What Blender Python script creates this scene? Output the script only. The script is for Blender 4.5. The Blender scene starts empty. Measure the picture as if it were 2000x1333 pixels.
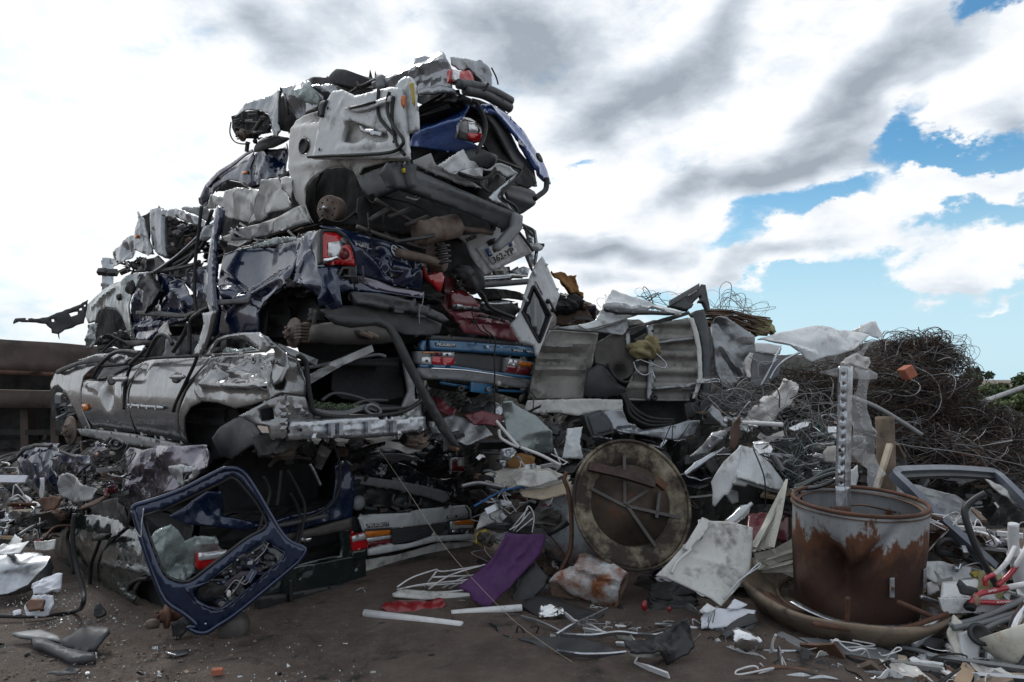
import bpy, math, random
import numpy as np
from mathutils import Vector, Matrix
from mathutils.geometry import delaunay_2d_cdt

# ---------------------------------------------------------------- camera, world, sun
F, CX, HY, H = 1350.0, 1000.0, 740.0, 1.58      # focal length and horizon in 2000 px picture units, eye height in metres
scene = bpy.context.scene
col = scene.collection
cam_d = bpy.data.cameras.new('camera'); cam = bpy.data.objects.new('camera', cam_d); col.objects.link(cam)
cam_d.sensor_width = 36.0; cam_d.lens = 36.0 * F / 2000.0
cam_d.shift_y = (HY - 666.5) / 2000.0
cam_d.clip_start = 0.05; cam_d.clip_end = 3000
cam.location = (0, 0, H); cam.rotation_euler = (math.radians(90), 0, 0)
scene.camera = cam
scene.view_settings.view_transform = 'Standard'; scene.view_settings.look = 'None'
scene.view_settings.exposure = 0.0; scene.view_settings.gamma = 1.0
scene.cycles.use_denoising = True
scene.cycles.max_bounces = 6; scene.cycles.diffuse_bounces = 3; scene.cycles.glossy_bounces = 3
scene.cycles.transmission_bounces = 4; scene.cycles.transparent_max_bounces = 6
scene.cycles.caustics_reflective = False; scene.cycles.caustics_refractive = False

SUN_EL, SUN_AZ = 48.0, -38.0                     # azimuth from +Y, negative is to the left
sd = bpy.data.lights.new('sun', 'SUN'); sun = bpy.data.objects.new('sun', sd); col.objects.link(sun)
sd.energy = 1.6; sd.angle = math.radians(14); sd.color = (1.0, 0.98, 0.95)
_se, _sa = math.radians(SUN_EL), math.radians(SUN_AZ)
_dir = Vector((math.sin(_sa) * math.cos(_se), math.cos(_sa) * math.cos(_se), math.sin(_se)))
sun.rotation_euler = _dir.to_track_quat('Z', 'Y').to_euler()

world = bpy.data.worlds.new('World'); scene.world = world; world.use_nodes = True

def build_world():
    nt = world.node_tree; N = nt.nodes; L = nt.links
    N.clear()
    out = N.new('ShaderNodeOutputWorld'); bg = N.new('ShaderNodeBackground'); L.new(bg.outputs[0], out.inputs[0])
    sky = N.new('ShaderNodeTexSky'); sky.sky_type = 'NISHITA'; sky.sun_disc = False
    sky.sun_elevation = math.radians(SUN_EL); sky.sun_rotation = math.radians(SUN_AZ)
    sky.air_density = 1.0; sky.dust_density = 0.6; sky.ozone_density = 1.5
    tc = N.new('ShaderNodeTexCoord'); gen = tc.outputs['Generated']
    def math_(op, a, b=None, clamp=False):
        n = N.new('ShaderNodeMath'); n.operation = op; n.use_clamp = clamp
        for i, x in enumerate((a, b)):
            if x is None: continue
            if isinstance(x, (int, float)): n.inputs[i].default_value = x
            else: L.new(x, n.inputs[i])
        return n.outputs[0]
    def noise(vec, scale, detail, rough, off=(0, 0, 0), sc=(1, 1, 1), dist=0.0):
        mp = N.new('ShaderNodeMapping'); mp.inputs['Location'].default_value = off; mp.inputs['Scale'].default_value = sc
        L.new(vec, mp.inputs[0])
        n = N.new('ShaderNodeTexNoise'); n.inputs['Scale'].default_value = scale; n.inputs['Detail'].default_value = detail
        n.inputs['Roughness'].default_value = rough; n.inputs['Distortion'].default_value = dist
        L.new(mp.outputs[0], n.inputs[0]); return n
    # ragged cloud outlines: the direction is pushed about by noise before the cloud masses are read
    nz = noise(gen, 6.0, 7.0, 0.6, sc=(1, 1, 1.6))
    sub = N.new('ShaderNodeVectorMath'); sub.operation = 'SUBTRACT'; L.new(nz.outputs['Color'], sub.inputs[0]); sub.inputs[1].default_value = (.5, .5, .5)
    scl = N.new('ShaderNodeVectorMath'); scl.operation = 'SCALE'; L.new(sub.outputs[0], scl.inputs[0]); scl.inputs['Scale'].default_value = 0.22
    add = N.new('ShaderNodeVectorMath'); add.operation = 'ADD'; L.new(gen, add.inputs[0]); L.new(scl.outputs[0], add.inputs[1])
    wv = add.outputs[0]
    nz2 = noise(gen, 4.5, 2.5, 0.5, off=(4, 1, 2), sc=(1, 1, 1.5)); sub2 = N.new('ShaderNodeVectorMath'); sub2.operation = 'SUBTRACT'; L.new(nz2.outputs['Color'], sub2.inputs[0]); sub2.inputs[1].default_value = (.5, .5, .5)
    scl2 = N.new('ShaderNodeVectorMath'); scl2.operation = 'SCALE'; L.new(sub2.outputs[0], scl2.inputs[0]); scl2.inputs['Scale'].default_value = 0.2
    add2 = N.new('ShaderNodeVectorMath'); add2.operation = 'ADD'; L.new(gen, add2.inputs[0]); L.new(scl2.outputs[0], add2.inputs[1])
    soft_v = add2.outputs[0]
    def mass(az_px, el_px, rx, rz, tilt, wt, wv=wv):
        """one cloud mass: a soft ellipse about a fixed direction in the sky"""
        d = Vector(((az_px - CX) / F, 1, (HY - el_px) / F)); k = d.length; d.normalize()
        az = math.atan2(d.x, d.y)
        m1 = N.new('ShaderNodeVectorMath'); m1.operation = 'SUBTRACT'; L.new(wv, m1.inputs[0]); m1.inputs[1].default_value = d
        r = N.new('ShaderNodeVectorRotate'); r.rotation_type = 'Z_AXIS'; r.inputs['Angle'].default_value = az; L.new(m1.outputs[0], r.inputs[0])
        r2 = N.new('ShaderNodeVectorRotate'); r2.rotation_type = 'Y_AXIS'; r2.inputs['Angle'].default_value = math.radians(tilt); L.new(r.outputs[0], r2.inputs[0])
        m2 = N.new('ShaderNodeVectorMath'); m2.operation = 'MULTIPLY'; L.new(r2.outputs[0], m2.inputs[0])
        sx = F * k / rx; sz = F * k / rz
        m2.inputs[1].default_value = (sx, sx * .5, sz)
        g = N.new('ShaderNodeTexGradient'); g.gradient_type = 'SPHERICAL'; L.new(m2.outputs[0], g.inputs[0])
        return math_('MULTIPLY', g.outputs['Fac'], wt)
    def total(lst):
        s = lst[0]
        for x in lst[1:]: s = math_('ADD', s, x)
        return s
    dark = total([mass(*a, wv=soft_v) for a in [
        (440, 60, 270, 90, -14, 1.1), (620, 40, 200, 120, 8, .9), (1080, 80, 270, 150, 0, 1.2), (900, 20, 260, 90, 0, .7), (1290, 205, 270, 95, 26, 1.35), (1180, 250, 190, 80, 8, .8), (1430, 60, 220, 70, 25, .7),
        (1560, 345, 310, 72, 13, 1.45), (1420, 370, 200, 60, 5, .7), (1770, 120, 260, 95, 30, 1.35), (1640, 215, 200, 75, 20, .8), (1995, 225, 120, 110, 30, 1.2),
        (1200, 476, 190, 40, 2, 1.9), (1130, 440, 170, 30, 0, 1.1), (1450, 530, 190, 36, 8, 1.0), (1180, 540, 130, 38, 0, .9), (330, 140, 240, 50, -20, .35), (1930, 555, 150, 40, 0, .45), (1950, 370, 140, 40, 0, .35), (60, 600, 260, 50, 5, .3)]])
    dark = math_('SUBTRACT', dark, total([mass(*a, wv=soft_v) for a in [(1130, 320, 330, 60, 22, .9), (1380, 250, 300, 50, 30, .7), (1560, 130, 230, 90, 30, .9), (1340, 90, 110, 60, 30, .5), (980, 210, 150, 60, 0, .5), (1330, 440, 250, 40, 4, .6), (1850, 190, 200, 50, 30, .8), (790, 90, 130, 130, 0, .6)]]))
    blue = total([mass(*a) for a in [
        (1915, 30, 90, 70, 30, 2.2), (1815, 308, 150, 46, -12, 2.3), (1970, 280, 120, 46, 14, 2.0), (1560, 405, 220, 44, 8, 2.1), (1880, 425, 240, 56, 8, 2.2), (1690, 500, 220, 50, 8, .9),
        (1700, 640, 560, 100, 0, 2.4), (1960, 690, 340, 120, 0, 2.6), (1480, 610, 260, 60, 0, 1.5), (1640, 570, 200, 50, 0, 1.3), (1130, 330, 50, 14, 0, 1.0), (40, 580, 260, 60, 0, .3),
        (1450, 470, 120, 30, 0, 1.0), (1740, 260, 90, 40, 50, .9), (1850, 560, 120, 30, 0, .9)]])
    puff = total([mass(*a) for a in [
        (1880, 360, 230, 50, 4, 1.6), (1840, 250, 190, 50, 20, .8), (1650, 450, 170, 36, 12, 1.5), (1760, 470, 200, 50, 4, 1.5), (1930, 520, 250, 60, 14, 2.0), (1900, 615, 200, 30, 0, 2.4),
        (1480, 540, 290, 48, 6, 1.3), (1440, 590, 70, 26, 0, 1.2), (1950, 110, 130, 60, 30, 1.0), (1300, 420, 300, 50, 0, 1.0)]])
    left = total([mass(*a) for a in [(0, 300, 1050, 560, 0, 1.4), (760, 260, 520, 200, 0, .6), (100, 60, 500, 260, 0, .9)]])
    n1 = noise(gen, 7.0, 10.0, 0.58, off=(3.1, .2, .7), sc=(1, 1, 2.0), dist=.25).outputs['Fac']
    n3 = noise(gen, 17.0, 9.0, 0.6, off=(7.1, 2.2, .3), sc=(1, 1, 1.9), dist=.3).outputs['Fac']
    n2 = noise(gen, 3.2, 6.0, 0.58, off=(1.3, 5.2, 2.2), sc=(1, 1, 2.4)).outputs['Fac']
    def ramp(x, pts, interp='LINEAR'):
        r = N.new('ShaderNodeValToRGB'); r.color_ramp.interpolation = interp
        el = r.color_ramp.elements
        while len(el) < len(pts): el.new(0.5)
        for e, (p, c) in zip(el, pts): e.position = p; e.color = (*c, 1) if len(c) == 3 else c
        L.new(x, r.inputs[0]); return r.outputs['Color']
    g = lambda v: (v, v, v)
    # thickness of cloud: 0 white .. 1 dark underside
    bil = math_('ADD', math_('MULTIPLY', math_('SUBTRACT', n1, .5), 1.2), math_('MULTIPLY', math_('SUBTRACT', n3, .5), .85))
    dk = math_('ADD', math_('MULTIPLY', dark, 0.74), bil)
    dk = math_('SUBTRACT', dk, math_('MULTIPLY', left, .14))
    # behind and above the viewer the unseen cover is an uneven grey and white deck, toned to set the light
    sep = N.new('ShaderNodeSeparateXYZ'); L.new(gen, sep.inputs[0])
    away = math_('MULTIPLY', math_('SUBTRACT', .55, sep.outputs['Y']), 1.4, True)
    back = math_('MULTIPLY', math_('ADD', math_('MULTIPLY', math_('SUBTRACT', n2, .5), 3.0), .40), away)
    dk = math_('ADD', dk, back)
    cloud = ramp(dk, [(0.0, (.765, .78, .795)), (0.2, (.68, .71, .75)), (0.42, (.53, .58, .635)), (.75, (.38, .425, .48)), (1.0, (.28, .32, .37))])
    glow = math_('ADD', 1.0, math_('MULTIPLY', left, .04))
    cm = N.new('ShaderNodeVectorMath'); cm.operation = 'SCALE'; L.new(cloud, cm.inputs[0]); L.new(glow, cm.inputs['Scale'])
    skm = N.new('ShaderNodeVectorMath'); skm.operation = 'MULTIPLY'; L.new(sky.outputs[0], skm.inputs[0]); skm.inputs[1].default_value = (.050, .088, .098)
    hz = N.new('ShaderNodeMix'); hz.data_type = 'RGBA'; hz.inputs[7].default_value = (.46, .63, .72, 1); L.new(skm.outputs[0], hz.inputs[6])
    mr = N.new('ShaderNodeMapRange'); mr.interpolation_type = 'SMOOTHSTEP'; mr.inputs['From Min'].default_value = .30; mr.inputs['From Max'].default_value = .04; mr.inputs['To Max'].default_value = .92; L.new(sep.outputs['Z'], mr.inputs[0]); L.new(mr.outputs[0], hz.inputs[0])
    bl = math_('ADD', blue, math_('MULTIPLY', math_('SUBTRACT', n1, .5), 1.5))
    bl = math_('ADD', bl, math_('MULTIPLY', math_('SUBTRACT', n3, .5), .9))
    bl = math_('SUBTRACT', bl, math_('MULTIPLY', puff, 0.95))
    bl = math_('SUBTRACT', bl, math_('MULTIPLY', math_('MAXIMUM', dark, 0.0), .3))
    bf = ramp(bl, [(0.03, g(0)), (.32, g(.28)), (0.68, g(.82)), (.98, g(1))])
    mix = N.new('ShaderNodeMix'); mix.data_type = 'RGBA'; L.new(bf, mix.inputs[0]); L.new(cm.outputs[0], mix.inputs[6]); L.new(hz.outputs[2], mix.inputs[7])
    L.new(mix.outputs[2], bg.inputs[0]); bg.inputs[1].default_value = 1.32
build_world()

# ---------------------------------------------------------------- geometry helpers
EYE = Vector((0, 0, H))
TH = math.radians(49)
A = Vector((-math.sin(TH), math.cos(TH), 0))     # along a stacked car, tail to nose
B = Vector((math.cos(TH), math.sin(TH), 0))      # across a stacked car, left flank to right
UP = Vector((0, 0, 1))
def P(px, py, d): return Vector(((px - CX) / F * d, d, H + (HY - py) / F * d))
def ray(px, py): return Vector(((px - CX) / F, 1.0, (HY - py) / F))
def gp(px, py, z=0.0):
    d = (H - z) * F / (py - HY); return P(px, py, d)
def gd(py, z=0.0): return (H - z) * F / (py - HY)

class PL:
    def __init__(s, o, u, v):
        s.o = o; s.u = u.normalized(); n = s.u.cross(v).normalized()
        s.v = n.cross(s.u).normalized()
        s.n = n if n.dot(EYE - o) > 0 else -n
    def uv(s, p):
        r = ray(*p); t = (s.o - EYE).dot(s.n) / r.dot(s.n); q = EYE + r * t - s.o
        return (q.dot(s.u), q.dot(s.v))
    def pt(s, u, v, w=0.0): return s.o + s.u * u + s.v * v + s.n * w
    def hit(s, px, py, w=0.0): return s.pt(*s.uv((px, py)), w)
    def off(s, w): return PL(s.o + s.n * w, s.u, s.v)
def side(px, py, d, lean=0): 
    n = -B; v = UP * math.cos(lean) - n * math.sin(lean)
    return PL(P(px, py, d), A, v)
def rear(px, py, d, lean=0, yaw=0):
    b = Matrix.Rotation(math.radians(yaw), 3, 'Z') @ B; n = -A; v = UP * math.cos(math.radians(lean)) - n * math.sin(math.radians(lean))
    return PL(P(px, py, d), b, v)
def face(px, py, d, yaw=0, lean=0):
    y = math.radians(yaw); l = math.radians(lean); u = Vector((math.cos(y), math.sin(y), 0)); aw = Vector((-math.sin(y), math.cos(y), 0))
    return PL(P(px, py, d), u, UP * math.cos(l) + aw * math.sin(l))
def flat(z, px=1000, d=5): return PL(Vector(((px - CX) / F * d, d, z)), Vector((1, 0, 0)), Vector((0, 1, 0)))

ZF = {0: (0, 0, 1), 1: (380, 80, .36), 2: (0, 380, .315), 3: (380, 420, .36), 4: (0, 800, .39974), 5: (560, 820, .38485), 6: (1000, 500, .30006), 7: (1000, 820, .3849),
      8: (1400, 560, .33003), 9: (1400, 860, .35482), 10: (680, 960, .13), 11: (800, 640, .13), 12: (880, 420, .21005), 13: (1700, 980, .26478), 14: (0, 580, .38986), 15: (620, 430, .13), 16: (1380, 780, .19)}
def Z(k, s):
    ox, oy, c = ZF[k]
    return [(ox + c * float(a.split(',')[0]), oy + c * float(a.split(',')[1])) for a in s.split()]
def Zp(k, x, y): ox, oy, c = ZF[k]; return (ox + c * x, oy + c * y)

THINGS = []; W = {}
def thing(name, label, cat, group=None, kind=None):
    o = bpy.data.objects.new(name, None); col.objects.link(o); o.empty_display_size = .1
    o['label'] = label; o['category'] = cat
    if group: o['group'] = group
    if kind: o['kind'] = kind
    THINGS.append(o); return o
def tag(o, label=None, cat=None, group=None, kind=None):
    if label: o['label'] = label
    if cat: o['category'] = cat
    if group: o['group'] = group
    if kind: o['kind'] = kind
    THINGS.append(o); return o
def mesh(name, V, Fc, m, par=None, smooth=True, th=0, sub=0, bev=0):
    me = bpy.data.meshes.new(name); me.from_pydata([tuple(v) for v in V], [], [tuple(f) for f in Fc]); me.update()
    if m is not None: me.materials.append(m)
    if smooth: me.polygons.foreach_set('use_smooth', [True] * len(me.polygons))
    o = bpy.data.objects.new(name, me); col.objects.link(o)
    if par is not None: o.parent = par
    if th:
        md = o.modifiers.new('thickness', 'SOLIDIFY'); md.thickness = th; md.offset = -1; md.use_even_offset = False
    if bev:
        md = o.modifiers.new('bevel', 'BEVEL'); md.width = bev; md.segments = 2; md.limit_method = 'ANGLE'; md.angle_limit = math.radians(50)
    if sub:
        md = o.modifiers.new('sub', 'SUBSURF'); md.levels = sub; md.render_levels = sub
    return o
def finish():
    for o in THINGS:
        ms = []
        def walk(x):
            if x.type == 'MESH': ms.append(x)
            for c in x.children: walk(c)
        walk(o)
        pts = []
        for x in ms:
            a = np.empty(len(x.data.vertices) * 3); x.data.vertices.foreach_get('co', a); pts.append(a.reshape(-1, 3))
        if not pts: continue
        q = np.concatenate(pts); lo = q.min(0); hi = q.max(0); base = np.array([(lo[0] + hi[0]) / 2, (lo[1] + hi[1]) / 2, lo[2]])
        for x, a in zip(ms, pts): x.data.vertices.foreach_set('co', (a - base).ravel()); x.data.update()
        o.location = base

def in_poly(P_, poly):
    x, y = P_[:, 0], P_[:, 1]; r = np.zeros(len(x), bool); n = len(poly)
    for i in range(n):
        x1, y1 = poly[i]; x2, y2 = poly[(i + 1) % n]
        if y1 == y2: continue
        r ^= ((y1 > y) != (y2 > y)) & (x < (x2 - x1) * (y - y1) / (y2 - y1) + x1)
    return r
def seg_d(P_, poly):
    d = np.full(len(P_), 1e9); n = len(poly)
    for i in range(n):
        a = np.array(poly[i]); b = np.array(poly[(i + 1) % n]); ab = b - a; t = np.clip(((P_ - a) @ ab) / max(ab @ ab, 1e-12), 0, 1)
        d = np.minimum(d, np.linalg.norm(P_ - a - t[:, None] * ab, axis=1))
    return d
def cat(pts, closed, k=6):
    n = len(pts); pts = [np.array(p, float) for p in pts]; out = []
    rng = range(n) if closed else range(n - 1)
    for i in rng:
        g = (lambda j: pts[j % n]) if closed else (lambda j: pts[min(max(j, 0), n - 1)])
        p0, p1, p2, p3 = g(i - 1), g(i), g(i + 1), g(i + 2)
        for j in range(k):
            t = j / k
            out.append(.5 * (2 * p1 + (p2 - p0) * t + (2 * p0 - 5 * p1 + 4 * p2 - p3) * t * t + (3 * p1 - p0 - 3 * p2 + p3) * t ** 3))
    if not closed: out.append(pts[-1])
    return out
def tri(x): return np.abs((x % 1.0) * 2 - 1) * 2 - 1
def crumple(u, v, seed, lam, amp, soft=False):
    r = random.Random(seed * 7919 + 13)
    a1, a2, p1, p2 = r.uniform(0, 6.3), r.uniform(0, 6.3), r.random() * 9, r.random() * 9
    uu = u + .16 * lam * np.sin(v * 1.9 / lam + p1); vv = v + .16 * lam * np.sin(u * 2.1 / lam + p2)
    w = 0; tw = 0; t0 = r.uniform(0, math.pi)
    for i, (l, k) in enumerate(((2.3, 1.0), (1.5, .75), (1.05, .5), (.62, .3), (.36, .13))):
        th = t0 + i * 1.15 + r.uniform(-.4, .4); l *= lam * r.uniform(.8, 1.25)
        q = (uu * math.cos(th) + vv * math.sin(th)) / l + r.random()
        w = w + k * (np.sin(q * 6.283) if soft else tri(q)); tw += k
    mod = .55 + .45 * np.sin(u * 2.2 / lam + a1) * np.sin(v * 1.9 / lam + a2)
    return amp * w / tw * 2.0 * mod
_seed = [1]
def panel(name, pts, pl, m, par=None, holes=(), res=.026, th=.006, cr=(0, .3), dents=(), folds=(), bow=0.0, bowu=0.0, rag=0.0, smooth=False, base=None, off=0.0, seed=None, fn=None, soft=False, lip=.0035, bev=0):
    """a sheet of metal cut to an outline and pressed into shape: bows, dents, folds, crumples; th is its thickness"""
    if seed is None: _seed[0] += 1; seed = _seed[0]
    R = random.Random(seed); res = max(.014, min(res, cr[1] / 9)) if cr[0] > .012 else res
    if smooth: pts = cat(pts, True, 5)
    U = [np.array(pl.uv(p)) for p in pts]; HU = [[np.array(pl.uv(p)) for p in (cat(h, True, 4) if smooth or len(h) > 6 else h)] for h in holes]
    def dense(poly, rg):
        out = []
        n = len(poly)
        for i in range(n):
            a, b = poly[i], poly[(i + 1) % n]; L_ = np.linalg.norm(b - a); k = max(1, int(L_ / res + .5)); nr = np.array([-(b - a)[1], (b - a)[0]]) / max(L_, 1e-9)
            for j in range(k):
                q = a + (b - a) * j / k
                if rg and j: q = q + nr * R.gauss(0, rg * .5)
                out.append(q)
        return out
    ou = dense(U, rag); ho = [dense(h, 0) for h in HU]
    q = np.array(ou); lo, hi = q.min(0), q.max(0); s = res
    gx = np.arange(lo[0], hi[0] + s, s); gy = np.arange(lo[1], hi[1] + s * .87, s * .87)
    G = np.array([(x + (s / 2 if j % 2 else 0) + R.uniform(-.18, .18) * s, y + R.uniform(-.18, .18) * s) for j, y in enumerate(gy) for x in gx]).reshape(-1, 2)
    use_lip = bool(lip and cr[0] and base is None and th <= .02)
    if use_lip:
        oa = np.array(ou); tg_ = np.roll(oa, -1, 0) - np.roll(oa, 1, 0); tg_ /= np.maximum(np.linalg.norm(tg_, axis=1), 1e-9)[:, None]; nn = np.stack([-tg_[:, 1], tg_[:, 0]], 1)
        ar = np.sum(oa[:, 0] * np.roll(oa[:, 1], -1) - oa[:, 1] * np.roll(oa[:, 0], -1)); ring = oa + nn * (.013 if ar > 0 else -.013)
        ring = ring[in_poly(ring, ou) & (seg_d(ring, ou) > .009)]
    if len(G):
        k = in_poly(G, ou) & (seg_d(G, ou) > (s * .45 + (.013 if use_lip else 0)))
        for h in ho: k &= ~in_poly(G, h) & (seg_d(G, h) > s * .45)
        G = G[k]
        if use_lip: G = np.concatenate([G, ring])
    allp = [Vector(p) for p in ou]; edges = [(i, (i + 1) % len(ou)) for i in range(len(ou))]
    for h in ho:
        b0 = len(allp); allp += [Vector(p) for p in h]; edges += [(b0 + i, b0 + (i + 1) % len(h)) for i in range(len(h))]
    allp += [Vector(p) for p in G]
    vo, eo, fo = delaunay_2d_cdt(allp, edges, [], 0, 1e-5)[:3]
    vv = np.array([tuple(p) for p in vo]); fa = np.array(fo)
    c = vv[fa].mean(1); k = in_poly(c, ou)
    for h in ho: k &= ~in_poly(c, h)
    fa = fa[k]
    mid = (lo + hi) / 2; hs = np.maximum((hi - lo) / 2, 1e-6)
    dn = []
    for (x, y, r, a) in dents:
        cu = pl.uv((x, y)); sc = (pl.hit(x, y) - EYE).y / F; dn.append((cu, r * sc, a))
    fl = []
    for (x1, y1, x2, y2, w_, a) in folds:
        c1 = np.array(pl.uv((x1, y1))); c2 = np.array(pl.uv((x2, y2))); sc = (pl.hit(x1, y1) - EYE).y / F; fl.append((c1, c2, w_ * sc, a))
    bw = W.get(base.name) if base is not None else None
    def disp(u, v):
        w = np.full(u.shape, off)
        if bw is not None: w = w + bw[0](*bw[1](pl, u, v))
        if bow: w = w - bow * ((v - mid[1]) / hs[1]) ** 2
        if bowu: w = w - bowu * ((u - mid[0]) / hs[0]) ** 2
        for (cu, r, a) in dn: w = w + a * np.exp(-((u - cu[0]) ** 2 + (v - cu[1]) ** 2) / (r * r))
        for (c1, c2, wd, a) in fl:
            ab = c2 - c1; pp = np.stack([u, v], -1) - c1; t = np.clip((pp @ ab) / (ab @ ab), 0, 1); d = np.linalg.norm(pp - t[..., None] * ab, axis=-1)
            w = w + a * np.maximum(0, 1 - d / wd) * (.35 + .65 * np.sin(np.pi * np.clip(t, .12, .88)))
        if cr[0]: w = w + crumple(u, v, seed, cr[1], cr[0], soft)
        if fn is not None: w = w + fn(u, v)
        return w
    w = disp(vv[:, 0], vv[:, 1])
    if lip and cr[0] and base is None and th <= .02 and min(hs) > .05:
        ed = seg_d(vv, ou)
        for h in ho: ed = np.minimum(ed, seg_d(vv, h))
        w = w - lip * np.clip(1 - ed / .008, 0, 1)
    o_, u_, v_, n_ = (np.array(x) for x in (pl.o, pl.u, pl.v, pl.n))
    X = o_ + vv[:, :1] * u_ + vv[:, 1:2] * v_ + w[:, None] * n_
    # wind every face towards the outer side so the thickness goes inwards
    e1 = vv[fa[:, 1]] - vv[fa[:, 0]]; e2 = vv[fa[:, 2]] - vv[fa[:, 0]]; ccw = (e1[:, 0] * e2[:, 1] - e1[:, 1] * e2[:, 0]) > 0
    pos = pl.u.cross(pl.v).dot(pl.n) > 0
    flip = ccw != pos; fa[flip] = fa[flip][:, ::-1]
    used = np.unique(fa); mp = -np.ones(len(X), int); mp[used] = np.arange(len(used))
    o = mesh(name, X[used], mp[fa], m, par, th=th, bev=bev)
    if not soft and cr[0] > .05 * cr[1]: o.data.set_sharp_from_angle(angle=math.radians(17))
    def conv(pl2, u, v):
        if pl2 is pl: return u, v
        q = np.array(pl2.o) + np.multiply.outer(u, np.array(pl2.u)) + np.multiply.outer(v, np.array(pl2.v)) - o_
        return q @ u_, q @ v_
    W[o.name] = (disp, conv)
    return o
def frames(pts):
    T = np.gradient(pts, axis=0); T /= np.maximum(np.linalg.norm(T, axis=1), 1e-9)[:, None]
    n = np.cross(T[0], (0, 0, 1.0))
    if np.linalg.norm(n) < .05: n = np.cross(T[0], (1.0, 0, 0))
    n /= np.linalg.norm(n); Ns = [n]
    for i in range(1, len(T)):
        n = n - T[i] * (n @ T[i]); n = n / max(np.linalg.norm(n), 1e-9); Ns.append(n)
    Ns = np.array(Ns); return T, Ns, np.cross(T, Ns)
def sweep(pts, sec, k=6, closed_sec=True, curved=True, ref=None, taper=None):
    """verts and faces of a section (list of (a,b)) swept along 3-D points"""
    p = np.array([tuple(q) for q in pts], float)
    if curved and len(p) > 2: p = np.array(cat(p, False, k))
    T, Nn, Bn = frames(p)
    if ref is not None:
        rf = np.array(ref, float); Nn = rf - T * (T @ rf)[:, None]; Nn /= np.maximum(np.linalg.norm(Nn, axis=1), 1e-6)[:, None]; Bn = np.cross(T, Nn)
    m = len(sec); V = []; Fc = []
    tp = np.interp(np.linspace(0, 1, len(p)), np.linspace(0, 1, len(taper)), taper) if taper is not None else np.ones(len(p))
    for i in range(len(p)):
        for a, b in sec: V.append(p[i] + Nn[i] * a * tp[i] + Bn[i] * b * tp[i])
    for i in range(len(p) - 1):
        for j in range(m): Fc.append((i * m + j, i * m + (j + 1) % m, (i + 1) * m + (j + 1) % m, (i + 1) * m + j))
    Fc.append(tuple(range(m))[::-1]); Fc.append(tuple((len(p) - 1) * m + j for j in range(m)))
    return V, Fc
def circ(r, n=8): return [(r * math.cos(6.2832 * i / n), r * math.sin(6.2832 * i / n)) for i in range(n)]
def tube(name, pts, r, m, par=None, n=8, k=6, curved=True, taper=None):
    V, Fc = sweep(pts, circ(r, n), k, curved=curved, taper=taper); return mesh(name, V, Fc, m, par)
def bar(name, pts, w, t, m, par=None, ref=None, curved=False, k=6, taper=None):
    s = [(-w / 2, -t / 2), (w / 2, -t / 2), (w / 2, t / 2), (-w / 2, t / 2)]
    V, Fc = sweep(pts, s, k, curved=curved, ref=ref, taper=taper); return mesh(name, V, Fc, m, par, smooth=False)
def hits(pl, pts, w=0): return [pl.hit(x, y, w) for x, y in pts]
def merge(name, lst, m, par=None, smooth=True, th=0):
    V = []; Fc = []
    for v, f in lst:
        b = len(V); V += list(v); Fc += [tuple(i + b for i in q) for q in f]
    return mesh(name, V, Fc, m, par, smooth, th)
def each(name, lst, m, par=None, smooth=True):
    return [mesh(name, v, f, m, par, smooth) for v, f in lst]
def lathe_vf(prof, o, ax, n=32, ellip=None):
    ax = Vector(ax).normalized(); u = ax.orthogonal().normalized(); v = ax.cross(u); o = Vector(o); V = []; Fc = []
    for r, h in prof:
        for j in range(n):
            a = 6.28319 * j / n; V.append(o + ax * h + (u * math.cos(a) + v * math.sin(a)) * r)
    for i in range(len(prof) - 1):
        for j in range(n): Fc.append((i * n + j, i * n + (j + 1) % n, (i + 1) * n + (j + 1) % n, (i + 1) * n + j))
    if prof[0][0] > 1e-6: Fc.append(tuple(range(n))[::-1])
    if prof[-1][0] > 1e-6: Fc.append(tuple((len(prof) - 1) * n + j for j in range(n)))
    return V, Fc
def lathe(name, prof, o, ax, m, par=None, n=32, smooth=True):
    V, Fc = lathe_vf(prof, o, ax, n); return mesh(name, V, Fc, m, par, smooth)
def box_vf(c, ux, uy, uz, sx, sy, sz):
    c = Vector(c); V = [c + ux * (sx * a) + uy * (sy * b) + uz * (sz * d) for d in (-.5, .5) for b in (-.5, .5) for a in (-.5, .5)]
    return V, [(0, 2, 3, 1), (4, 5, 7, 6), (0, 1, 5, 4), (2, 6, 7, 3), (0, 4, 6, 2), (1, 3, 7, 5)]
def box(name, c, ux, uy, uz, s, m, par=None, bev=.004):
    V, Fc = box_vf(c, ux, uy, uz, *s); return mesh(name, V, Fc, m, par, smooth=False, bev=bev)
def lump_vf(c, rx, ry, rz, seed, rough=.25, n=14, ux=Vector((1, 0, 0)), uy=Vector((0, 1, 0)), uz=UP, lam=1.0):
    R = random.Random(seed); V = []; Fc = []; ph = [(R.uniform(0, 6.3), R.uniform(1.2, 4) / lam, R.uniform(1.2, 4) / lam, R.uniform(1.2, 4) / lam) for _ in range(7)]
    m = n * 2; c = Vector(c)
    for i in range(n + 1):
        t = math.pi * i / n
        for j in range(m):
            a = 6.28319 * j / m; d = (math.sin(t) * math.cos(a), math.sin(t) * math.sin(a), math.cos(t))
            k = 1 + rough * sum((abs(math.sin(p + d[0] * x + d[1] * y + d[2] * z)) - .5) for p, x, y, z in ph) / 2.2
            V.append(c + ux * (d[0] * rx * k) + uy * (d[1] * ry * k) + uz * (d[2] * rz * k))
    for i in range(n):
        for j in range(m): Fc.append((i * m + j, (i + 1) * m + j, (i + 1) * m + (j + 1) % m, i * m + (j + 1) % m))
    return V, Fc
def lump(name, c, r, m, par=None, seed=1, rough=.25, n=14, smooth=True, **k):
    V, Fc = lump_vf(c, *r, seed, rough, n, **k); return mesh(name, V, Fc, m, par, smooth)
_fontc = {}
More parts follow.
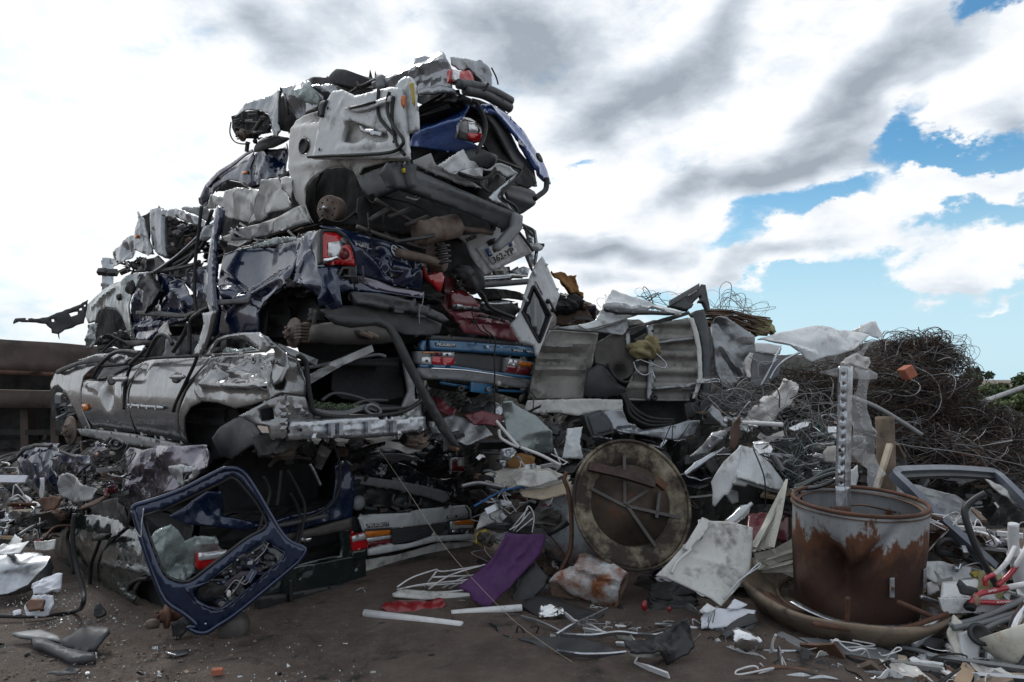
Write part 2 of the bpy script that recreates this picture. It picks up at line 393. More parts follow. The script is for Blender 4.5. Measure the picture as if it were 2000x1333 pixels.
def text(name, s, p1, p2, hpx, pl, m, par, base=None, off=.004, ext=.002, bold=0.0):
    """raised lettering standing on a panel, from baseline start p1 to end p2"""
    c = bpy.data.curves.new('t', 'FONT'); c.body = s; c.extrude = 0; c.resolution_u = 3; c.offset = bold
    t = bpy.data.objects.new('t', c); col.objects.link(t); dg = bpy.context.evaluated_depsgraph_get(); me = t.evaluated_get(dg).to_mesh()
    v = np.array([tuple(q.co)[:2] for q in me.vertices]); f = [tuple(q.vertices) for q in me.polygons]; t.evaluated_get(dg).to_mesh_clear()
    bpy.data.objects.remove(t); bpy.data.curves.remove(c)
    a = np.array(pl.uv(p1)); b = np.array(pl.uv(p2)); ex = b - a
    mid_ = ((p1[0] + p2[0]) / 2, (p1[1] + p2[1]) / 2); sc = (pl.hit(*mid_) - EYE).y / F
    up = np.array([-ex[1], ex[0]]); up /= np.linalg.norm(up)
    if (pl.u * up[0] + pl.v * up[1]).z < 0: up = -up
    w = v[:, 0].max() - v[:, 0].min(); hh = v[:, 1].max() - v[:, 1].min()
    q = a + ((v[:, :1] - v[:, 0].min()) / w) * ex + ((v[:, 1:2] - v[:, 1].min()) / hh * hpx * sc) * up
    d = np.full(len(q), off)
    if base is not None:
        fn, cv = W[base.name]; d = d + fn(*cv(pl, q[:, 0], q[:, 1]))
    X = np.array(pl.o) + q[:, :1] * np.array(pl.u) + q[:, 1:2] * np.array(pl.v) + d[:, None] * np.array(pl.n)
    return mesh(name, X, f, m, par, smooth=False, th=ext)
# ---------------------------------------------------------------- materials
M = {}
def mat(name, rgb, rough=.5, metal=0.0, coat=0.0, var=.15, vs=6.0, dirt=None, bump=0.0, bs=40.0, rv=.12, alpha=1.0, spec=.5, rust=None, trans=0.0, flake=None, crk=0.0, coord='Object'):
    m = bpy.data.materials.new(name); m.use_nodes = True; nt = m.node_tree; N = nt.nodes; L = nt.links; b = N['Principled BSDF']
    tc = N.new('ShaderNodeTexCoord').outputs[coord]
    def noise(s, d=5, r=.6, off=0.0):
        n = N.new('ShaderNodeTexNoise'); n.inputs['Scale'].default_value = s; n.inputs['Detail'].default_value = d; n.inputs['Roughness'].default_value = r
        mp = N.new('ShaderNodeMapping'); mp.inputs['Location'].default_value = (off, off * .7, off * 1.3); L.new(tc, mp.inputs[0]); L.new(mp.outputs[0], n.inputs[0]); return n.outputs['Fac']
    def ramp(x, a, bb):
        r = N.new('ShaderNodeMapRange'); r.clamp = True; r.inputs['From Min'].default_value = a; r.inputs['From Max'].default_value = bb; L.new(x, r.inputs['Value']); return r.outputs[0]
    def mixc(f, c1, c2):
        x = N.new('ShaderNodeMix'); x.data_type = 'RGBA'
        if isinstance(f, float): x.inputs[0].default_value = f
        else: L.new(f, x.inputs[0])
        for i, c in ((6, c1), (7, c2)):
            if isinstance(c, tuple): x.inputs[i].default_value = (*c, 1)
            else: L.new(c, x.inputs[i])
        return x.outputs[2]
    def mixf(f, a, bb):
        x = N.new('ShaderNodeMix'); x.data_type = 'FLOAT'; L.new(f, x.inputs[0])
        for i, c in ((2, a), (3, bb)):
            if isinstance(c, (int, float)): x.inputs[i].default_value = c
            else: L.new(c, x.inputs[i])
        return x.outputs[0]
    n1 = ramp(noise(vs), .3, .7)
    c = mixc(n1, tuple(max(0, x * (1 - var)) for x in rgb), tuple(x * (1 + var) for x in rgb))
    ro = mixf(ramp(noise(vs * 3.1, 6, .65, 3.3), .3, .7), max(.03, rough - rv), min(1, rough + rv)); me = None
    if metal: me = metal
    for spec_ in [x for x in (dirt, rust) if x]:
        (dc, amt, ds) = spec_
        f = ramp(noise(ds, 8, .68, 7.7 if spec_ is dirt else 1.9), .78 - amt * .55, .92 - amt * .45)
        cc = mixc(noise(ds * 9, 3, .5), tuple(x * .6 for x in dc), tuple(x * 1.5 for x in dc))
        c = mixc(f, c, cc); ro = mixf(f, ro, .9)
        if metal: me = mixf(f, me, 0.0)
        if coat:
            coat_s = mixf(f, coat, 0.0) if not isinstance(coat, bpy.types.NodeSocket) else mixf(f, coat, 0.0); coat = coat_s
    if (dirt or rust) and max(rgb) > .05:
        n = N.new('ShaderNodeTexNoise'); n.inputs['Scale'].default_value = 7; n.inputs['Detail'].default_value = 9; n.inputs['Roughness'].default_value = .72
        mp = N.new('ShaderNodeMapping'); mp.inputs['Scale'].default_value = (1.1, 1.1, .3); L.new(tc, mp.inputs[0]); L.new(mp.outputs[0], n.inputs[0])
        f = ramp(n.outputs['Fac'], .52, .74); f2 = N.new('ShaderNodeMath'); f2.operation = 'MULTIPLY'; f2.inputs[1].default_value = .3; L.new(f, f2.inputs[0])
        c = mixc(f2.outputs[0], c, (.045, .038, .033)); ro = mixf(f2.outputs[0], ro, .8)
        f = ramp(noise(95, 2, .5, 4.4), .70, .73); c = mixc(f, c, (.03, .026, .024))
    if not isinstance(c, tuple): L.new(c, b.inputs['Base Color'])
    L.new(ro, b.inputs['Roughness'])
    if me is not None:
        if isinstance(me, (int, float)): b.inputs['Metallic'].default_value = me
        else: L.new(me, b.inputs['Metallic'])
    if isinstance(coat, bpy.types.NodeSocket): L.new(coat, b.inputs['Coat Weight']); b.inputs['Coat Roughness'].default_value = .06
    elif coat: b.inputs['Coat Weight'].default_value = coat; b.inputs['Coat Roughness'].default_value = .06
    b.inputs['Specular IOR Level'].default_value = spec
    if bump:
        bp = N.new('ShaderNodeBump'); bp.inputs['Strength'].default_value = bump; bp.inputs['Distance'].default_value = .01; L.new(noise(bs, 6, .65, 5.1), bp.inputs['Height']); L.new(bp.outputs[0], b.inputs['Normal'])
    if trans: b.inputs['Transmission Weight'].default_value = trans
    if alpha < 1: b.inputs['Alpha'].default_value = alpha
    if crk:
        v = N.new('ShaderNodeTexVoronoi'); v.inputs['Scale'].default_value = 8.5; mpv = N.new('ShaderNodeMapping'); mpv.inputs['Rotation'].default_value = (.5, .3, .8); mpv.inputs['Scale'].default_value = (1, .62, 1.25); L.new(tc, mpv.inputs[0])
        wn = N.new('ShaderNodeTexNoise'); wn.inputs['Scale'].default_value = 4; L.new(mpv.outputs[0], wn.inputs[0]); wm = N.new('ShaderNodeVectorMath'); wm.operation = 'MULTIPLY_ADD'; L.new(wn.outputs['Color'], wm.inputs[0]); wm.inputs[1].default_value = (.22, .22, .22); L.new(mpv.outputs[0], wm.inputs[2]); L.new(wm.outputs[0], v.inputs['Vector'])
        hm = N.new('ShaderNodeMath'); hm.operation = 'MULTIPLY'; L.new(v.outputs['Distance'], hm.inputs[0]); L.new(ramp(noise(2.6, 3, .5, 9.1), .42, .62), hm.inputs[1])
        b2 = N.new('ShaderNodeBump'); b2.inputs['Strength'].default_value = crk; b2.inputs['Distance'].default_value = .03; L.new(hm.outputs[0], b2.inputs['Height'])
        if bump: L.new(bp.outputs[0], b2.inputs['Normal'])
        L.new(b2.outputs[0], b.inputs['Normal'])
    M[name] = m; return m
DUST = (.085, .07, .06); GRIME = (.03, .026, .023); RUST = (.13, .045, .02)
mat('silver_paint', (.25, .255, .262), .25, .78, .7, .06, 3, (DUST, .24, 3.0), bump=.012, bs=25, rv=.05, crk=.12)
mat('silver_blue_paint', (.28, .295, .32), .3, .55, .5, .08, 3, (DUST, .26, 3.5), bump=.012, rv=.07, crk=.6)
mat('grey_green_paint', (.20, .23, .23), .26, .65, .5, .1, 3, (DUST, .36, 4), bump=.03, crk=.6)
mat('navy_paint', (.006, .017, .055), .18, .25, 1.0, .1, 3, (DUST, .24, 4), bump=.012, bs=18, crk=.18)
mat('blue_paint', (.028, .085, .30), .24, .35, 1.0, .12, 3, (DUST, .26, 4), bump=.015)
mat('deep_blue_paint', (.005, .016, .052), .25, .3, .7, .12, 4, (DUST, .3, 5), bump=.03)
mat('steel_blue_paint', (.022, .115, .24), .4, 0, .5, .12, 4, (GRIME, .33, 5), bump=.03)
mat('aubergine_paint', (.14, .128, .165), .24, .8, .7, .12, 3, (DUST, .3, 4), bump=.03, crk=.6)
mat('bottle_green_paint', (.016, .027, .026), .17, .35, 1.0, .2, 4, (DUST, .28, 5), bump=.03, crk=.7)
mat('black_paint', (.009, .011, .016), .2, .2, 1.0, .2, 4, (DUST, .26, 5), bump=.03, crk=.6)
mat('maroon_paint', (.13, .016, .026), .4, .2, .5, .2, 5, (DUST, .36, 5), bump=.04)
mat('red_paint', (.30, .012, .016), .35, 0, .5, .2, 6, (GRIME, .3, 7), bump=.03)
mat('white_paint', (.54, .565, .58), .33, 0, .4, .05, 4, (DUST, .38, 5), bump=.02, rust=(RUST, .24, 9), crk=.2)
mat('dirty_white_paint', (.52, .52, .50), .5, 0, .2, .1, 4, (DUST, .46, 5), bump=.04, rust=(RUST, .24, 7), crk=.35)
mat('grey_paint', (.22, .225, .23), .5, .1, .1, .12, 4, (GRIME, .4, 5), bump=.05)
mat('bare_steel', (.26, .27, .28), .42, .8, 0, .25, 5, (GRIME, .38, 6), bump=.04, rust=(RUST, .22, 7), crk=.6)
mat('zinc_steel', (.42, .44, .47), .3, .85, 0, .15, 9, (DUST, .34, 5), bump=.04, crk=.3)
mat('shiny_aluminium', (.68, .69, .71), .22, 1.0, 0, .08, 6, (DUST, .25, 6), bump=.08, bs=14)
mat('underbody_steel', (.075, .07, .066), .65, .25, 0, .4, 5, (DUST, .42, 6), bump=.15, rust=(RUST, .2, 8))
mat('floor_pan', (.23, .22, .205), .6, .3, 0, .3, 4, (GRIME, .46, 4), bump=.1, rust=(RUST, .22, 6))
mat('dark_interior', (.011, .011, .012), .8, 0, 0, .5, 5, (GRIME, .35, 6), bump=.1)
mat('black_plastic', (.018, .019, .021), .48, 0, 0, .3, 6, (DUST, .3, 7), bump=.06, bs=60)
mat('charcoal_plastic', (.05, .052, .056), .55, 0, 0, .2, 6, (DUST, .35, 6), bump=.08, bs=80)
mat('bumper_plastic', (.05, .055, .062), .5, 0, 0, .2, 5, (DUST, .28, 5), bump=.08, bs=70)
mat('grey_plastic', (.17, .18, .19), .5, 0, 0, .15, 5, (DUST, .36, 6), bump=.05)
mat('rubber', (.012, .012, .013), .6, 0, 0, .3, 8, (DUST, .3, 9))
mat('tyre_rubber', (.028, .029, .031), .7, 0, 0, .2, 8, (DUST, .36, 9), bump=.1)
mat('brake_rust', (.15, .115, .095), .75, .2, 0, .4, 14, (RUST, .4, 12), bump=.2, bs=50)
mat('rusty_steel', (.09, .04, .024), .8, .1, 0, .5, 7, (GRIME, .4, 6), bump=.25, bs=45)
mat('rusty_brown', (.10, .062, .045), .8, .1, 0, .4, 7, (GRIME, .4, 6), bump=.2)
mat('wagon_steel', (.085, .062, .052), .8, .1, 0, .3, 1.5, (GRIME, .5, 2.0), bump=.15, rust=(RUST, .22, 2.5))
mat('red_lens', (.42, .008, .012), .12, 0, .6, .2, 10, (GRIME, .15, 9))
mat('dark_red_lens', (.13, .008, .014), .16, 0, .6, .25, 10, (GRIME, .3, 8))
mat('orange_lens', (.62, .17, .012), .15, 0, .6, .2, 10, (GRIME, .22, 8))
mat('clear_lens', (.62, .64, .66), .12, .35, .6, .2, 25, (GRIME, .2, 9))
mat('smoke_lens', (.06, .06, .068), .14, 0, .8, .2, 10, (GRIME, .25, 8))
mat('orange_plastic', (.6, .14, .02), .35, 0, 0)
mat('letter_silver', (.62, .63, .64), .4, .2)
mat('chrome', (.72, .73, .74), .1, 1.0, 0, .05)
mat('black_print', (.008, .008, .009), .5)
mat('white_print', (.75, .76, .76), .4)
mat('plate_white', (.66, .67, .66), .4, 0, 0, .05, 5, (DUST, .2, 8))
mat('plate_blue', (.02, .06, .18), .4)
mat('yellow_sticker', (.62, .48, .05), .5)
mat('seat_cloth', (.035, .036, .04), .9, 0, 0, .2, 30, (DUST, .2, 8), bump=.1, bs=120)
mat('crazed_glass', (.30, .36, .36), .12, .25, .5, .35, 18, (DUST, .2, 9), bump=.6, bs=30, alpha=.82)
mat('window_glass', (.02, .026, .034), .04, 0, 1.0, .1, 4, (DUST, .14, 12), spec=.9)
mat('purple_cloth', (.055, .012, .078), .75, 0, 0, .15, 9, (DUST, .15, 9), bump=.06, bs=200)
mat('brown_cloth', (.22, .11, .035), .9, 0, 0, .3, 6, (GRIME, .3, 6), bump=.12, bs=60)
mat('white_cloth', (.60, .585, .57), .9, 0, 0, .1, 7, (DUST, .4, 7), bump=.08, bs=60)
mat('khaki_cloth', (.26, .25, .13), .9, 0, 0, .25, 8, (GRIME, .3, 8), bump=.15)
mat('red_vinyl', (.20, .012, .016), .32, 0, .4, .2, 8, (GRIME, .35, 8), bump=.05)
mat('yellow_foam', (.24, .205, .11), .95, 0, 0, .3, 14, (GRIME, .35, 12), bump=.5, bs=60)
mat('weathered_wood', (.16, .12, .09), .85, 0, 0, .4, 8, (GRIME, .4, 8), bump=.2)
mat('pale_wood', (.45, .38, .29), .8, 0, 0, .2, 8, (DUST, .3, 8), bump=.1)
mat('cream_slats', (.58, .565, .50), .6, 0, 0, .08, 6, (DUST, .36, 8))
mat('white_plastic', (.62, .63, .645), .4, 0, 0, .06, 5, (DUST, .36, 7))
mat('white_tube', (.60, .60, .61), .45, 0, 0, .06, 5, (GRIME, .4, 9))
mat('pale_blue_plastic', (.30, .42, .52), .45, 0, 0, .1)
mat('blue_plastic', (.03, .12, .30), .45, 0, 0, .1)
mat('teal_plastic', (.02, .17, .13), .5)
mat('yellow_plastic', (.40, .31, .04), .5, 0, 0, .2, 8, (GRIME, .4, 8))
mat('brick_red', (.36, .12, .07), .85, 0, 0, .2, 12, (DUST, .3, 12), bump=.2)
mat('paper', (.62, .64, .70), .8, 0, 0, .05, 5, (DUST, .25, 8))
mat('cardboard', (.30, .22, .15), .9, 0, 0, .15, 6, (GRIME, .3, 6))
mat('copper_brown', (.14, .075, .05), .6, .3, 0, .4, 8, (GRIME, .4, 9), bump=.1)
mat('wire_steel', (.15, .14, .135), .5, .5, 0, .5, 3, (RUST, .42, 3))
mat('wire_grey', (.26, .26, .27), .45, .7, 0, .3, 3, (RUST, .2, 4))
mat('wire_rust', (.125, .08, .055), .8, .2, 0, .5, 3, (GRIME, .4, 4))
mat('green_wire', (.02, .10, .08), .5)
mat('leaf', (.07, .10, .03), .6, 0, 0, .5, 3)
mat('leaf_dry', (.13, .17, .10), .8, 0, 0, .5, 30)
mat('leaf_dark', (.035, .065, .02), .6, 0, 0, .5, 2)
mat('bark', (.10, .085, .07), .9, 0, 0, .3, 9, bump=.3)
mat('concrete', (.36, .34, .32), .9, 0, 0, .15, 9, (DUST, .4, 8), bump=.2)
mat('shard', (.62, .70, .72), .08, 0, .5, .2, 30, alpha=.85)
mat('film', (.72, .73, .75), .18, 0, .3, .05, 5, (DUST, .2, 5), alpha=.36)
mat('clear_bottle', (.55, .58, .6), .08, .3, .8, .2, 6, alpha=.75)
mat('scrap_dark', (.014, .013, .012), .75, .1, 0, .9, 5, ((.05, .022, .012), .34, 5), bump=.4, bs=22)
mat('scrap_mix', (.05, .049, .05), .6, .3, 0, .8, 9, (RUST, .36, 7), bump=.4, bs=30)
SHEETS = ['white_paint', 'dirty_white_paint', 'grey_paint', 'bare_steel', 'zinc_steel', 'silver_paint', 'black_plastic', 'charcoal_plastic', 'rusty_brown', 'navy_paint', 'shiny_aluminium']
CNAME = {'white_paint': 'white', 'dirty_white_paint': 'dirty white', 'grey_paint': 'grey', 'bare_steel': 'dull steel', 'zinc_steel': 'pale zinc', 'silver_paint': 'silver', 'black_plastic': 'black plastic', 'charcoal_plastic': 'charcoal plastic', 'rusty_brown': 'rusty brown', 'rusty_steel': 'rust red', 'navy_paint': 'navy blue', 'shiny_aluminium': 'shiny aluminium', 'white_plastic': 'white plastic', 'white_tube': 'white', 'weathered_wood': 'weathered wooden', 'pale_wood': 'pale wooden', 'underbody_steel': 'blackened steel', 'grey_plastic': 'grey plastic', 'wire_grey': 'grey wire', 'rubber': 'black rubber', 'copper_brown': 'copper brown', 'maroon_paint': 'maroon', 'red_paint': 'red', 'cardboard': 'cardboard', 'paper': 'white paper', 'concrete': 'pale stone', 'brick_red': 'brick red', 'blue_plastic': 'blue plastic', 'yellow_plastic': 'yellow plastic', 'aubergine_paint': 'purplish grey', 'cream_slats': 'cream', 'pale_blue_plastic': 'pale blue plastic', 'teal_plastic': 'green plastic', 'bottle_green_paint': 'dark green', 'steel_blue_paint': 'mid blue', 'scrap_mix': 'blackened', 'tyre_rubber': 'dark rubber', 'leaf': 'green'}
# ---------------------------------------------------------------- ground
def ground_material():
    m = bpy.data.materials.new('packed_earth'); m.use_nodes = True; nt = m.node_tree; N = nt.nodes; L = nt.links; b = N['Principled BSDF']
    tc = N.new('ShaderNodeTexCoord').outputs['Object']
    def noise(s, d=6, r=.62, dist=0):
        n = N.new('ShaderNodeTexNoise'); n.inputs['Scale'].default_value = s; n.inputs['Detail'].default_value = d; n.inputs['Roughness'].default_value = r; n.inputs['Distortion'].default_value = dist; L.new(tc, n.inputs[0]); return n.outputs['Fac']
    def mr(x, a, c, lo=0, hi=1):
        r = N.new('ShaderNodeMapRange'); r.inputs['From Min'].default_value = a; r.inputs['From Max'].default_value = c; r.inputs['To Min'].default_value = lo; r.inputs['To Max'].default_value = hi; L.new(x, r.inputs[0]); return r.outputs[0]
    def mix(f, c1, c2):
        x = N.new('ShaderNodeMix'); x.data_type = 'RGBA'; L.new(f, x.inputs[0])
        for i, c in ((6, c1), (7, c2)):
            if isinstance(c, tuple): x.inputs[i].default_value = (*c, 1)
            else: L.new(c, x.inputs[i])
        return x.outputs[2]
    c = mix(mr(noise(1.1, 7, .65), .35, .65), (.074, .053, .043), (.155, .114, .092))
    c = mix(mr(noise(9, 6, .7), .45, .75), c, (.17, .135, .112))
    c = mix(mr(noise(1.6, 8, .66, 1.2), .56, .66), c, (.02, .0165, .0145))       # oil stains
    c = mix(mr(noise(55, 3, .6), .64, .72), c, (.25, .215, .185))               # grit
    c = mix(mr(noise(140, 2, .5), .70, .74), c, (.34, .34, .34))               # pale specks
    L.new(c, b.inputs['Base Color']); L.new(mr(noise(3, 5), .3, .7, .62, .95), b.inputs['Roughness'])
    add = N.new('ShaderNodeMath'); add.operation = 'ADD'; L.new(noise(16, 7, .7), add.inputs[0]); L.new(mr(noise(90, 4, .6), 0, 1, 0, .45), add.inputs[1])
    bp = N.new('ShaderNodeBump'); bp.inputs['Strength'].default_value = 1.0; bp.inputs['Distance'].default_value = .05; L.new(add.outputs[0], bp.inputs['Height']); L.new(bp.outputs[0], b.inputs['Normal'])
    return m
GM = ground_material()
def build_ground():
    xs = np.concatenate([[-600, -200, -60, -25], np.arange(-12, 12.01, .15), [25, 60, 200, 600]]); ys = np.concatenate([[-60, -10], np.arange(0, 14.01, .15), [20, 30, 60, 200, 600, 1500]])
    X, Y = np.meshgrid(xs, ys); r = np.random.RandomState(4)
    Zh = np.zeros_like(X)
    for i in range(14):
        a = r.uniform(0, 6.3); k = r.uniform(.6, 5); Zh += .009 / k ** .5 * np.sin((X * math.cos(a) + Y * math.sin(a)) * k + r.uniform(0, 6))
    far = np.clip((np.hypot(X, Y) - 12) / 10, 0, 1); Zh *= 1 - far
    n, m = X.shape; V = np.stack([X, Y, Zh], -1).reshape(-1, 3)
    Fc = [(i * m + j, i * m + j + 1, (i + 1) * m + j + 1, (i + 1) * m + j) for i in range(n - 1) for j in range(m - 1)]
    o = mesh('ground', V, Fc, GM); o['kind'] = 'structure'
build_ground()

# ---------------------------------------------------------------- rusty wagon behind, at the left
def wagon():
    t = thing('steel_wagon', 'long rusty brown steel wagon side standing behind the left end of the car pile', 'wagon')
    pl = face(80, 700, 8.6, yaw=-14)
    ws, dk = M['wagon_steel'], M['dark_interior']
    panel('top_beam', [(-260, 640), (0, 663), (100, 669), (260, 684), (420, 694), (420, 742), (260, 735), (0, 724), (-260, 716)], pl, ws, t, res=.12, th=.12, cr=(.008, .5), lip=0)
    panel('ledge', [(-260, 712), (420, 741), (420, 747), (-260, 722)], pl.off(.06), M['rusty_steel'], t, res=.15, th=.1, cr=(.003, .4))
    panel('lower_beam', [(-260, 755), (0, 762), (420, 772), (420, 800), (0, 797), (-260, 792)], pl.off(-.05), ws, t, res=.15, th=.2, cr=(.004, .5))
    panel('back_wall', [(-260, 700), (420, 725), (420, 925), (-260, 925)], pl.off(-.5), M['scrap_dark'], t, res=.2, th=.1, cr=(.02, .4), holes=[[(44, 846), (60, 846), (60, 866), (44, 866)], [(76, 848), (90, 848), (90, 864), (76, 864)]])
    for x in (-120, 12, 72, 118, 160, 300):
        bar('upright', [pl.hit(x, 790, -.3), pl.hit(x + 2, 905, -.3)], .16, .1, M['wagon_steel'], t)
    bar('floor_beam', [pl.hit(-260, 846, -.25), pl.hit(420, 850, -.25)], .05, .07, M['scrap_dark'], t)
    panel('lower_sheet', [(-260, 858), (420, 862), (420, 915), (-260, 915)], pl.off(-.35), M['scrap_dark'], t, res=.2, th=.05, cr=(.02, .3))
wagon()

# ---------------------------------------------------------------- floodlight mast behind the pile
def mast():
    t = thing('floodlight_mast', 'small grey mast with two dark floodlights behind the upper left of the pile', 'floodlight')
    d = 16; g = M['zinc_steel']
    bar('pole', [P(207, 800, d), P(211, 505, d)], .17, .17, g, t)
    bar('crossbar', [P(200, 514, d), P(226, 510, d)], .1, .1, g, t)
    for x, y in ((200, 531), (221, 533)):
        c = P(x, y, d - .15); box('floodlight', c, Vector((1, 0, 0)), Vector((0, .8, -.6)), Vector((0, .6, .8)), (.2, .12, .15), M['black_plastic'], t, .02)
    for x, y in ((203, 557), (206, 563)):
        c = P(x, y, d - .2); box('small_lamp', c, Vector((1, 0, 0)), Vector((0, 1, 0)), UP, (.1, .12, .08), M['grey_paint'], t, .02)
mast()

# ---------------------------------------------------------------- trees and shrubs far right
def leaves(name, clumps, n, size, m, par, seed=3):
    R = np.random.RandomState(seed); V = []; Fc = []
    w = np.array([c[3] ** 2 for c in clumps]); w = w / w.sum()
    idx = R.choice(len(clumps), n, p=w)
    for k in idx:
        x, y, z, r = clumps[k]; d = R.normal(size=3); d /= np.linalg.norm(d); q = np.array((x, y, z)) + d * r * R.uniform(.45, 1.08) * np.array((1, 1, .8))
        a = R.normal(size=3); a /= np.linalg.norm(a); b_ = np.cross(a, R.normal(size=3)); b_ /= np.linalg.norm(b_); s = size * R.uniform(.5, 1.4); b0 = len(V)
        V += [q - a * s, q + b_ * s * .5, q + a * s, q - b_ * s * .5]; Fc.append((b0, b0 + 1, b0 + 2, b0 + 3))
    return mesh(name, V, Fc, m, par, smooth=False)
def tree(label, px, py_base, py_top, d, wpx, m, seed, nlv=2600, cat_='tree', name='broadleaf_tree', grp=None):
    t = thing(name, label, cat_, grp); R = random.Random(seed)
    b = P(px, py_base, d); b.z = 0.0; top = P(px, py_top, d); h = top.z - b.z; r = wpx / F * d / 2
    tube('trunk', [b, b + Vector((.05 * r, 0, h * .3)), b + Vector((-.05 * r, 0, h * .75))], .05 * h + .03, M['bark'], t, taper=[1, .6, .25])
    lim = []; cl = []
    for i in range(12):
        a = R.uniform(0, 6.28); k = R.uniform(.2, .95); zc = h * (.35 + .6 * R.random()); rr = r * k * (1 - .35 * max(0, zc / h - .6))
        c = b + Vector((math.cos(a) * rr, math.sin(a) * rr * .7, zc)); cl.append((c.x, c.y, c.z, r * R.uniform(.22, .42)))
        lim.append(sweep([b + UP * h * .3, (b + c) / 2 + UP * .1 * h, c], circ(.012 * h + .01, 5), 3, taper=[1, .3]))
    each('limb', lim, M['bark'], t)
    leaves('crown', cl, nlv, .05 * r + .035, m, t, seed)
tree('green bushy tree rising behind the right end of the wire heap', 1905, 850, 722, 26, 78, M['leaf_dark'], 5)
for i, (px, tp, d, w, m, lab) in enumerate([(1950, 752, 21, 90, 'leaf', 'light green shrub left of the bare pole behind the wire heap'), (2010, 738, 23, 110, 'leaf_dark', 'dark green shrub at the right edge beyond the wire heap'),
                                         (1925, 765, 19, 90, 'leaf_dark', 'low dark shrub just below the far tree beside the wire heap'), (1980, 757, 17, 90, 'leaf', 'pale low shrub below the tip of the bare pole'), (2070, 745, 24, 90, 'leaf_dark', 'tall dark shrub partly cut by the right edge of the photo')]):
    tree(lab, px, 850, tp, d, w, M[m], 20 + i, 3200, 'shrub', 'shrub')
bp_ = tube('bare_pole', [P(1918, 786, 9.5), P(1965, 769, 10.4), P(2040, 742, 11.2)], .036, M['grey_paint'], n=10)
tag(bp_, 'grey bare pole slanting up out of the wire heap at the right edge', 'pole')
# ---------------------------------------------------------------- crushed cars in the pile
CARS = 'wrecked cars stacked in the pile'
def car(label): return thing('wrecked_car', label, 'car', CARS)
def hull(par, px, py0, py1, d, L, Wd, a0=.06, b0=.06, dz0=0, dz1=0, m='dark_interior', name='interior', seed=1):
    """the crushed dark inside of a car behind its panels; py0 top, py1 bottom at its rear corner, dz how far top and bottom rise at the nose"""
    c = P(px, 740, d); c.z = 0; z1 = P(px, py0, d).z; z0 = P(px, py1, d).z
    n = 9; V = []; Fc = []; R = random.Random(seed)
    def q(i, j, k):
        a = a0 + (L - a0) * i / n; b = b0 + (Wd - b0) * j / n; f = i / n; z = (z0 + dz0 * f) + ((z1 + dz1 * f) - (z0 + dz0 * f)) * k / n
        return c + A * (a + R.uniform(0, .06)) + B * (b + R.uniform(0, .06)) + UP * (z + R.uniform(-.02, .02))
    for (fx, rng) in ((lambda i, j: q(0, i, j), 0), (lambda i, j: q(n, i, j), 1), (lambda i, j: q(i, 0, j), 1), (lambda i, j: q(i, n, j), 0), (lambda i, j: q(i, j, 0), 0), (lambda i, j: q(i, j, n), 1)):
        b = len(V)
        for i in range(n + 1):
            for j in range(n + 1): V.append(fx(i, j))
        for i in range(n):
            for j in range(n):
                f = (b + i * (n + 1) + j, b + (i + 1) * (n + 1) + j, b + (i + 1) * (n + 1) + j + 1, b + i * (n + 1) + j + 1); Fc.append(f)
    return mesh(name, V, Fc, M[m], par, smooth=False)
def hub(name, c, ax, r, par, m='brake_rust', caliper=True):
    ax = Vector(ax).normalized(); V = [lathe_vf([(r, -.012), (r, .0), (r * .97, .006), (r * .52, .008), (r * .5, .03), (r * .46, .042), (r * .2, .044), (r * .19, .06), (r * .1, .062), (0, .062)], c, ax, 28)]
    u = ax.orthogonal().normalized(); v = ax.cross(u)
    for i in range(5):
        a = 1.2566 * i; V.append(lathe_vf([(.011, .04), (.011, .06), (.004, .062), (0, .062)], c + (u * math.cos(a) + v * math.sin(a)) * r * .33, ax, 8))
    V.append(lathe_vf([(r * .45, -.14), (r * .5, -.012)], c, ax, 14))
    o = merge(name, V, M[m], par)
    return o
def spring_vf(p0, p1, r, wr, turns):
    p0, p1 = Vector(p0), Vector(p1); ax = (p1 - p0).normalized(); u = ax.orthogonal().normalized(); v = ax.cross(u); n = int(turns * 14)
    pts = [p0 + (p1 - p0) * (i / n) + (u * math.cos(6.2832 * turns * i / n) + v * math.sin(6.2832 * turns * i / n)) * r for i in range(n + 1)]
    return sweep(pts, circ(wr, 7), curved=False)
def clutter(name, par, pl, poly, n, mats, seed, smin=.05, smax=.2, depth=.12, w0=0.0):
    """small mechanical junk inside an opening: each material one part"""
    R = random.Random(seed); xs = [p[0] for p in poly]; ys = [p[1] for p in poly]; by = {}
    pa = np.array([(R.uniform(min(xs), max(xs)), R.uniform(min(ys), max(ys))) for _ in range(n * 4)]); k = in_poly(pa, poly); pa = pa[k][:n]
    for x, y in pa:
        c = pl.hit(x, y, w0 - R.uniform(0, depth)); mm = R.choice(mats); s = R.uniform(smin, smax); q = R.random()
        rot = Matrix.Rotation(R.uniform(0, 6.28), 3, 'X') @ Matrix.Rotation(R.uniform(0, 6.28), 3, 'Z'); ux, uy, uz = rot @ Vector((1, 0, 0)), rot @ Vector((0, 1, 0)), rot @ UP
        if q < .3: vf = box_vf(c, ux, uy, uz, s, s * R.uniform(.2, .6), s * R.uniform(.04, .5))
        elif q < .55: vf = sweep([c - ux * s, c + uy * s * R.uniform(-.3, .3), c + ux * s], circ(R.uniform(.006, .018), 6), 4)
        elif q < .8: vf = lump_vf(c, s * .5, s * .35, s * .3, R.randrange(9999), .5, 6, ux, uy, uz)
        else: vf = sweep([c - ux * s * .7, c + uz * s * .3, c + ux * s * .7], [(-s * .2, -.003), (s * .2, -.003), (s * .2, .003), (-s * .2, .003)], 4)
        by.setdefault(mm, []).append(vf)
    for mm, l in by.items(): each(name, l, M[mm], par, smooth=False)
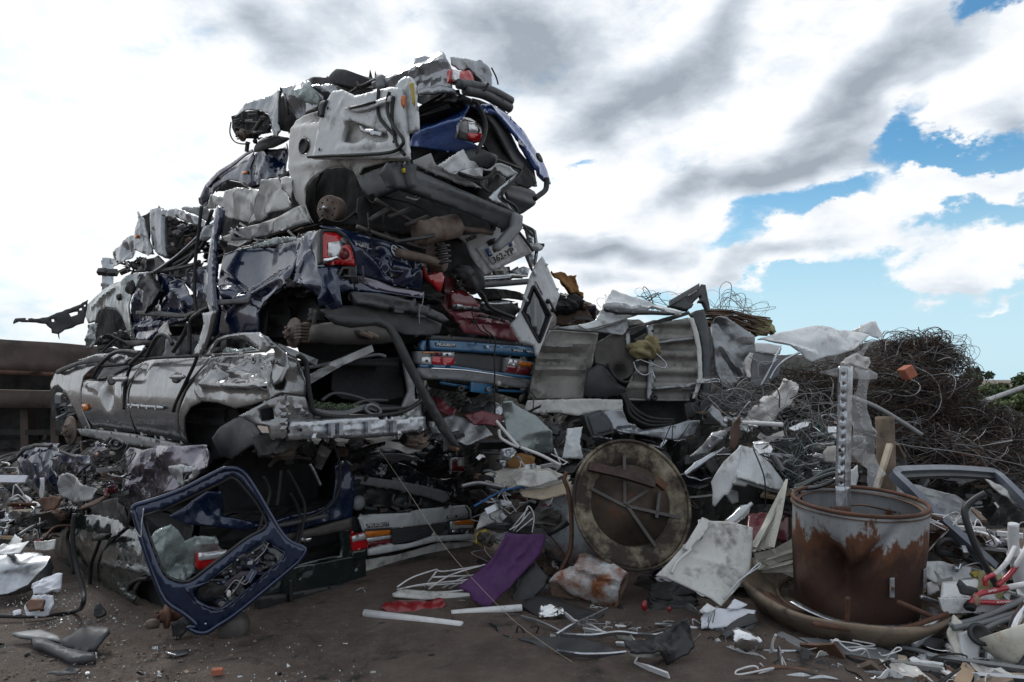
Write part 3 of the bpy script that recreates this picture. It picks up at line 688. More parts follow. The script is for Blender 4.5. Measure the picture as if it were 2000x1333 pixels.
def strips(name, par, pl, lst, m, w, r=.01, n=6):
    return each(name, [sweep(hits(pl, p, w), circ(r * (.68 if .016 < r < .03 else 1), n)) for p in lst], M[m], par)
MECH = ['underbody_steel', 'black_plastic', 'scrap_mix', 'brake_rust', 'bare_steel']

# ---- top: silver car
def top_silver():
    t = car('crushed silver car lying topmost on the pile with a torn red and clear tail lamp'); s = side(885, 200, 4.95); r = rear(885, 200, 4.95); sp = M['silver_blue_paint']
    hull(t, 885, 150, 178, 4.95, 3.1, .8, dz0=-.1, dz1=-.36, a0=.15, b0=.12)
    panel('gap_backing', Z(1, "430,320 560,260 700,235 900,240 1010,290 880,330 700,420 530,500 440,480"), s.off(-.25), M['dark_interior'], t, cr=(.03, .3), th=.03)  # dark sheet added behind the panels to close bright sky gaps
    panel('front_fender', Z(1, "200,408 240,365 285,330 390,280 465,255 458,330 455,440 462,490 435,520 412,505 410,440 385,392 340,373 285,376 235,395"), s, sp, t, cr=(.028, .22), bow=.03, dents=[(520, 195, 25, -.05)])
    panel('wheel_arch_liner', Z(1, "205,412 240,395 300,378 350,378 395,400 412,500 330,512 295,500 225,520 200,470"), s.off(-.12), M['dark_interior'], t, th=.02, cr=(.03, .15))
    clutter('suspension', t, s, Z(1, "200,430 300,390 400,420 405,510 320,530 300,560 240,545 205,520"), 26, ['underbody_steel', 'black_plastic', 'scrap_mix'], 11, .03, .09, .12)
    hub('wheel_hub', s.hit(*Zp(1, 258, 512)), -B + Vector((0, 0, -.2)), .062, t)
    tube('strut', hits(s, Z(1, "300,500 330,450 360,410"), -.03), .022, M['underbody_steel'], t)
    tube('brake_hose', hits(s, Z(1, "198,440 192,500 215,545 260,560 300,555"), .0), .007, M['rubber'], t)
    bar('stub', hits(s, Z(1, "278,545 272,600"), -.02), .03, .03, M['underbody_steel'], t)
    panel('front_door', Z(1, "468,252 530,240 620,232 690,300 690,345 640,375 560,398 515,412 500,370 486,300"), s, sp, t, cr=(.03, .25), dents=[(575, 215, 30, -.07)])
    strips('door_seam', t, s, [Z(1, "470,255 460,330 458,450"), Z(1, "490,290 510,400")], 'black_plastic', .0, .018)
    panel('windscreen', Z(1, "480,245 570,205 620,215 640,260 662,310 650,345 580,330 540,300 500,300"), s.off(.05), M['crazed_glass'], t, cr=(.035, .16), rag=.01, bow=.05)
    panel('roof_liner', Z(1, "600,212 720,188 800,190 905,215 880,262 760,250 640,248"), s.off(-.1), M['black_plastic'], t, cr=(.03, .25))
    panel('roof_edge', Z(1, "620,245 650,232 780,240 830,290 820,300 700,275 650,262"), s.off(-.02), M['silver_blue_paint'], t, cr=(.02, .2))
    panel('headrest', Z(1, "722,190 745,152 770,148 830,160 950,215 905,265 840,245 735,222"), s.off(.03), M['seat_cloth'], t, th=.1, smooth=True, bow=.03, cr=(.006, .2), bev=.02)
    panel('seat_frame', Z(1, "980,190 995,182 1020,184 1023,252 985,252"), s.off(.04), M['grey_plastic'], t, th=.04, cr=(.004, .2))
    strips('seat_bars', t, s, [Z(1, "790,255 830,300 900,260"), Z(1, "900,230 920,250 1000,215")], 'underbody_steel', .03, .012)
    panel('rear_quarter', Z(1, "925,255 1040,182 1110,150 1190,112 1195,85 1260,75 1330,55 1360,70 1385,115 1396,160 1396,262 1340,246 1200,268 1185,250 1100,262 1000,262"), s, sp, t, cr=(.03, .3), folds=[(735, 165, 880, 118, 14, .05), (790, 172, 876, 160, 8, -.03)], rag=.004)
    panel('sill', Z(1, "1195,268 1330,240 1396,256 1402,278 1340,278 1210,292"), s.off(.02), sp, t, cr=(.01, .2), th=.03)
    panel('rear_panel', Z(1, "1390,88 1480,95 1560,105 1590,140 1615,185 1617,268 1560,245 1535,185 1500,150 1440,158 1396,132"), r, sp, t, cr=(.03, .18), rag=.006)
    panel('boot_lining', Z(1, "1440,158 1500,150 1540,185 1570,245 1520,235 1510,180"), r.off(-.06), M['dark_interior'], t, cr=(.01, .2))
    tl = panel('tail_lamp', Z(1, "1396,155 1415,160 1440,165 1490,160 1512,185 1522,232 1430,226 1398,222"), r.off(.02), M['red_lens'], t, cr=(.01, .1), th=.05)
    panel('clear_section', Z(1, "1398,160 1438,168 1440,190 1432,224 1400,220"), r.off(.02), M['clear_lens'], tl, base=tl, off=.006, cr=(0, 1))
    bp = tube('bumper', hits(r, Z(1, "1405,245 1500,258 1600,290 1690,338"), .05), .036, M['bumper_plastic'], t, n=12); tube('bumper', hits(r, Z(1, "1440,280 1540,300 1620,340 1685,375"), .05), .036, M['bumper_plastic'], t, n=12)
    clutter('bumper_bracket', t, r, Z(1, "1430,240 1600,280 1690,340 1600,330"), 14, ['black_plastic', 'bumper_plastic'], 12, .02, .06, .05, .08)
    tube('loose_wire', hits(r, Z(1, "1600,150 1625,200 1637,242"), .02), .006, M['rubber'], t)
    panel('underside', Z(1, "1190,275 1400,280 1440,300 1420,335 1300,330 1240,350 1195,330"), s.off(-.15), M['black_plastic'], t, cr=(.03, .2))
top_silver()

# ---- blue hatchback
def blue_hatch():
    t = car('crushed bright blue hatchback second from the top with its tailgate hanging open at the right'); s = side(925, 250, 5.15); r = rear(925, 250, 5.15); bl = M['blue_paint']; nv = M['navy_paint']
    hull(t, 925, 235, 330, 5.15, 3.3, 1.0, dz0=-.1, dz1=-.5, a0=.35, b0=.1)
    panel('front_fender', Z(1, "25,850 60,780 120,715 220,650 310,590 322,640 302,690 305,760 315,800 270,790 240,765 190,755 140,775 105,810 60,862 30,882"), s, M['navy_paint'], t, cr=(.016, .3), bow=.05, fn=lambda u, v: .0 * u)
    panel('bonnet', Z(1, "60,780 120,712 220,645 312,585 318,600 220,668 130,735 70,800"), s.off(.015), M['aubergine_paint'], t, cr=(.012, .3))
    panel('wheel_arch_liner', Z(1, "95,815 140,777 190,757 240,767 292,800 250,815 160,815"), s.off(-.12), M['dark_interior'], t, th=.02)
    panel('front_end', Z(1, "22,850 60,845 80,900 60,930 28,910"), s.off(-.03), M['black_plastic'], t, cr=(.03, .1))
    panel('front_door', Z(1, "298,640 340,597 420,580 492,553 506,640 506,722 450,737 400,750 365,800 315,792 298,700"), s.off(-.02), nv, t, cr=(.035, .2), dents=[(540, 300, 30, -.08)])
    panel('mirror', Z(1, "318,595 350,530 410,510 455,515 470,545 420,575 380,585 335,602"), s.off(.06), M['black_plastic'], t, th=.08, smooth=True, bow=.03, cr=(0, 1), bev=.02)
    panel('indicator', Z(1, "255,709 280,705 283,721 257,726"), s.off(.02), M['orange_lens'], t, th=.02, cr=(0, 1))
    panel('rear_quarter', Z(1, "1162,548 1212,490 1200,430 1215,395 1290,352 1350,328 1450,335 1478,352 1470,410 1446,480 1446,530 1482,543 1505,560 1490,592 1400,602 1290,590 1240,582 1165,575"), s, bl, t, cr=(.012, .35), bow=.07, folds=[(806, 262, 905, 232, 16, .05), (860, 225, 905, 205, 10, -.05)], dents=[(850, 215, 22, -.07)])
    panel('wheel_arch_liner', Z(1, "1170,585 1290,592 1350,622 1392,662 1320,690 1190,660"), s.off(-.15), M['dark_interior'], t, th=.02)
    panel('rear_bumper', Z(1, "1375,645 1420,602 1500,580 1590,600 1622,640 1570,690 1470,660"), s.off(.03), M['bumper_plastic'], t, smooth=True, bow=.04, cr=(.006, .3), th=.04)
    tl = panel('tail_lamp', Z(1, "1448,440 1470,410 1512,415 1557,450 1558,520 1572,552 1510,547 1447,530"), r.off(.03), M['smoke_lens'], t, cr=(.0, 1), bow=.03, th=.05)
    panel('red_section', Z(1, "1484,500 1565,505 1570,550 1512,545 1486,525"), r.off(.03), M['red_lens'], tl, base=tl, off=.006, cr=(0, 1))
    panel('clear_section', Z(1, "1485,440 1530,440 1535,490 1487,495"), r.off(.03), M['clear_lens'], tl, base=tl, off=.006, cr=(0, 1))
    tube('door_seal', hits(r, Z(1, "1475,335 1500,350 1535,420 1548,480 1532,550 1505,605 1510,640"), .06), .017, M['rubber'], t)
    panel('boot_lining', Z(1, "1535,365 1600,375 1680,450 1760,600 1860,770 1820,800 1700,770 1560,690 1600,610 1560,540 1555,440"), r.off(-.12), M['dark_interior'], t, cr=(.03, .3), th=.02)
    r2 = rear(930, 205, 5.2, yaw=12)
    panel('tailgate', Z(1, "1530,345 1610,340 1700,402 1780,490 1830,570 1890,650 1915,705 1936,778 1905,760 1838,695 1760,590 1705,480 1640,402 1560,388"), r2.off(.06), bl, t, cr=(.008, .4), th=.03, folds=[(960, 215, 1050, 330, 14, .05)])
    panel('tailgate_lining', Z(1, "1562,388 1640,402 1705,480 1765,600 1842,700 1858,792 1828,785 1725,650 1630,470 1590,420"), r2.off(.03), M['charcoal_plastic'], t, cr=(.008, .3), th=.03)
    text('lettering', 'RENAULT', Zp(1, 1757, 560), Zp(1, 1812, 588), 8, r2.off(.10), M['white_print'], t)
    panel('wiper_hole', Z(1, "1858,610 1872,612 1888,640 1890,660 1874,652 1860,632"), r2.off(.10), M['rubber'], t, smooth=True, cr=(0, 1), th=.01)
    c = r.hit(*Zp(1, 1775, 850)); tube('spare_tyre', [c + (A * -.0) + (B * math.cos(a) * .17 + UP * math.sin(a) * .2) + A * .25 for a in [i * .35 - 1.6 for i in range(18)]], .06, M['tyre_rubber'], t, n=10)
    tube('bumper_hose', hits(r, Z(1, "1805,770 1800,830 1760,865 1740,880"), .2), .022, M['rubber'], t)
    panel('lower_bumper', Z(1, "1690,760 1760,745 1845,800 1850,880 1800,935 1745,920 1700,860"), r.off(-.1), M['bumper_plastic'], t, smooth=True, bow=.08, cr=(.004, .3), th=.03, fn=lambda u, v: .012 * np.sin(v * 60))
blue_hatch()

# ---- white van
def white_van():
    t = car('dirty white van rear with a round filler hole and long dark grey bumper'); s = side(795, 330, 4.6); r = rear(795, 330, 4.6); wp = M['dirty_white_paint']
    hull(t, 795, 260, 395, 4.6, 1.15, 1.15, a0=.5, b0=.5, m='dark_interior', seed=5)
    panel('body_side', Z(1, "495,470 508,420 560,393 670,362 700,332 830,300 1060,280 1150,300 1160,652 1050,652 905,690 875,742 850,700 800,680 720,692 645,742 598,802 582,880 600,960 612,985 570,920 535,860 512,720 500,600"), s, wp, t, res=.03, cr=(.008, .5), bow=.05, holes=[[Zp(1, 595 + 27 * math.cos(a * .5236), 572 + 43 * math.sin(a * .5236)) for a in range(12)]],
          folds=[(560, 328, 690, 312, 8, .025), (562, 235, 690, 215, 12, -.04), (592, 370, 620, 340, 10, .02)])
    lathe('filler_ring', [(.062, .0), (.062, .014), (.05, .018), (.047, -.03), (.04, -.05), (0, -.05)], s.hit(*Zp(1, 595, 572)), -B, M['black_plastic'], t)
    lathe('filler_neck', [(.035, -.045), (.033, -.03), (0, -.032)], s.hit(*Zp(1, 594, 578)), -B, M['grey_plastic'], t)
    panel('wheel_arch_liner', Z(1, "600,800 640,740 720,690 800,680 860,700 905,760 930,900 900,1000 690,1000 640,990 605,960 580,870"), s.off(-.3), M['dark_interior'], t, cr=(.02, .3), th=.02)
    panel('wheel_arch_liner', Z(1, "582,880 600,800 645,742 690,712 660,790 650,880 690,1000 640,990 605,970"), s.off(-.24), M['scrap_dark'], t, cr=(.01, .3), th=.01)
    c = s.hit(*Zp(1, 752, 918), .05); lathe('brake_drum', [(.0, .012), (.022, .012), (.024, .002), (.085, .0), (.098, -.006), (.104, -.02), (.104, -.1), (.096, -.11), (.05, -.14), (0, -.14)], c, -B + A * -.35 + Vector((0, 0, -.05)), M['brake_rust'], t)
    lathe('wheel_nut', [(.0, .05), (.014, .045), (.018, .02), (.018, .0)], c, -B + A * -.35 + Vector((0, 0, -.05)), M['zinc_steel'], t, 12)
    a = -B + A * -.35 + Vector((0, 0, -.05)); a.normalize(); u = a.orthogonal().normalized(); v = a.cross(u)
    each('bolt_hole', [lathe_vf([(.008, .003), (0, .004)], c + (u * math.cos(i * .785) + v * math.sin(i * .785)) * .065, a, 8) for i in range(8)], M['rubber'], t)
    merge('coil_spring', [spring_vf(s.hit(*Zp(1, 915, 800), -.22), s.hit(*Zp(1, 935, 1005), -.22), .05, .0085, 5.5)], M['underbody_steel'], t)
    lathe('spring_seat', [(.07, 0), (.07, .03), (.04, .05)], s.hit(*Zp(1, 935, 1020), -.22), UP, M['underbody_steel'], t)
    panel('spring_bracket', Z(1, "960,865 1020,875 990,940 975,940"), s.off(-.2), M['bare_steel'], t, th=.02)
    ru = r.off(.03); bm = M['bumper_plastic']
    panel('bumper', Z(1, "1060,655 1150,662 1210,690 1400,780 1600,872 1745,932 1740,975 1735,1022 1700,1022 1500,937 1300,862 1150,802 1090,800"), r.off(.05), bm, t, th=.1, bow=.05, cr=(.004, .4), folds=[(796, 338, 1000, 420, 9, .03)])
    panel('bumper_side', Z(1, "875,738 1060,655 1150,661 1150,800 1090,800 955,862 930,856"), s.off(.06), bm, t, th=.08, bow=.03, cr=(.004, .4), folds=[(700, 345, 795, 318, 10, .02)])
    panel('bumper_end', Z(1, "1735,927 1782,950 1778,1020 1722,1092 1655,1142 1648,1110 1700,1042 1735,1000"), r.off(.09), M['grey_plastic'], t, th=.06, cr=(.004, .3))
    st = panel('sticker', Z(1, "1122,695 1140,690 1143,715 1126,719"), s.off(.075), M['yellow_sticker'], t, th=.003, cr=(0, 1))
    # underside seen from below
    zb = P(795, 395, 4.6).z
    fl = r.off(-.3)
    panel('underbody', Z(1, "900,850 1090,790 1180,830 1500,930 1690,1010 1600,1040 1420,1060 1200,1060 1000,1030 900,1000"), fl, M['dark_interior'], t, th=.03, cr=(.05, .3), res=.06)
    strips('chassis_rail', t, r, [Z(1, "1060,840 1250,960 1420,1060"), Z(1, "960,990 1150,1060 1330,1110")], 'underbody_steel', -.15, .022)
    strips('crossmember', t, r, [Z(1, "1120,940 1230,900"), Z(1, "1200,990 1330,940"), Z(1, "1010,960 1120,890")], 'scrap_mix', -.12, .025)
    clutter('chassis_part', t, r, Z(1, "960,870 1100,810 1300,870 1480,940 1350,1050 1150,1080 1000,1010"), 9, ['scrap_dark', 'black_plastic'], 21, .06, .2, .3, -.12)
    panel('floor_pan', Z(1, "1100,1060 1500,1040 1510,1250 1250,1270 1120,1160"), r.off(-.65), M['dark_interior'], t, cr=(.03, .3))  # added dark sheet closing a sky gap, no real floor part
    tube('towing_eye', hits(r, Z(1, "1150,850 1200,862 1225,835 1215,828 1195,850"), .0), .01, M['bare_steel'], t)
    m0 = r.hit(*Zp(1, 1270, 1035), -.12); m1 = r.hit(*Zp(1, 1490, 990), -.12); ax = (m1 - m0).normalized(); ln = (m1 - m0).length
    lathe('silencer', [(0, 0), (.06, 0), (.085, .02), (.088, .04), (.085, .05), (.088, .2), (.092, .21), (.086, .22), (.088, ln - .03), (.06, ln), (0, ln)], m0, ax, M['brake_rust'], t)
    tube('tailpipe', hits(r, Z(1, "1485,1005 1530,1018 1600,1022 1655,1035"), -.08), .022, M['brake_rust'], t, n=12)
    strips('axle_beam', t, r, [Z(1, "1165,1140 1280,1165 1400,1200")], 'brake_rust', -.12, .034)
    strips('damper', t, r, [Z(1, "1110,1090 1320,1052")], 'black_plastic', -.04, .016)
    merge('coil_spring', [spring_vf(r.hit(*Zp(1, 1395, 1085), -.1), r.hit(*Zp(1, 1405, 1200), -.1), .048, .011, 4)], M['black_plastic'], t)
    lathe('brake_drum', [(0, .03), (.1, .03), (.11, .02), (.115, -.08), (0, -.08)], r.hit(*Zp(1, 1450, 1155), -.22), A * -1 + B * .6, M['brake_rust'], t)
    # door hanging on the flank, its inner side outwards
    sd_ = s.off(.10); dm = M['white_paint']
    hole = Z(1, "800,540 832,438 872,440 1010,490 1045,490 1050,532 1000,552 975,545 930,530 905,545 880,557 825,552")
    dr = panel('door', Z(1, "635,640 690,372 720,320 745,275 800,265 870,300 1060,250 1110,255 1128,330 1150,600 1145,635 900,640"), sd_, dm, t, res=.022, holes=[hole], th=.035, cr=(.003, .25), rag=.002, dents=[(690, 300, 40, .015)], folds=[(668, 220, 682, 245, 6, .03), (660, 290, 790, 280, 6, .02), (645, 250, 670, 195, 6, .02), (668, 236, 700, 255, 5, .02), (700, 255, 760, 262, 5, .02)])
    panel('door_skin', Z(1, "700,600 740,400 900,400 1100,430 1110,600"), s.off(.035), M['dirty_white_paint'], dr, cr=(.008, .3))
    panel('door_bracket', Z(1, "878,450 905,455 920,478 1020,482 1008,522 900,492"), s.off(.075), M['zinc_steel'], dr, th=.012, cr=(.002, .2))
    panel('door_ledge', Z(1, "800,368 860,352 1000,322 1062,300 1062,330 1005,350 880,384 840,380"), s.off(.13), dm, dr, th=.02, cr=(.01, .2))
    tube('door_seal', hits(sd_, Z(1, "635,635 760,630 900,626 1080,612 1140,578 1150,540 1100,470 1068,400 1066,330 1078,285"), .03), .012, M['rubber'], dr)
    strips('slot', dr, sd_, [Z(1, "862,375 1005,340")], 'rubber', .035, .008)
    each('bolt_hole', [lathe_vf([(.013, 0), (0, .004)], sd_.hit(*Zp(1, x, y), .012), sd_.n, 10) for x, y in ((730, 368), (1093, 508), (1090, 528), (1088, 548), (684, 592), (1060, 300))], M['rubber'], dr)
    panel('hinge', Z(1, "664,410 678,330 715,320 700,360 690,412"), s.off(.12), M['black_plastic'], dr, th=.03, cr=(.004, .1))
    panel('door_pillar', Z(1, "1095,260 1105,215 1130,190 1165,192 1190,250 1196,340 1202,480 1155,500 1135,400"), s.off(.06), dm, t, cr=(.02, .15), th=.03)
    panel('yellow_strip', Z(1, "1163,225 1186,230 1195,350 1180,342"), s.off(.09), M['yellow_plastic'], t, th=.004, cr=(.004, .1))
    panel('orange_rag', Z(1, "1120,300 1142,295 1142,345 1132,368 1122,345"), s.off(.10), M['orange_plastic'], t, th=.004, cr=(.01, .06))
    strips('loose_cable', t, s, [Z(1, "1150,330 1140,420 1150,520 1170,590 1210,640"), Z(1, "1068,290 1066,420 1110,490 1160,540")], 'rubber', .11, .012)
    # torn tail sheets right of the door
    panel('torn_panel', Z(1, "1160,660 1285,608 1310,670 1420,722 1560,800 1480,792 1300,722"), r.off(-.02), M['grey_paint'], t, cr=(.02, .2), th=.01)
    panel('torn_panel', Z(1, "1315,680 1460,588 1478,620 1492,652 1700,668 1752,722 1700,740 1640,700 1500,700 1400,720"), r.off(.02), dm, t, cr=(.035, .16), th=.008, rag=.005)
    panel('torn_panel', Z(1, "1400,720 1500,690 1560,690 1560,745 1450,730"), r.off(.05), dm, t, cr=(.02, .1), th=.01)
    panel('torn_panel', Z(1, "1420,722 1560,750 1640,720 1700,740 1640,830 1560,802"), r.off(-.05), M['black_plastic'], t, cr=(.03, .15), th=.01)
    strips('seal_strip', t, r, [Z(1, "1590,650 1700,690 1740,720 1650,820 1640,860 1700,900 1720,930"), Z(1, "1400,725 1500,755 1560,745 1600,700")], 'rubber', .06, .018)
    panel('trim_piece', Z(1, "1600,850 1650,800 1700,760 1750,722 1740,745 1680,830 1700,880 1730,925 1690,900 1620,870"), r.off(.04), M['zinc_steel'], t, cr=(.01, .1), th=.01)
    # crumpled forward end
    panel('gap_backing', Z(1, "110,880 200,820 380,790 470,740 540,740 600,960 560,1010 300,1110 160,1120"), s.off(-.12), M['scrap_dark'], t, cr=(.04, .25), th=.03)  # dark sheet added so no sky shows between the crumpled wings
    panel('crumpled_wing', Z(1, "62,912 100,832 160,850 168,812 220,798 300,800 365,810 350,850 330,922 290,985 180,960 130,900"), s.off(.05), M['dirty_white_paint'], t, cr=(.05, .18), rag=.004)
    panel('crumpled_wing', Z(1, "290,992 335,910 365,800 388,758 445,738 458,802 522,880 500,902 330,985"), s.off(.09), M['dirty_white_paint'], t, cr=(.04, .22), rag=.003, folds=[(500, 430, 520, 355, 10, .05)])
    panel('crumpled_wing', Z(1, "455,742 520,733 526,810 520,860 480,830"), s.off(.02), M['dirty_white_paint'], t, cr=(.03, .1), rag=.003)
    panel('sill', Z(1, "150,1062 380,980 560,900 585,930 612,985 580,992 420,1045 270,1100 180,1122"), s.off(.06), M['dirty_white_paint'], t, cr=(.008, .3), th=.04, folds=[(450, 450, 590, 408, 5, -.02)])
white_van()

# ---- silver cab at the left
def silver_cab():
    t = car('mangled pale silver van nose with an open engine bay at the upper left'); s = side(420, 450, 5.6); sp = M['silver_blue_paint']
    hull(t, 420, 425, 470, 5.6, 1.0, 1.0, b0=.35, dz1=-.05)
    panel('front_wing', Z(2, "672,385 720,330 785,262 830,248 842,300 840,372 790,405 740,432 690,447"), s.off(.05), sp, t, cr=(.05, .2), rag=.003)
    panel('wing_edge', Z(2, "845,98 862,125 880,150 905,250 932,362 910,377 870,360 835,345 828,270 838,180"), s.off(.1), sp, t, cr=(.02, .15), th=.015)
    panel('front_pillar', Z(2, "928,98 985,84 1002,130 1005,250 1016,392 975,372 938,335 930,200"), s.off(.06), sp, t, cr=(.012, .2), th=.05, holes=[[Zp(2, 950 + 6 * math.cos(a), 220 + 10 * math.sin(a)) for a in range(6)], [Zp(2, 950 + 7 * math.cos(a), 312 + 11 * math.sin(a)) for a in range(6)], [Zp(2, 948 + 7 * math.cos(a), 348 + 11 * math.sin(a)) for a in range(6)]])
    panel('inner_wing', Z(2, "875,150 930,100 935,335 960,375 920,365 900,250"), s.off(-.02), M['dark_interior'], t, cr=(.03, .15))
    panel('roof_lining', Z(2, "995,95 1100,84 1180,115 1292,182 1262,207 1180,180 1090,145 1005,135"), s.off(.08), sp, t, cr=(.035, .14), rag=.004)
    panel('roof', Z(2, "1080,92 1140,75 1285,80 1310,150 1290,175 1200,120"), s.off(-.05), M['grey_paint'], t, cr=(.04, .2))
    panel('engine_bay', Z(2, "1000,132 1200,185 1270,205 1230,270 1300,300 1180,410 1100,412 1010,392"), s.off(-.14), M['dark_interior'], t, cr=(.03, .2))
    clutter('engine_part', t, s, Z(2, "1005,150 1200,190 1270,215 1220,280 1270,310 1150,400 1020,385"), 46, ['black_plastic', 'scrap_mix', 'underbody_steel', 'charcoal_plastic', 'rusty_steel', 'grey_plastic'], 31, .03, .10, .12)
    clutter('loose_part', t, s, Z(2, "740,430 870,390 910,420 850,470 760,510"), 26, ['black_plastic', 'scrap_mix', 'underbody_steel'], 33, .03, .1, .1, .02)
    panel('side_lamp', Z(2, "832,255 845,250 846,270 834,272"), s.off(.12), M['orange_lens'], t, th=.02, cr=(0, 1))
    panel('torn_wing', Z(2, "1222,255 1300,185 1340,130 1335,220 1290,290 1250,290"), s.off(.1), M['silver_blue_paint'], t, cr=(.04, .15))
silver_cab()
# ---- navy hatchback in the middle
def navy_hatch():
    t = car('crushed navy blue hatchback lettered POLO with a whole red tail lamp'); s = side(640, 480, 4.45); r = rear(640, 480, 4.45); nv = M['navy_paint']
    hull(t, 640, 470, 640, 4.45, 3.4, 1.1, a0=.75, b0=.16, dz0=-.02, dz1=-.24)
    hull(t, 640, 470, 560, 4.45, .9, 1.1, a0=.08, b0=.16)
    gg = M['grey_green_paint']
    panel('front_fender', Z(2, "520,742 545,682 590,625 640,580 740,520 830,478 852,500 822,640 806,790 805,905 780,907 768,830 755,762 720,712 670,702 612,725 592,790 542,802"), s.off(.03), gg, t, cr=(.025, .3), bow=.04, dents=[(240, 560, 30, .03)], folds=[(180, 600, 250, 540, 10, .03)])
    panel('fender_lining', Z(2, "545,806 602,800 596,870 575,930 555,962 530,960 535,880"), s.off(.02), M['grey_green_paint'], t, cr=(.04, .12), rag=.006)
    panel('wheel_arch_liner', Z(2, "590,792 615,724 672,703 722,714 757,765 778,905 775,960 700,940 600,972"), s.off(-.2), M['dark_interior'], t, th=.02, cr=(.02, .2))
    clutter('engine_part', t, s, Z(2, "620,850 740,830 770,950 600,1000 560,990"), 16, ['black_plastic', 'scrap_mix'], 44, .06, .16, .1, -.02)
    lathe('lamp_socket', [(.03, -.03), (.036, .0), (.02, .012), (0, .0)], s.hit(*Zp(2, 775, 640), .06), -B, M['black_plastic'], t, 12)
    panel('front_door', Z(2, "828,492 960,480 1040,500 1120,530 1205,650 1250,590 1292,640 1312,720 1135,780 1005,832 985,900 812,910 806,790 824,640"), s, nv, t, res=.028, cr=(.055, .22), folds=[(330, 545, 380, 600, 12, .06), (262, 640, 330, 630, 10, .05)], rag=.003)
    panel('front_sill', Z(2, "775,908 985,898 1060,880 1300,870 1330,885 1320,905 1000,915 800,945"), s.off(.02), M['underbody_steel'], t, cr=(.012, .2), th=.03)
    panel('trim_strip', Z(2, "840,722 1000,722 1140,742 1300,685 1312,700 1160,765 1100,770 840,748"), s.off(.07), M['black_plastic'], t, th=.015, cr=(.006, .2))
    panel('door_hinge', Z(2, "1160,740 1230,650 1300,660 1310,720 1220,740"), s.off(.05), M['scrap_dark'], t, cr=(.02, .1))
    panel('mirror', Z(2, "848,570 880,535 905,490 945,545 985,600 960,655 890,738 882,650 890,600"), s.off(.09), M['black_plastic'], t, th=.05, cr=(.015, .12), bev=.01)
    lump('mirror_motor', s.hit(*Zp(2, 905, 590), .13), (.035, .025, .05), M['scrap_mix'], t, 3, .4)
    panel('sill_lining', Z(2, "970,850 1000,810 1050,782 1040,830 1060,870 980,900"), s.off(.06), M['dirty_white_paint'], t, cr=(.02, .12))
    panel('dashboard', Z(2, "830,485 885,420 985,378 1020,420 1150,430 1260,420 1260,570 1205,640 1120,525 960,478"), s.off(-.05), M['black_plastic'], t, cr=(.04, .18))
    panel('cabin_side', Z(2, "1130,520 1200,470 1290,430 1300,600 1260,640 1220,620"), s.off(-.02), nv, t, cr=(.04, .15))
    strips('roof_strip', t, s, [Z(2, "980,480 1150,440 1250,330 1340,100"), Z(2, "960,490 1180,450 1260,420"), Z(2, "1000,490 1080,430 1300,260"), Z(2, "1100,440 1250,350 1300,280")], 'black_plastic', .03, .024)
    strips('roof_strip', t, s, [Z(2, "1000,485 1150,380 1290,250")], 'zinc_steel', .06, .01)
    panel('crushed_roof', Z(2, "1350,260 1480,330 1560,300 1800,260 1850,240 1850,300 1700,330 1470,345 1370,380"), s.off(-.08), M['black_plastic'], t, cr=(.05, .15))
    panel('crushed_roof', Z(2, "1400,230 1500,200 1690,160 1700,230 1560,280 1450,290"), s.off(-.14), M['grey_paint'], t, cr=(.04, .2))
    panel('side_glass', Z(2, "1560,320 1700,270 1830,262 1840,285 1700,310 1580,335"), s.off(-.0), M['crazed_glass'], t, cr=(.02, .1), rag=.006)
    panel('door_pillar', Z(2, "1335,95 1352,72 1364,95 1366,145 1345,250 1336,400 1338,600 1342,720 1325,850 1310,882 1282,870 1300,720 1275,650 1285,430 1312,250"), s.off(.08), nv, t, th=.04, cr=(0, 1), folds=[(421, 430, 418, 600, 5, .03)])
    strips('pillar_seal', t, s, [Z(2, "1345,90 1325,250 1305,430 1300,640 1315,750")], 'rubber', .12, .014)
    panel('side_panel', Z(3, "128,205 190,180 310,150 420,130 555,110 545,180 528,255 515,380 470,395 430,425 370,485 335,550 318,662 110,672 112,560 118,480 124,330"), s, nv, t, res=.018, cr=(.002, .3), bow=.05,
          dents=[(505, 505, 80, -.055), (560, 485, 40, -.02), (445, 590, 20, .04), (560, 555, 18, .03)], folds=[(426, 560, 470, 585, 14, .06), (470, 585, 560, 535, 14, .05), (430, 535, 500, 590, 9, -.04), (440, 625, 480, 570, 8, .03), (540, 565, 500, 610, 8, .03)])
    panel('rear_quarter', Z(3, "562,100 580,84 690,80 700,270 735,290 762,330 770,500 690,517 662,452 622,410 562,385 522,372 530,255 545,180"), s.off(.015), nv, t, res=.026, cr=(.010, .3), bow=.04, bowu=.02, folds=[(612, 455, 570, 560, 9, .03), (575, 550, 640, 560, 12, .04), (640, 560, 655, 600, 8, .03), (590, 470, 612, 520, 10, -.03)])
    panel('trim_strip', Z(3, "114,460 200,458 300,445 298,480 200,484 118,491"), s.off(.07), M['charcoal_plastic'], t, th=.015, cr=(.004, .2))
    panel('torn_edge', Z(3, "470,350 500,330 530,360 580,345 600,380 540,395 480,395"), s.off(.02), M['scrap_dark'], t, cr=(.03, .06), rag=.01)
    panel('wheel_arch_liner', Z(3, "318,662 338,560 372,488 450,412 540,382 622,412 682,512 690,690 470,700 320,670"), s.off(-.26), M['black_plastic'], t, th=.02, cr=(.02, .35))
    panel('wheel_arch_liner', Z(3, "318,662 336,560 372,488 432,425 480,398 400,520 380,680"), s.off(-.08), M['dark_interior'], t, th=.02, cr=(.01, .3))
    hub('brake_disc', s.hit(*Zp(3, 524, 640), -.02), -B + Vector((-.1, 0, .02)), .105, t)
    box('brake_caliper', s.hit(*Zp(3, 612, 640), -.03), B, UP, A, (.13, .14, .07), M['brake_rust'], t, .02)
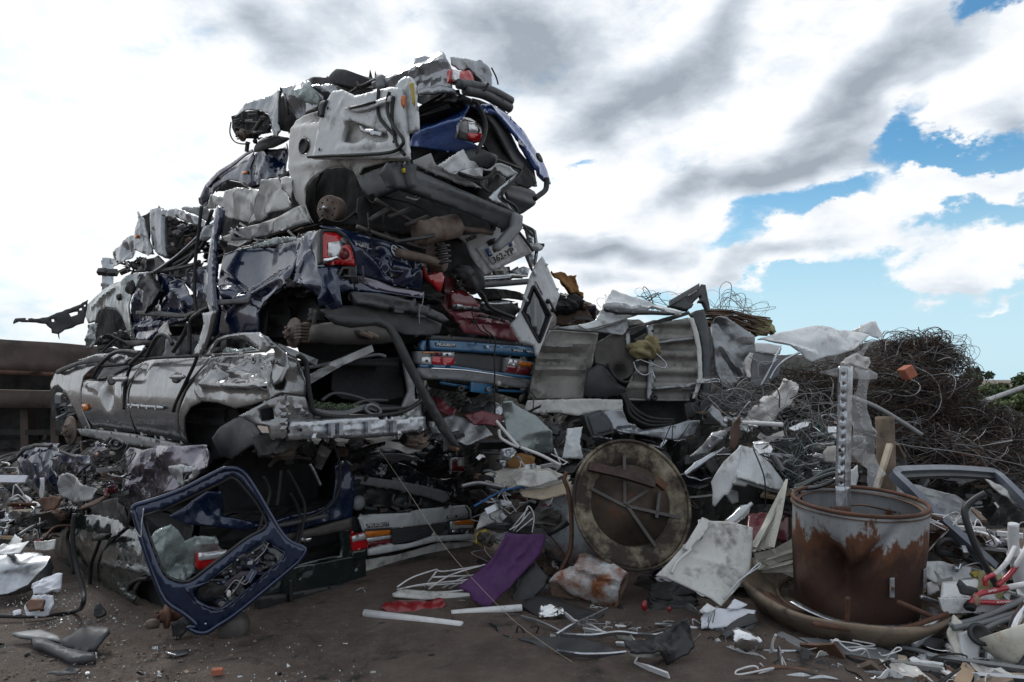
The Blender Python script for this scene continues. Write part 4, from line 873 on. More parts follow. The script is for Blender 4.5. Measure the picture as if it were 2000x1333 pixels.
    each('caliper_rib', [box_vf(s.hit(*Zp(3, 612, y), .0), B, UP, A, .15, .012, .085) for y in (600, 617, 634, 651, 668)], M['brake_rust'], t, False)
    lathe('suspension_boot', [(0, .0), (.05, .0), (.06, .02), (.045, .035), (.06, .05), (.045, .065), (.05, .09), (0, .09)], s.hit(*Zp(3, 625, 580), -.05), UP, M['rubber'], t, 18)
    strips('damper', t, s, [Z(3, "690,520 670,620 655,690")], 'underbody_steel', .04, .022)
    tk = r.hit(*Zp(3, 670, 640), -.05); t2 = r.hit(*Zp(3, 1085, 645), -.05); tube('fuel_tank', [tk, (tk + t2) / 2, t2], .075, M['underbody_steel'], t, n=18, taper=[.7, 1, 1, 1, .8])
    for x in (930, 962):
        tube('exhaust_tip', hits(r, [Zp(3, x - 60, 640), Zp(3, x, 665)], .06), .018, M['brake_rust'], t)
    panel('exhaust_shield', Z(3, "870,630 900,625 960,640 975,670 900,672"), r.off(.03), M['scrap_dark'], t, smooth=True, cr=(0, 1))
    # tail lamp
    tl = panel('tail_lamp', Z(3, "700,95 770,94 822,135 850,182 868,245 880,277 700,266"), r.off(.02), M['red_lens'], t, res=.02, th=.06, cr=(0, 1), bow=.015, fn=lambda u, v: .0025 * np.sin(v * 330))
    panel('clear_section', Z(3, "724,152 785,142 800,165 792,200 790,225 724,224"), r.off(.02), M['clear_lens'], tl, base=tl, off=.005, cr=(0, 1), th=.004)
    panel('clear_section', Z(3, "703,238 745,232 780,212 786,236 740,256 722,264 703,264"), r.off(.02), M['chrome'], tl, base=tl, off=.005, cr=(0, 1), th=.004)
    panel('broken_hole', [Zp(3, 812 + 28 * math.cos(a), 212 + 32 * math.sin(a)) for a in np.arange(0, 6.28, .5)], r.off(.02), M['dark_red_lens'], tl, base=tl, off=.005, cr=(.006, .05), th=.004)
    panel('reverse_bulb', [Zp(3, 810 + 19 * math.cos(a), 143 + 22 * math.sin(a)) for a in np.arange(0, 6.28, .4)], r.off(.02), M['smoke_lens'], tl, base=tl, off=.006, cr=(0, 1), th=.004)
    panel('lamp_surround', Z(3, "690,78 770,78 830,120 858,175 890,290 880,282 850,180 820,132 768,92 700,92 700,270 690,270"), r.off(.012), M['black_plastic'], t, cr=(0, 1), th=.05)
    # tailgate
    P1, P2 = Zp(15, 640, 430), Zp(15, 1150, 960)
    tg = panel('tailgate', Z(15, "130,60 350,80 700,190 1000,270 1300,360 1500,480 1592,620 1662,1045 1400,1012 1250,990 1150,962 900,882 700,832 640,785 604,700 592,600 562,480 522,350 452,220 350,130 150,92"), r.off(.03), nv, t, res=.02, cr=(.004, .35), bow=.05, bowu=.02,
               dents=[(*Zp(15, 1000, 560), 26, -.05), (*Zp(15, 700, 760), 20, -.02), (*Zp(15, 1330, 760), 22, .035), (*Zp(15, 1050, 800), 14, -.03)],
               folds=[(*P1, *P2, 9, .045), (*Zp(15, 1080, 600), *P2, 7, .04), (*Zp(15, 1250, 960), *Zp(15, 1500, 780), 9, .04), (*Zp(15, 1500, 780), *Zp(15, 1545, 600), 8, .04), (*Zp(15, 1300, 560), *Zp(15, 1340, 500), 8, .03), (*Zp(15, 690, 480), *Zp(15, 960, 560), 9, -.02)])
    ro = r.off(.03)
    text('lettering', 'POLO', Zp(15, 580, 388), Zp(15, 768, 425), 6.6, ro, M['letter_silver'], tg, base=tg, off=.012, ext=.006, bold=0)
    text('lettering', 'TDI', Zp(15, 1520, 690), Zp(15, 1606, 696), 5.5, ro, M['letter_silver'], tg, base=tg, off=.012, ext=.006, bold=0)
    fn, _ = W[tg.name]
    def onp(x, y, w=.012):
        u, v = ro.uv(Zp(15, x, y)); return ro.pt(u, v, float(fn(np.array([u]), np.array([v]))[0]) + w)
    cx, cy = 1185, 470
    def ep(k, ang): 
        a = math.radians(ang); x, y = 42 * k * math.cos(a), 92 * k * math.sin(a); c_, s_ = math.cos(-.32), math.sin(-.32); return onp(cx + x * c_ - y * s_, cy + x * s_ + y * c_)
    em = tube('emblem', [ep(1, a) for a in range(0, 361, 15)], .005, M['letter_silver'], tg, n=8, curved=False)
    panel('emblem_disc', [(lambda q: q)(Zp(15, cx + 42 * math.cos(a) * math.cos(.32) + 92 * math.sin(a) * math.sin(.32), cy - 42 * math.cos(a) * math.sin(.32) + 92 * math.sin(a) * math.cos(.32))) for a in np.arange(0, 6.28, .35)], ro, M['black_print'], em, base=tg, off=.006, cr=(0, 1), th=.004)
    each('emblem_letter', [sweep([ep(.92, -125), ep(.12, 80), ep(.12, -100), ep(.92, -55)][:1] + [ep(.2, -95), ep(.92, -58)], circ(.004, 6), curved=False), sweep([ep(.95, 195), ep(.9, 115), ep(.12, 75), ep(.9, 60), ep(.95, -15)], circ(.004, 6), curved=False)], M['letter_silver'], em)
    panel('handle_recess', [Zp(15, 1170 + 88 * math.cos(a), 795 + 88 * math.sin(a)) for a in np.arange(0, 6.28, .4)], ro, M['rubber'], tg, base=tg, off=.005, cr=(0, 1), th=.006)
    panel('handle', Z(15, "1090,715 1250,765 1252,825 1180,805 1092,770"), ro, M['navy_paint'], tg, base=tg, off=.02, cr=(0, 1), th=.015, bow=.008)
    t2 = panel('tail_lamp', Z(15, "1592,640 1680,640 1800,690 1888,780 1906,850 1870,1092 1800,1010 1685,905 1640,830"), r.off(-.0), M['red_lens'], t, res=.02, cr=(0, 1), bow=.02, th=.06)
    panel('clear_section', Z(15, "1600,650 1680,648 1800,695 1830,760 1760,800 1720,740 1690,700 1650,790"), r.off(0), M['clear_lens'], t2, base=t2, off=.005, cr=(0, 1), th=.004)
    panel('broken_hole', Z(15, "1640,760 1690,750 1700,830 1660,830"), r.off(0), M['dark_interior'], t2, base=t2, off=.008, cr=(0, 1), th=.004)
    panel('bumper_corner', Z(15, "50,690 380,690 380,700 340,760 300,850 420,870 540,880 560,1060 300,1100 285,1250 60,1300 20,1180 60,1100 80,860"), r.off(.03), nv, t, cr=(.02, .18), bow=.03)
    panel('lamp_bracket', Z(15, "295,858 380,702 582,702 600,948 520,950 482,872"), r.off(.045), M['black_plastic'], t, cr=(.01, .1), holes=[Z(15, "400,740 470,740 470,840 340,850")])
    each('bracket_rib', [sweep(hits(r, Z(15, q), .07), circ(.007, 5), curved=False) for q in ("480,705 482,870 600,945", "300,858 480,868", "582,705 598,945", "510,870 590,875 590,945 520,945 510,870")], M['charcoal_plastic'], t)
    panel('rear_valance', Z(15, "598,842 700,852 900,902 1150,1002 1600,1082 1592,1140 1450,1142 1080,1082 800,1012 650,930"), r.off(.02), M['aubergine_paint'], t, cr=(.012, .2), th=.02)
    panel('valance_edge', Z(15, "560,950 650,935 800,1015 1080,1085 1450,1145 1590,1142 1580,1180 1080,1110 700,1080 560,1050"), r.off(.03), nv, t, cr=(.012, .2), th=.02)
    panel('crash_bar', Z(3, "855,425 920,420 1000,425 1100,445 1250,492 1350,540 1380,572 1358,582 1200,522 1050,492 880,482"), r.off(.08), M['charcoal_plastic'], t, th=.04, cr=(.003, .3), folds=[(*Zp(3, 880, 450), *Zp(3, 1240, 510), 5, -.03)])
    panel('rear_lower_panel', Z(3, "690,512 770,500 850,490 880,480 1050,500 1200,535 1342,592 1332,640 1280,657 1150,652 1020,602 850,560 720,552"), r.off(.0), M['charcoal_plastic'], t, cr=(.02, .25), th=.02)
    each('bumper_pad', [box_vf(r.hit(*Zp(3, x, y), .05), B, UP, A, .08, .035, .04) for x, y in ((1075, 520), (1200, 545))], M['charcoal_plastic'], t, False)
    tube('loose_wire', hits(r, Z(3, "1172,440 1165,490 1148,520 1150,600"), .14), .004, M['grey_plastic'], t)
    panel('floor_edge', Z(3, "100,665 330,668 470,700 460,730 110,700"), s.off(-.02), M['scrap_dark'], t, cr=(.02, .2))
navy_hatch()

def black_strip():
    pl = face(760, 640, 4.05, yaw=20)
    o = panel('bumper_trim', Z(3, "708,545 790,541 900,550 1000,560 1070,590 1120,665 1180,790 1260,950 1350,1105 1450,1270 1400,1252 1330,1172 1230,985 1130,795 1075,675 1040,618 980,597 850,612 760,592"), pl, M['black_plastic'], res=.03, th=.025, cr=(.003, .3), bow=.0, fn=lambda u, v: -.05 * (v > .0) * v)
    tag(o, 'long bent black plastic bumper strip hanging from the navy hatchback', 'bumper trim')
black_strip()
def torn_liner():
    pl = face(100, 630, 6.0, yaw=25)
    o = panel('torn_arch_liner', Z(2, "84,790 95,770 160,765 230,772 300,760 350,735 420,710 480,688 545,655 540,700 520,800 480,810 440,830 400,840 368,865 366,898 360,868 320,860 318,835 285,805 200,795 120,790 84,806"), pl, M['charcoal_plastic'], res=.03, th=.012, cr=(.03, .2), rag=.004,
              holes=[Z(2, "158,765 172,766 172,778 158,776"), Z(2, "320,775 335,775 336,790 322,790"), Z(2, "428,740 460,730 482,728 480,745 440,758"), Z(2, "490,712 505,704 508,716 494,720"), Z(2, "520,688 532,684 530,694 520,696")])
    tag(o, 'torn dark wheel arch liner sticking out to the left against the sky', 'arch liner')
torn_liner()

# ---- silver saloon
def silver_saloon():
    t = car('crushed silver grey saloon in the middle of the stack with two whole door handles'); s = side(540, 700, 4.25); r = rear(540, 700, 4.25); sp = M['silver_paint']
    hull(t, 540, 720, 850, 4.25, 4.2, 1.25, a0=1.0, b0=.18, dz0=.03, dz1=-.08, seed=8)
    panel('front_fender', [(96, 748), (103, 728), (125, 715), (152, 704), (190, 697), (192, 706), (172, 722), (160, 738), (157, 760), (157, 800), (166, 838), (150, 838), (142, 800), (130, 770), (113, 754), (104, 758), (98, 766)], s.off(.02), sp, t, cr=(.008, .3), bow=.05)
    panel('bonnet', [(100, 728), (140, 710), (186, 695), (206, 698), (196, 708), (150, 714), (112, 732)], s.off(.04), M['charcoal_plastic'], t, cr=(.01, .3), th=.02)
    panel('bonnet_top', [(150, 704), (187, 692), (225, 690), (260, 700), (245, 712), (200, 718), (175, 722), (190, 706)], s.off(-.03), sp, t, cr=(.02, .2))
    panel('wheel_arch_liner', [(98, 766), (112, 753), (130, 770), (142, 800), (150, 840), (118, 850), (103, 815)], s.off(-.12), M['dark_interior'], t, th=.02, cr=(.02, .2))
    clutter('suspension', t, s, [(100, 765), (125, 772), (140, 810), (120, 830), (104, 800)], 14, ['black_plastic', 'scrap_mix', 'grey_plastic'], 55, .06, .14, .1, -.0)
    hub('brake_disc', s.hit(137, 841, -.0), -B + Vector((.1, 0, 0)), .14, t)
    panel('front_door', [(158, 750), (165, 744), (190, 745), (200, 741), (217, 733), (240, 721), (262, 707), (258, 724), (252, 744), (249, 770), (250, 846), (166, 838), (158, 800)], s.off(.015), sp, t, res=.03, cr=(.006, .35), bow=.07, dents=[(210, 775, 22, -.04), (195, 745, 10, -.03)], folds=[(163, 748, 190, 760, 6, .03), (235, 735, 245, 800, 6, .02)])
    panel('indicator', [(158, 791), (168, 789), (170, 800), (162, 804)], s.off(.03), M['orange_lens'], t, th=.02, cr=(0, 1))
    rd = panel('rear_door', [(262, 706), (275, 701), (330, 698), (391, 696), (383, 716), (362, 758), (346, 805), (335, 866), (252, 848), (250, 800), (253, 745)], s.off(.02), sp, t, res=.03, cr=(.002, .4), bow=.085, dents=[(285, 725, 18, .015)])
    panel('moulding', [(253, 789), (323, 794), (323, 801), (253, 796)], s.off(.02), M['zinc_steel'], rd, base=rd, off=.026, res=.02, th=.012, cr=(0, 1))
    for (x, y) in ((233, 741), (344, 737)):
        panel('door_handle', [(x - 14, y - 3), (x - 6, y - 6), (x + 12, y - 5), (x + 14, y), (x + 10, y + 5), (x - 8, y + 5), (x - 14, y + 2)], s.off(.075), sp, t, res=.015, th=.02, cr=(0, 1), bow=.008)
        panel('handle_recess', [(x - 4 + 9 * math.cos(a), y + 1 + 11 * math.sin(a)) for a in np.arange(0, 6.2, .5)], s.off(.02), M['black_plastic'], t, base=rd if x > 300 else None, off=.006 if x > 300 else .045, cr=(0, 1), th=.004)
    panel('roof_pillar', Z(2, "1255,738 1330,722 1312,790 1275,900 1248,992 1195,1002 1232,905 1262,800"), s.off(.05), sp, t, cr=(.012, .2), th=.03)
    strips('window_frame', t, s, [Z(2, "1195,800 1160,880 1100,975"), Z(2, "930,1012 985,905 1025,870 1065,880 1095,930"), Z(2, "600,1130 650,1050 720,990 790,972 890,985"), Z(2, "830,1055 900,990 930,960"), Z(2, "1260,740 1205,800 1200,990")], 'black_plastic', .03, .026)
    strips('window_seal', t, s, [Z(2, "1240,1005 1220,1060 1150,1205 1110,1290 1090,1345"), Z(2, "835,1050 810,1110 790,1200 785,1333"), Z(2, "640,1062 720,1058 800,1050"), Z(2, "870,1022 1050,1010 1235,1002")], 'rubber', .02, .014)
    panel('seat', Z(2, "995,1005 1035,900 1080,935 1092,1005"), s.off(-.08), M['grey_plastic'], t, cr=(.02, .2), th=.05)
    panel('seat', Z(2, "1125,995 1170,900 1230,900 1210,1000"), s.off(-.1), M['seat_cloth'], t, cr=(.02, .2), th=.05)
    panel('dashboard', Z(2, "590,1130 640,1060 820,1055 800,1090 690,1125 610,1165"), s.off(-.05), M['dark_interior'], t, cr=(.02, .15))
    panel('door_inner', Z(2, "600,1150 640,1075 810,1062 760,1090 690,1128"), s.off(-.02), M['grey_paint'], t, cr=(.006, .2))
    panel('headlining', Z(2, "660,1045 760,965 900,985 940,960 1010,870 1100,905 1200,880 1240,1000 880,1010"), s.off(-.25), M['dark_interior'], t, cr=(.03, .2))
    panel('rear_quarter', [(393, 698), (420, 694), (491, 690), (538, 688), (543, 700), (552, 716), (546, 745), (527, 756), (531, 779), (492, 792), (457, 799), (425, 788), (395, 785), (372, 796), (358, 816), (350, 846), (347, 868), (337, 866), (346, 810), (363, 762), (384, 718)], s.off(.02), sp, t, res=.022, cr=(.004, .3), bow=.075,
          dents=[(430, 735, 22, -.06), (490, 720, 20, -.05), (400, 745, 14, .03)], folds=[(527, 756, 420, 712, 9, .05), (527, 756, 490, 692, 8, .05), (527, 756, 395, 750, 12, .06), (400, 710, 440, 745, 8, -.03), (440, 750, 470, 700, 8, .04), (380, 757, 395, 780, 6, .02)])
    panel('rear_pillar', Z(2, "1252,1002 1290,950 1342,890 1420,865 1500,858 1622,855 1672,890 1702,945 1645,978 1400,1000"), s.off(.03), sp, t, res=.022, cr=(.015, .18), holes=[Z(2, "1300,988 1352,912 1420,888 1520,898 1602,960 1500,976")], folds=[(510, 650, 535, 685, 7, .04)])
    panel('rear_window', Z(2, "1300,990 1352,910 1420,885 1520,895 1605,962 1500,978"), s.off(-.10), M['dark_interior'], t, cr=(.04, .1))
    panel('window_glass', Z(2, "1360,985 1400,950 1480,960 1560,945 1600,960 1500,980"), s.off(-.02), M['crazed_glass'], t, cr=(.03, .08), rag=.004)
    lathe('filler_hole', [(.028, .0), (.028, .006), (.012, .006), (.01, -.01), (0, -.01)], s.hit(*Zp(3, 350, 788), .035), -B, sp, t, 16)
    lathe('filler_hole_centre', [(.012, .007), (0, .008)], s.hit(*Zp(3, 350, 788), .035), -B, M['rubber'], t, 12)
    panel('rear_panel', Z(3, "372,650 440,700 500,745 560,778 592,850 606,930 602,988 480,972 410,1002 396,940 402,860 428,800 436,745 400,690"), r.off(.0), sp, t, res=.024, cr=(.018, .18), holes=[Z(3, "428,800 482,832 502,900 490,950 445,945 424,880")], th=.01)
    panel('lamp_well', Z(3, "415,790 490,825 512,905 495,960 440,950 415,880"), r.off(-.09), M['dark_interior'], t, cr=(.02, .1))
    panel('rear_lower_panel', Z(3, "480,972 602,985 640,1066 820,1106 1100,1086 1200,1036 1226,1002 1240,1082 1250,1152 1130,1150 900,1140 530,1132 525,1172 490,1217 412,1216 400,1150 335,1140 245,1092 410,1005"), r.off(.02), M['silver_paint'], t, res=.025, cr=(.016, .22), th=.012, holes=[Z(3, "362,1056 430,1042 436,1108 366,1120")], folds=[(*Zp(3, 480, 985), *Zp(3, 490, 1200), 6, .04), (*Zp(3, 540, 1040), *Zp(3, 640, 1090), 7, .03)])
    panel('lamp_box', Z(3, "355,1050 440,1036 445,1115 360,1125"), r.off(-.05), M['dark_interior'], t, cr=(.01, .1))
    cb = panel('crash_beam', Z(3, "525,1132 660,1126 800,1120 1130,1110 1252,1095 1256,1166 1130,1186 900,1200 528,1217"), r.off(.07), M['zinc_steel'], t, th=.05, cr=(.005, .25), folds=[(*Zp(3, 540, 1150), *Zp(3, 1240, 1115), 4, -.02), (*Zp(3, 540, 1195), *Zp(3, 1120, 1170), 4, -.02)])
    each('beam_bracket', [box_vf(r.hit(*Zp(3, x, y), .09), B, UP, A, .03, .08, .03) for x, y in ((700, 1160), (745, 1158), (900, 1150), (1035, 1145))], M['zinc_steel'], t, False)
    lathe('beam_hole', [(.012, .0), (0, .001)], r.hit(*Zp(3, 536, 1163), .085), -A, M['rubber'], t, 10)
    panel('boot_pillar', Z(3, "1140,800 1188,850 1196,1000 1228,1000 1200,1042 1120,1066 1165,960"), r.off(-.03), M['grey_paint'], t, th=.03, cr=(.008, .2))
    strips('boot_seal', t, r, [Z(3, "545,760 590,800 598,880 618,1012 650,1076 820,1096 1100,1072 1222,1002")], 'rubber', .03, .016)
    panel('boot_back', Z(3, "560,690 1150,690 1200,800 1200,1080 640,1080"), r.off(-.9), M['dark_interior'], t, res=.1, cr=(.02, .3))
    panel('boot_trim', Z(3, "760,800 900,785 1130,770 1140,990 1000,1020 800,1000 740,950"), r.off(-.55), M['seat_cloth'], t, cr=(.02, .35))
    z0 = r.hit(*Zp(3, 800, 1072)).z; c0 = r.hit(*Zp(3, 640, 1070)); c1 = r.hit(*Zp(3, 1190, 1040))
    Vb = [c0 + A * .02, c1 + A * .02, c1 + A * 1.0 + UP * .02, c0 + A * 1.0 + UP * .02]; mesh('boot_floor', Vb, [(0, 1, 2, 3)], M['charcoal_plastic'], t, th=.02)
    Vr = [P(540, 700, 4.25) + A * .3 + B * .1, P(540, 700, 4.25) + A * .3 + B * 1.2, P(540, 700, 4.25) + A * 1.6 + B * 1.2, P(540, 700, 4.25) + A * 1.6 + B * .1]; mesh('parcel_shelf', Vr, [(0, 1, 2, 3)], M['dark_interior'], t, th=.03)
    bar('strut', hits(r, Z(3, "618,905 800,800 975,722"), -.03), .05, .03, M['bare_steel'], t, ref=UP)
    bar('strut', hits(r, Z(3, "480,715 690,800"), -.06), .04, .02, M['bare_steel'], t, ref=UP)
    strips('boot_rail', t, r, [Z(3, "640,840 800,810 940,780 1080,755 1130,765")], 'grey_plastic', -.2, .02)
    strips('boot_hose', t, r, [Z(3, "760,1010 830,970 950,990 1080,1040"), Z(3, "900,1050 1000,1010 1120,1010")], 'charcoal_plastic', -.15, .018)
    bar('boot_strap', hits(r, Z(3, "660,1062 760,1078 850,1070 940,1040 1000,1060"), -.02), .03, .012, M['grey_plastic'], t, ref=UP, curved=True)
    tube('boot_handle', hits(r, Z(3, "930,1040 960,1030 1000,1050 1005,1080 960,1082 930,1060 930,1040"), .0), .012, M['grey_plastic'], t)
    panel('wheel_arch_liner', [(347, 868), (352, 845), (359, 816), (373, 795), (395, 784), (425, 787), (457, 798), (478, 825), (475, 880), (400, 905), (350, 890)], s.off(-.22), M['dark_interior'], t, th=.02, cr=(.02, .25))
    panel('mudguard', Z(3, "100,1210 140,1150 185,1108 260,1080 352,1182 335,1240 240,1290 150,1335 112,1310"), s.off(.0), M['charcoal_plastic'], t, th=.02, cr=(.02, .25), bow=.05)
    panel('tank_guard', Z(3, "330,1200 400,1190 615,1240 560,1265 480,1292 350,1302"), r.off(-.05), M['scrap_mix'], t, cr=(.03, .15), th=.04)
    panel('sill', [(150, 838), (166, 838), (252, 848), (336, 866), (348, 869), (345, 882), (250, 869), (158, 851)], s.off(.02), M['grey_paint'], t, th=.04, cr=(.003, .3))
silver_saloon()
def boot_leaves():
    r = rear(540, 700, 4.25); cl = []; R = random.Random(3)
    for i in range(34):
        x = R.uniform(632, 940); y = 1050 - 25 * R.random() * (1 - abs(x - 740) / 300); c = r.hit(*Zp(3, x, y), -R.uniform(.02, .2)); cl.append((c.x, c.y, c.z, .028))
    for i in range(6):
        c = r.hit(*Zp(3, R.uniform(1090, 1135), R.uniform(1060, 1095)), .02); cl.append((c.x, c.y, c.z, .02))
    o = leaves('dried_leaves', cl, 1300, .0085, M['leaf_dry'], None, 9); tag(o, 'heap of pale green dried leaves spilled in the open boot of the silver saloon', 'leaves', kind='stuff')
boot_leaves()

# ---- aubergine and navy estate under the saloon
def estate():
    t = car('crumpled purplish grey and navy estate car squashed beneath the silver saloon'); s = side(410, 930, 4.5); r = rear(410, 930, 4.5); au = M['aubergine_paint']; nv = M['deep_blue_paint']
    hull(t, 410, 895, 1010, 4.5, 2.4, 1.2, a0=.75, b0=.2, seed=4)
    panel('rear_quarter', Z(4, "598,230 628,186 680,200 770,170 860,180 950,176 992,202 1002,282 905,332 872,392 782,422 652,462 622,572 590,482 600,380"), s.off(.03), au, t, res=.02, cr=(.05, .24), bow=.04, folds=[(250, 965, 330, 880, 10, .04), (290, 960, 300, 875, 8, .04)])
    panel('lamp_hollow', Z(4, "818,280 870,268 985,292 952,342 882,382 838,345"), s.off(.06), M['silver_blue_paint'], t, cr=(.03, .12), holes=[Z(4, "890,310 940,305 930,340 890,360")])
    panel('lower_side', Z(4, "448,462 560,430 600,480 622,572 655,580 640,600 560,562 455,522"), s.off(.02), M['underbody_steel'], t, cr=(.03, .15))
    panel('front_corner', Z(4, "74,225 92,195 112,180 160,165 240,170 244,240 262,300 282,332 232,422 180,402 130,352 100,300"), s.off(.1), nv, t, cr=(.035, .2), bow=.08, th=.01)
    panel('lamp_rim', Z(4, "74,226 110,182 170,166 245,172 245,186 170,186 115,204 82,240"), s.off(.14), M['black_plastic'], t, cr=(.01, .2), th=.02)
    panel('front_wing', Z(4, "240,240 300,213 380,218 462,240 500,268 440,275 380,262 300,268 250,250"), s.off(.12), nv, t, cr=(.03, .2), th=.01)
    panel('wing_lining', Z(4, "240,172 285,195 300,215 250,245"), s.off(.1), M['silver_blue_paint'], t, cr=(.04, .1))
    panel('torn_wing', Z(4, "360,262 400,240 432,230 480,158 522,190 500,215 450,260 412,332 380,310"), s.off(.05), M['aubergine_paint'], t, cr=(.05, .1), rag=.004)
    panel('white_edge', Z(4, "195,335 212,332 214,400 205,455 192,430"), s.off(.15), M['white_paint'], t, cr=(.01, .1))
    clutter('engine_part', t, s, Z(4, "250,280 380,330 450,400 330,470 240,440"), 16, MECH, 66, .05, .12, .15, .05)
    clutter('engine_part', t, s, Z(4, "360,170 480,140 600,190 590,290 460,340 400,300"), 16, MECH + ['deep_blue_paint'], 67, .05, .12, .12, .0)
    strips('hose', t, s, [Z(4, "370,200 450,230 500,262 610,240"), Z(4, "490,290 488,420 482,572"), Z(4, "630,150 650,140 690,165 660,190 630,180 630,150"), Z(4, "440,330 520,260 610,230")], 'rubber', .12, .018)
    panel('rear_side', Z(5, "248,240 290,210 322,245 346,292 332,498 200,522 62,570 0,582 -90,600 -95,520 0,490 120,465 200,440 240,400 252,300"), r.off(.0), nv, t, cr=(.02, .2), th=.02)
    panel('rear_sill', Z(5, "-90,600 60,572 332,500 328,556 200,580 60,604 -85,650"), r.off(.03), M['underbody_steel'], t, cr=(.012, .2), th=.04)
    panel('inner_panel', Z(4, "830,520 900,480 1010,400 1080,400 1100,520 1290,560 1200,592 1010,572 905,562"), r.off(-.02), nv, t, cr=(.03, .18))
    strips('boot_seal', t, r, [Z(5, "205,100 245,200 250,330 210,420 120,480 -40,520"), Z(5, "0,370 40,450 45,540 20,640")], 'rubber', .05, .017)
    strips('cable', t, r, [Z(4, "1245,320 1275,400 1240,520 1195,650"), Z(4, "1330,290 1318,400 1310,460"), Z(4, "1360,290 1420,400 1445,490 1410,670")], 'rubber', .12, .011)
    tube('strut', hits(r, Z(5, "125,225 150,270 180,335"), -.02), .012, M['zinc_steel'], t)
    strips('rail', t, r, [Z(4, "1190,640 1260,575 1400,545 1560,510")], 'charcoal_plastic', .1, .025)
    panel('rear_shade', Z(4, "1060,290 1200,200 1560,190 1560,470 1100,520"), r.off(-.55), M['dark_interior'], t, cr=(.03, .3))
    clutter('bumper_part', t, r, Z(5, "-150,150 200,150 230,240 0,200"), 16, MECH, 68, .06, .2, .15, -.05)
    lathe('lamp_housing', [(.05, 0), (.06, .03), (.03, .05), (0, .05)], r.hit(*Zp(5, 375, 425), -.05), -A, M['grey_plastic'], t)
estate()

# ---- loose blue tailgate frame
def tailgate_frame():
    t = thing('blue_tailgate', 'bare dark blue tailgate frame leaning on the bottom car', 'tailgate'); pl = face(400, 1236, 4.12, yaw=22, lean=4); b = M['deep_blue_paint']
    out = Z(4, "648,492 660,470 760,440 900,388 1070,300 1112,288 1182,300 1242,380 1330,530 1372,600 1420,650 1492,682 1470,730 1440,762 1300,880 1150,1002 1062,1060 1010,1092 960,1092 920,1066 962,1060 900,1002 802,932 742,792 692,642 668,560")
    win = Z(4, "698,520 780,490 905,432 1080,348 1130,322 1176,345 1262,452 1312,542 1296,592 1205,642 1062,752 925,852 842,842 792,802 732,652")
    low = Z(4, "950,882 1012,850 1100,775 1182,722 1292,648 1340,672 1384,702 1372,732 1250,840 1102,962 1042,972 962,932")
    panel('frame', out, pl, b, t, res=.025, holes=[win, low], th=.03, cr=(0, 1), bow=.02)
    tube('edge_bead', hits(pl, out + out[:1], -.012), .014, b, t, k=3)
    panel('inner_flange', Z(4, "698,520 780,490 905,432 1080,348 1130,322 1176,345 1262,452 1312,542 1296,592 1205,642 1062,752 925,852 842,842 792,802 732,652"), pl.off(-.03), M['black_plastic'], t, holes=[Z(4, "715,528 790,502 912,446 1085,364 1128,342 1162,362 1248,462 1292,545 1280,582 1195,630 1052,738 918,836 850,826 806,792 748,652")], th=.02, cr=(0, 1), res=.03)
    panel('lower_recess', Z(4, "935,880 1010,842 1290,640 1400,700 1380,740 1105,975 1035,985 945,935"), pl.off(-.06), M['black_paint'], t, cr=(.02, .15))
    panel('inner_rim', Z(4, "900,870 1012,845 1292,640 1395,700 1385,735 1105,975 1035,985 950,940"), pl.off(.012), b, t, holes=[low], th=.01, cr=(.003, .2), res=.02)
    clutter('lock_part', t, pl, Z(4, "990,880 1180,740 1290,670 1360,710 1100,950 1040,955"), 30, ['black_plastic', 'deep_blue_paint', 'bare_steel', 'charcoal_plastic'], 71, .02, .08, .04, .01)
    bar('brace', hits(pl, Z(4, "1100,860 1180,800 1240,800 1280,770"), .0), .03, .02, M['aubergine_paint'], t, ref=UP); bar('brace', hits(pl, Z(4, "1190,720 1230,750 1260,800 1310,800"), .0), .02, .02, b, t, ref=UP)
    strips('wiring', t, pl, [Z(4, "1100,890 1150,830 1200,850 1240,790"), Z(4, "1130,900 1160,860 1190,810"), Z(4, "1240,740 1290,690 1310,650")], 'wire_grey', .03, .004)
    lump('connector', pl.hit(*Zp(4, 1118, 895), .03), (.012, .01, .02), M['dirty_white_paint'], t, 4)
    tube('glazing_wire', hits(pl, Z(4, "705,480 695,560 690,620 660,580"), .03), .004, M['zinc_steel'], t)
    each('bolt', [lathe_vf([(.008, 0), (.006, .008), (0, .009)], pl.hit(*Zp(4, x, y), .01), pl.n, 10) for x, y in ((1128, 790), (1005, 1045), (1235, 700), (1160, 735))], M['zinc_steel'], t)
tailgate_frame()

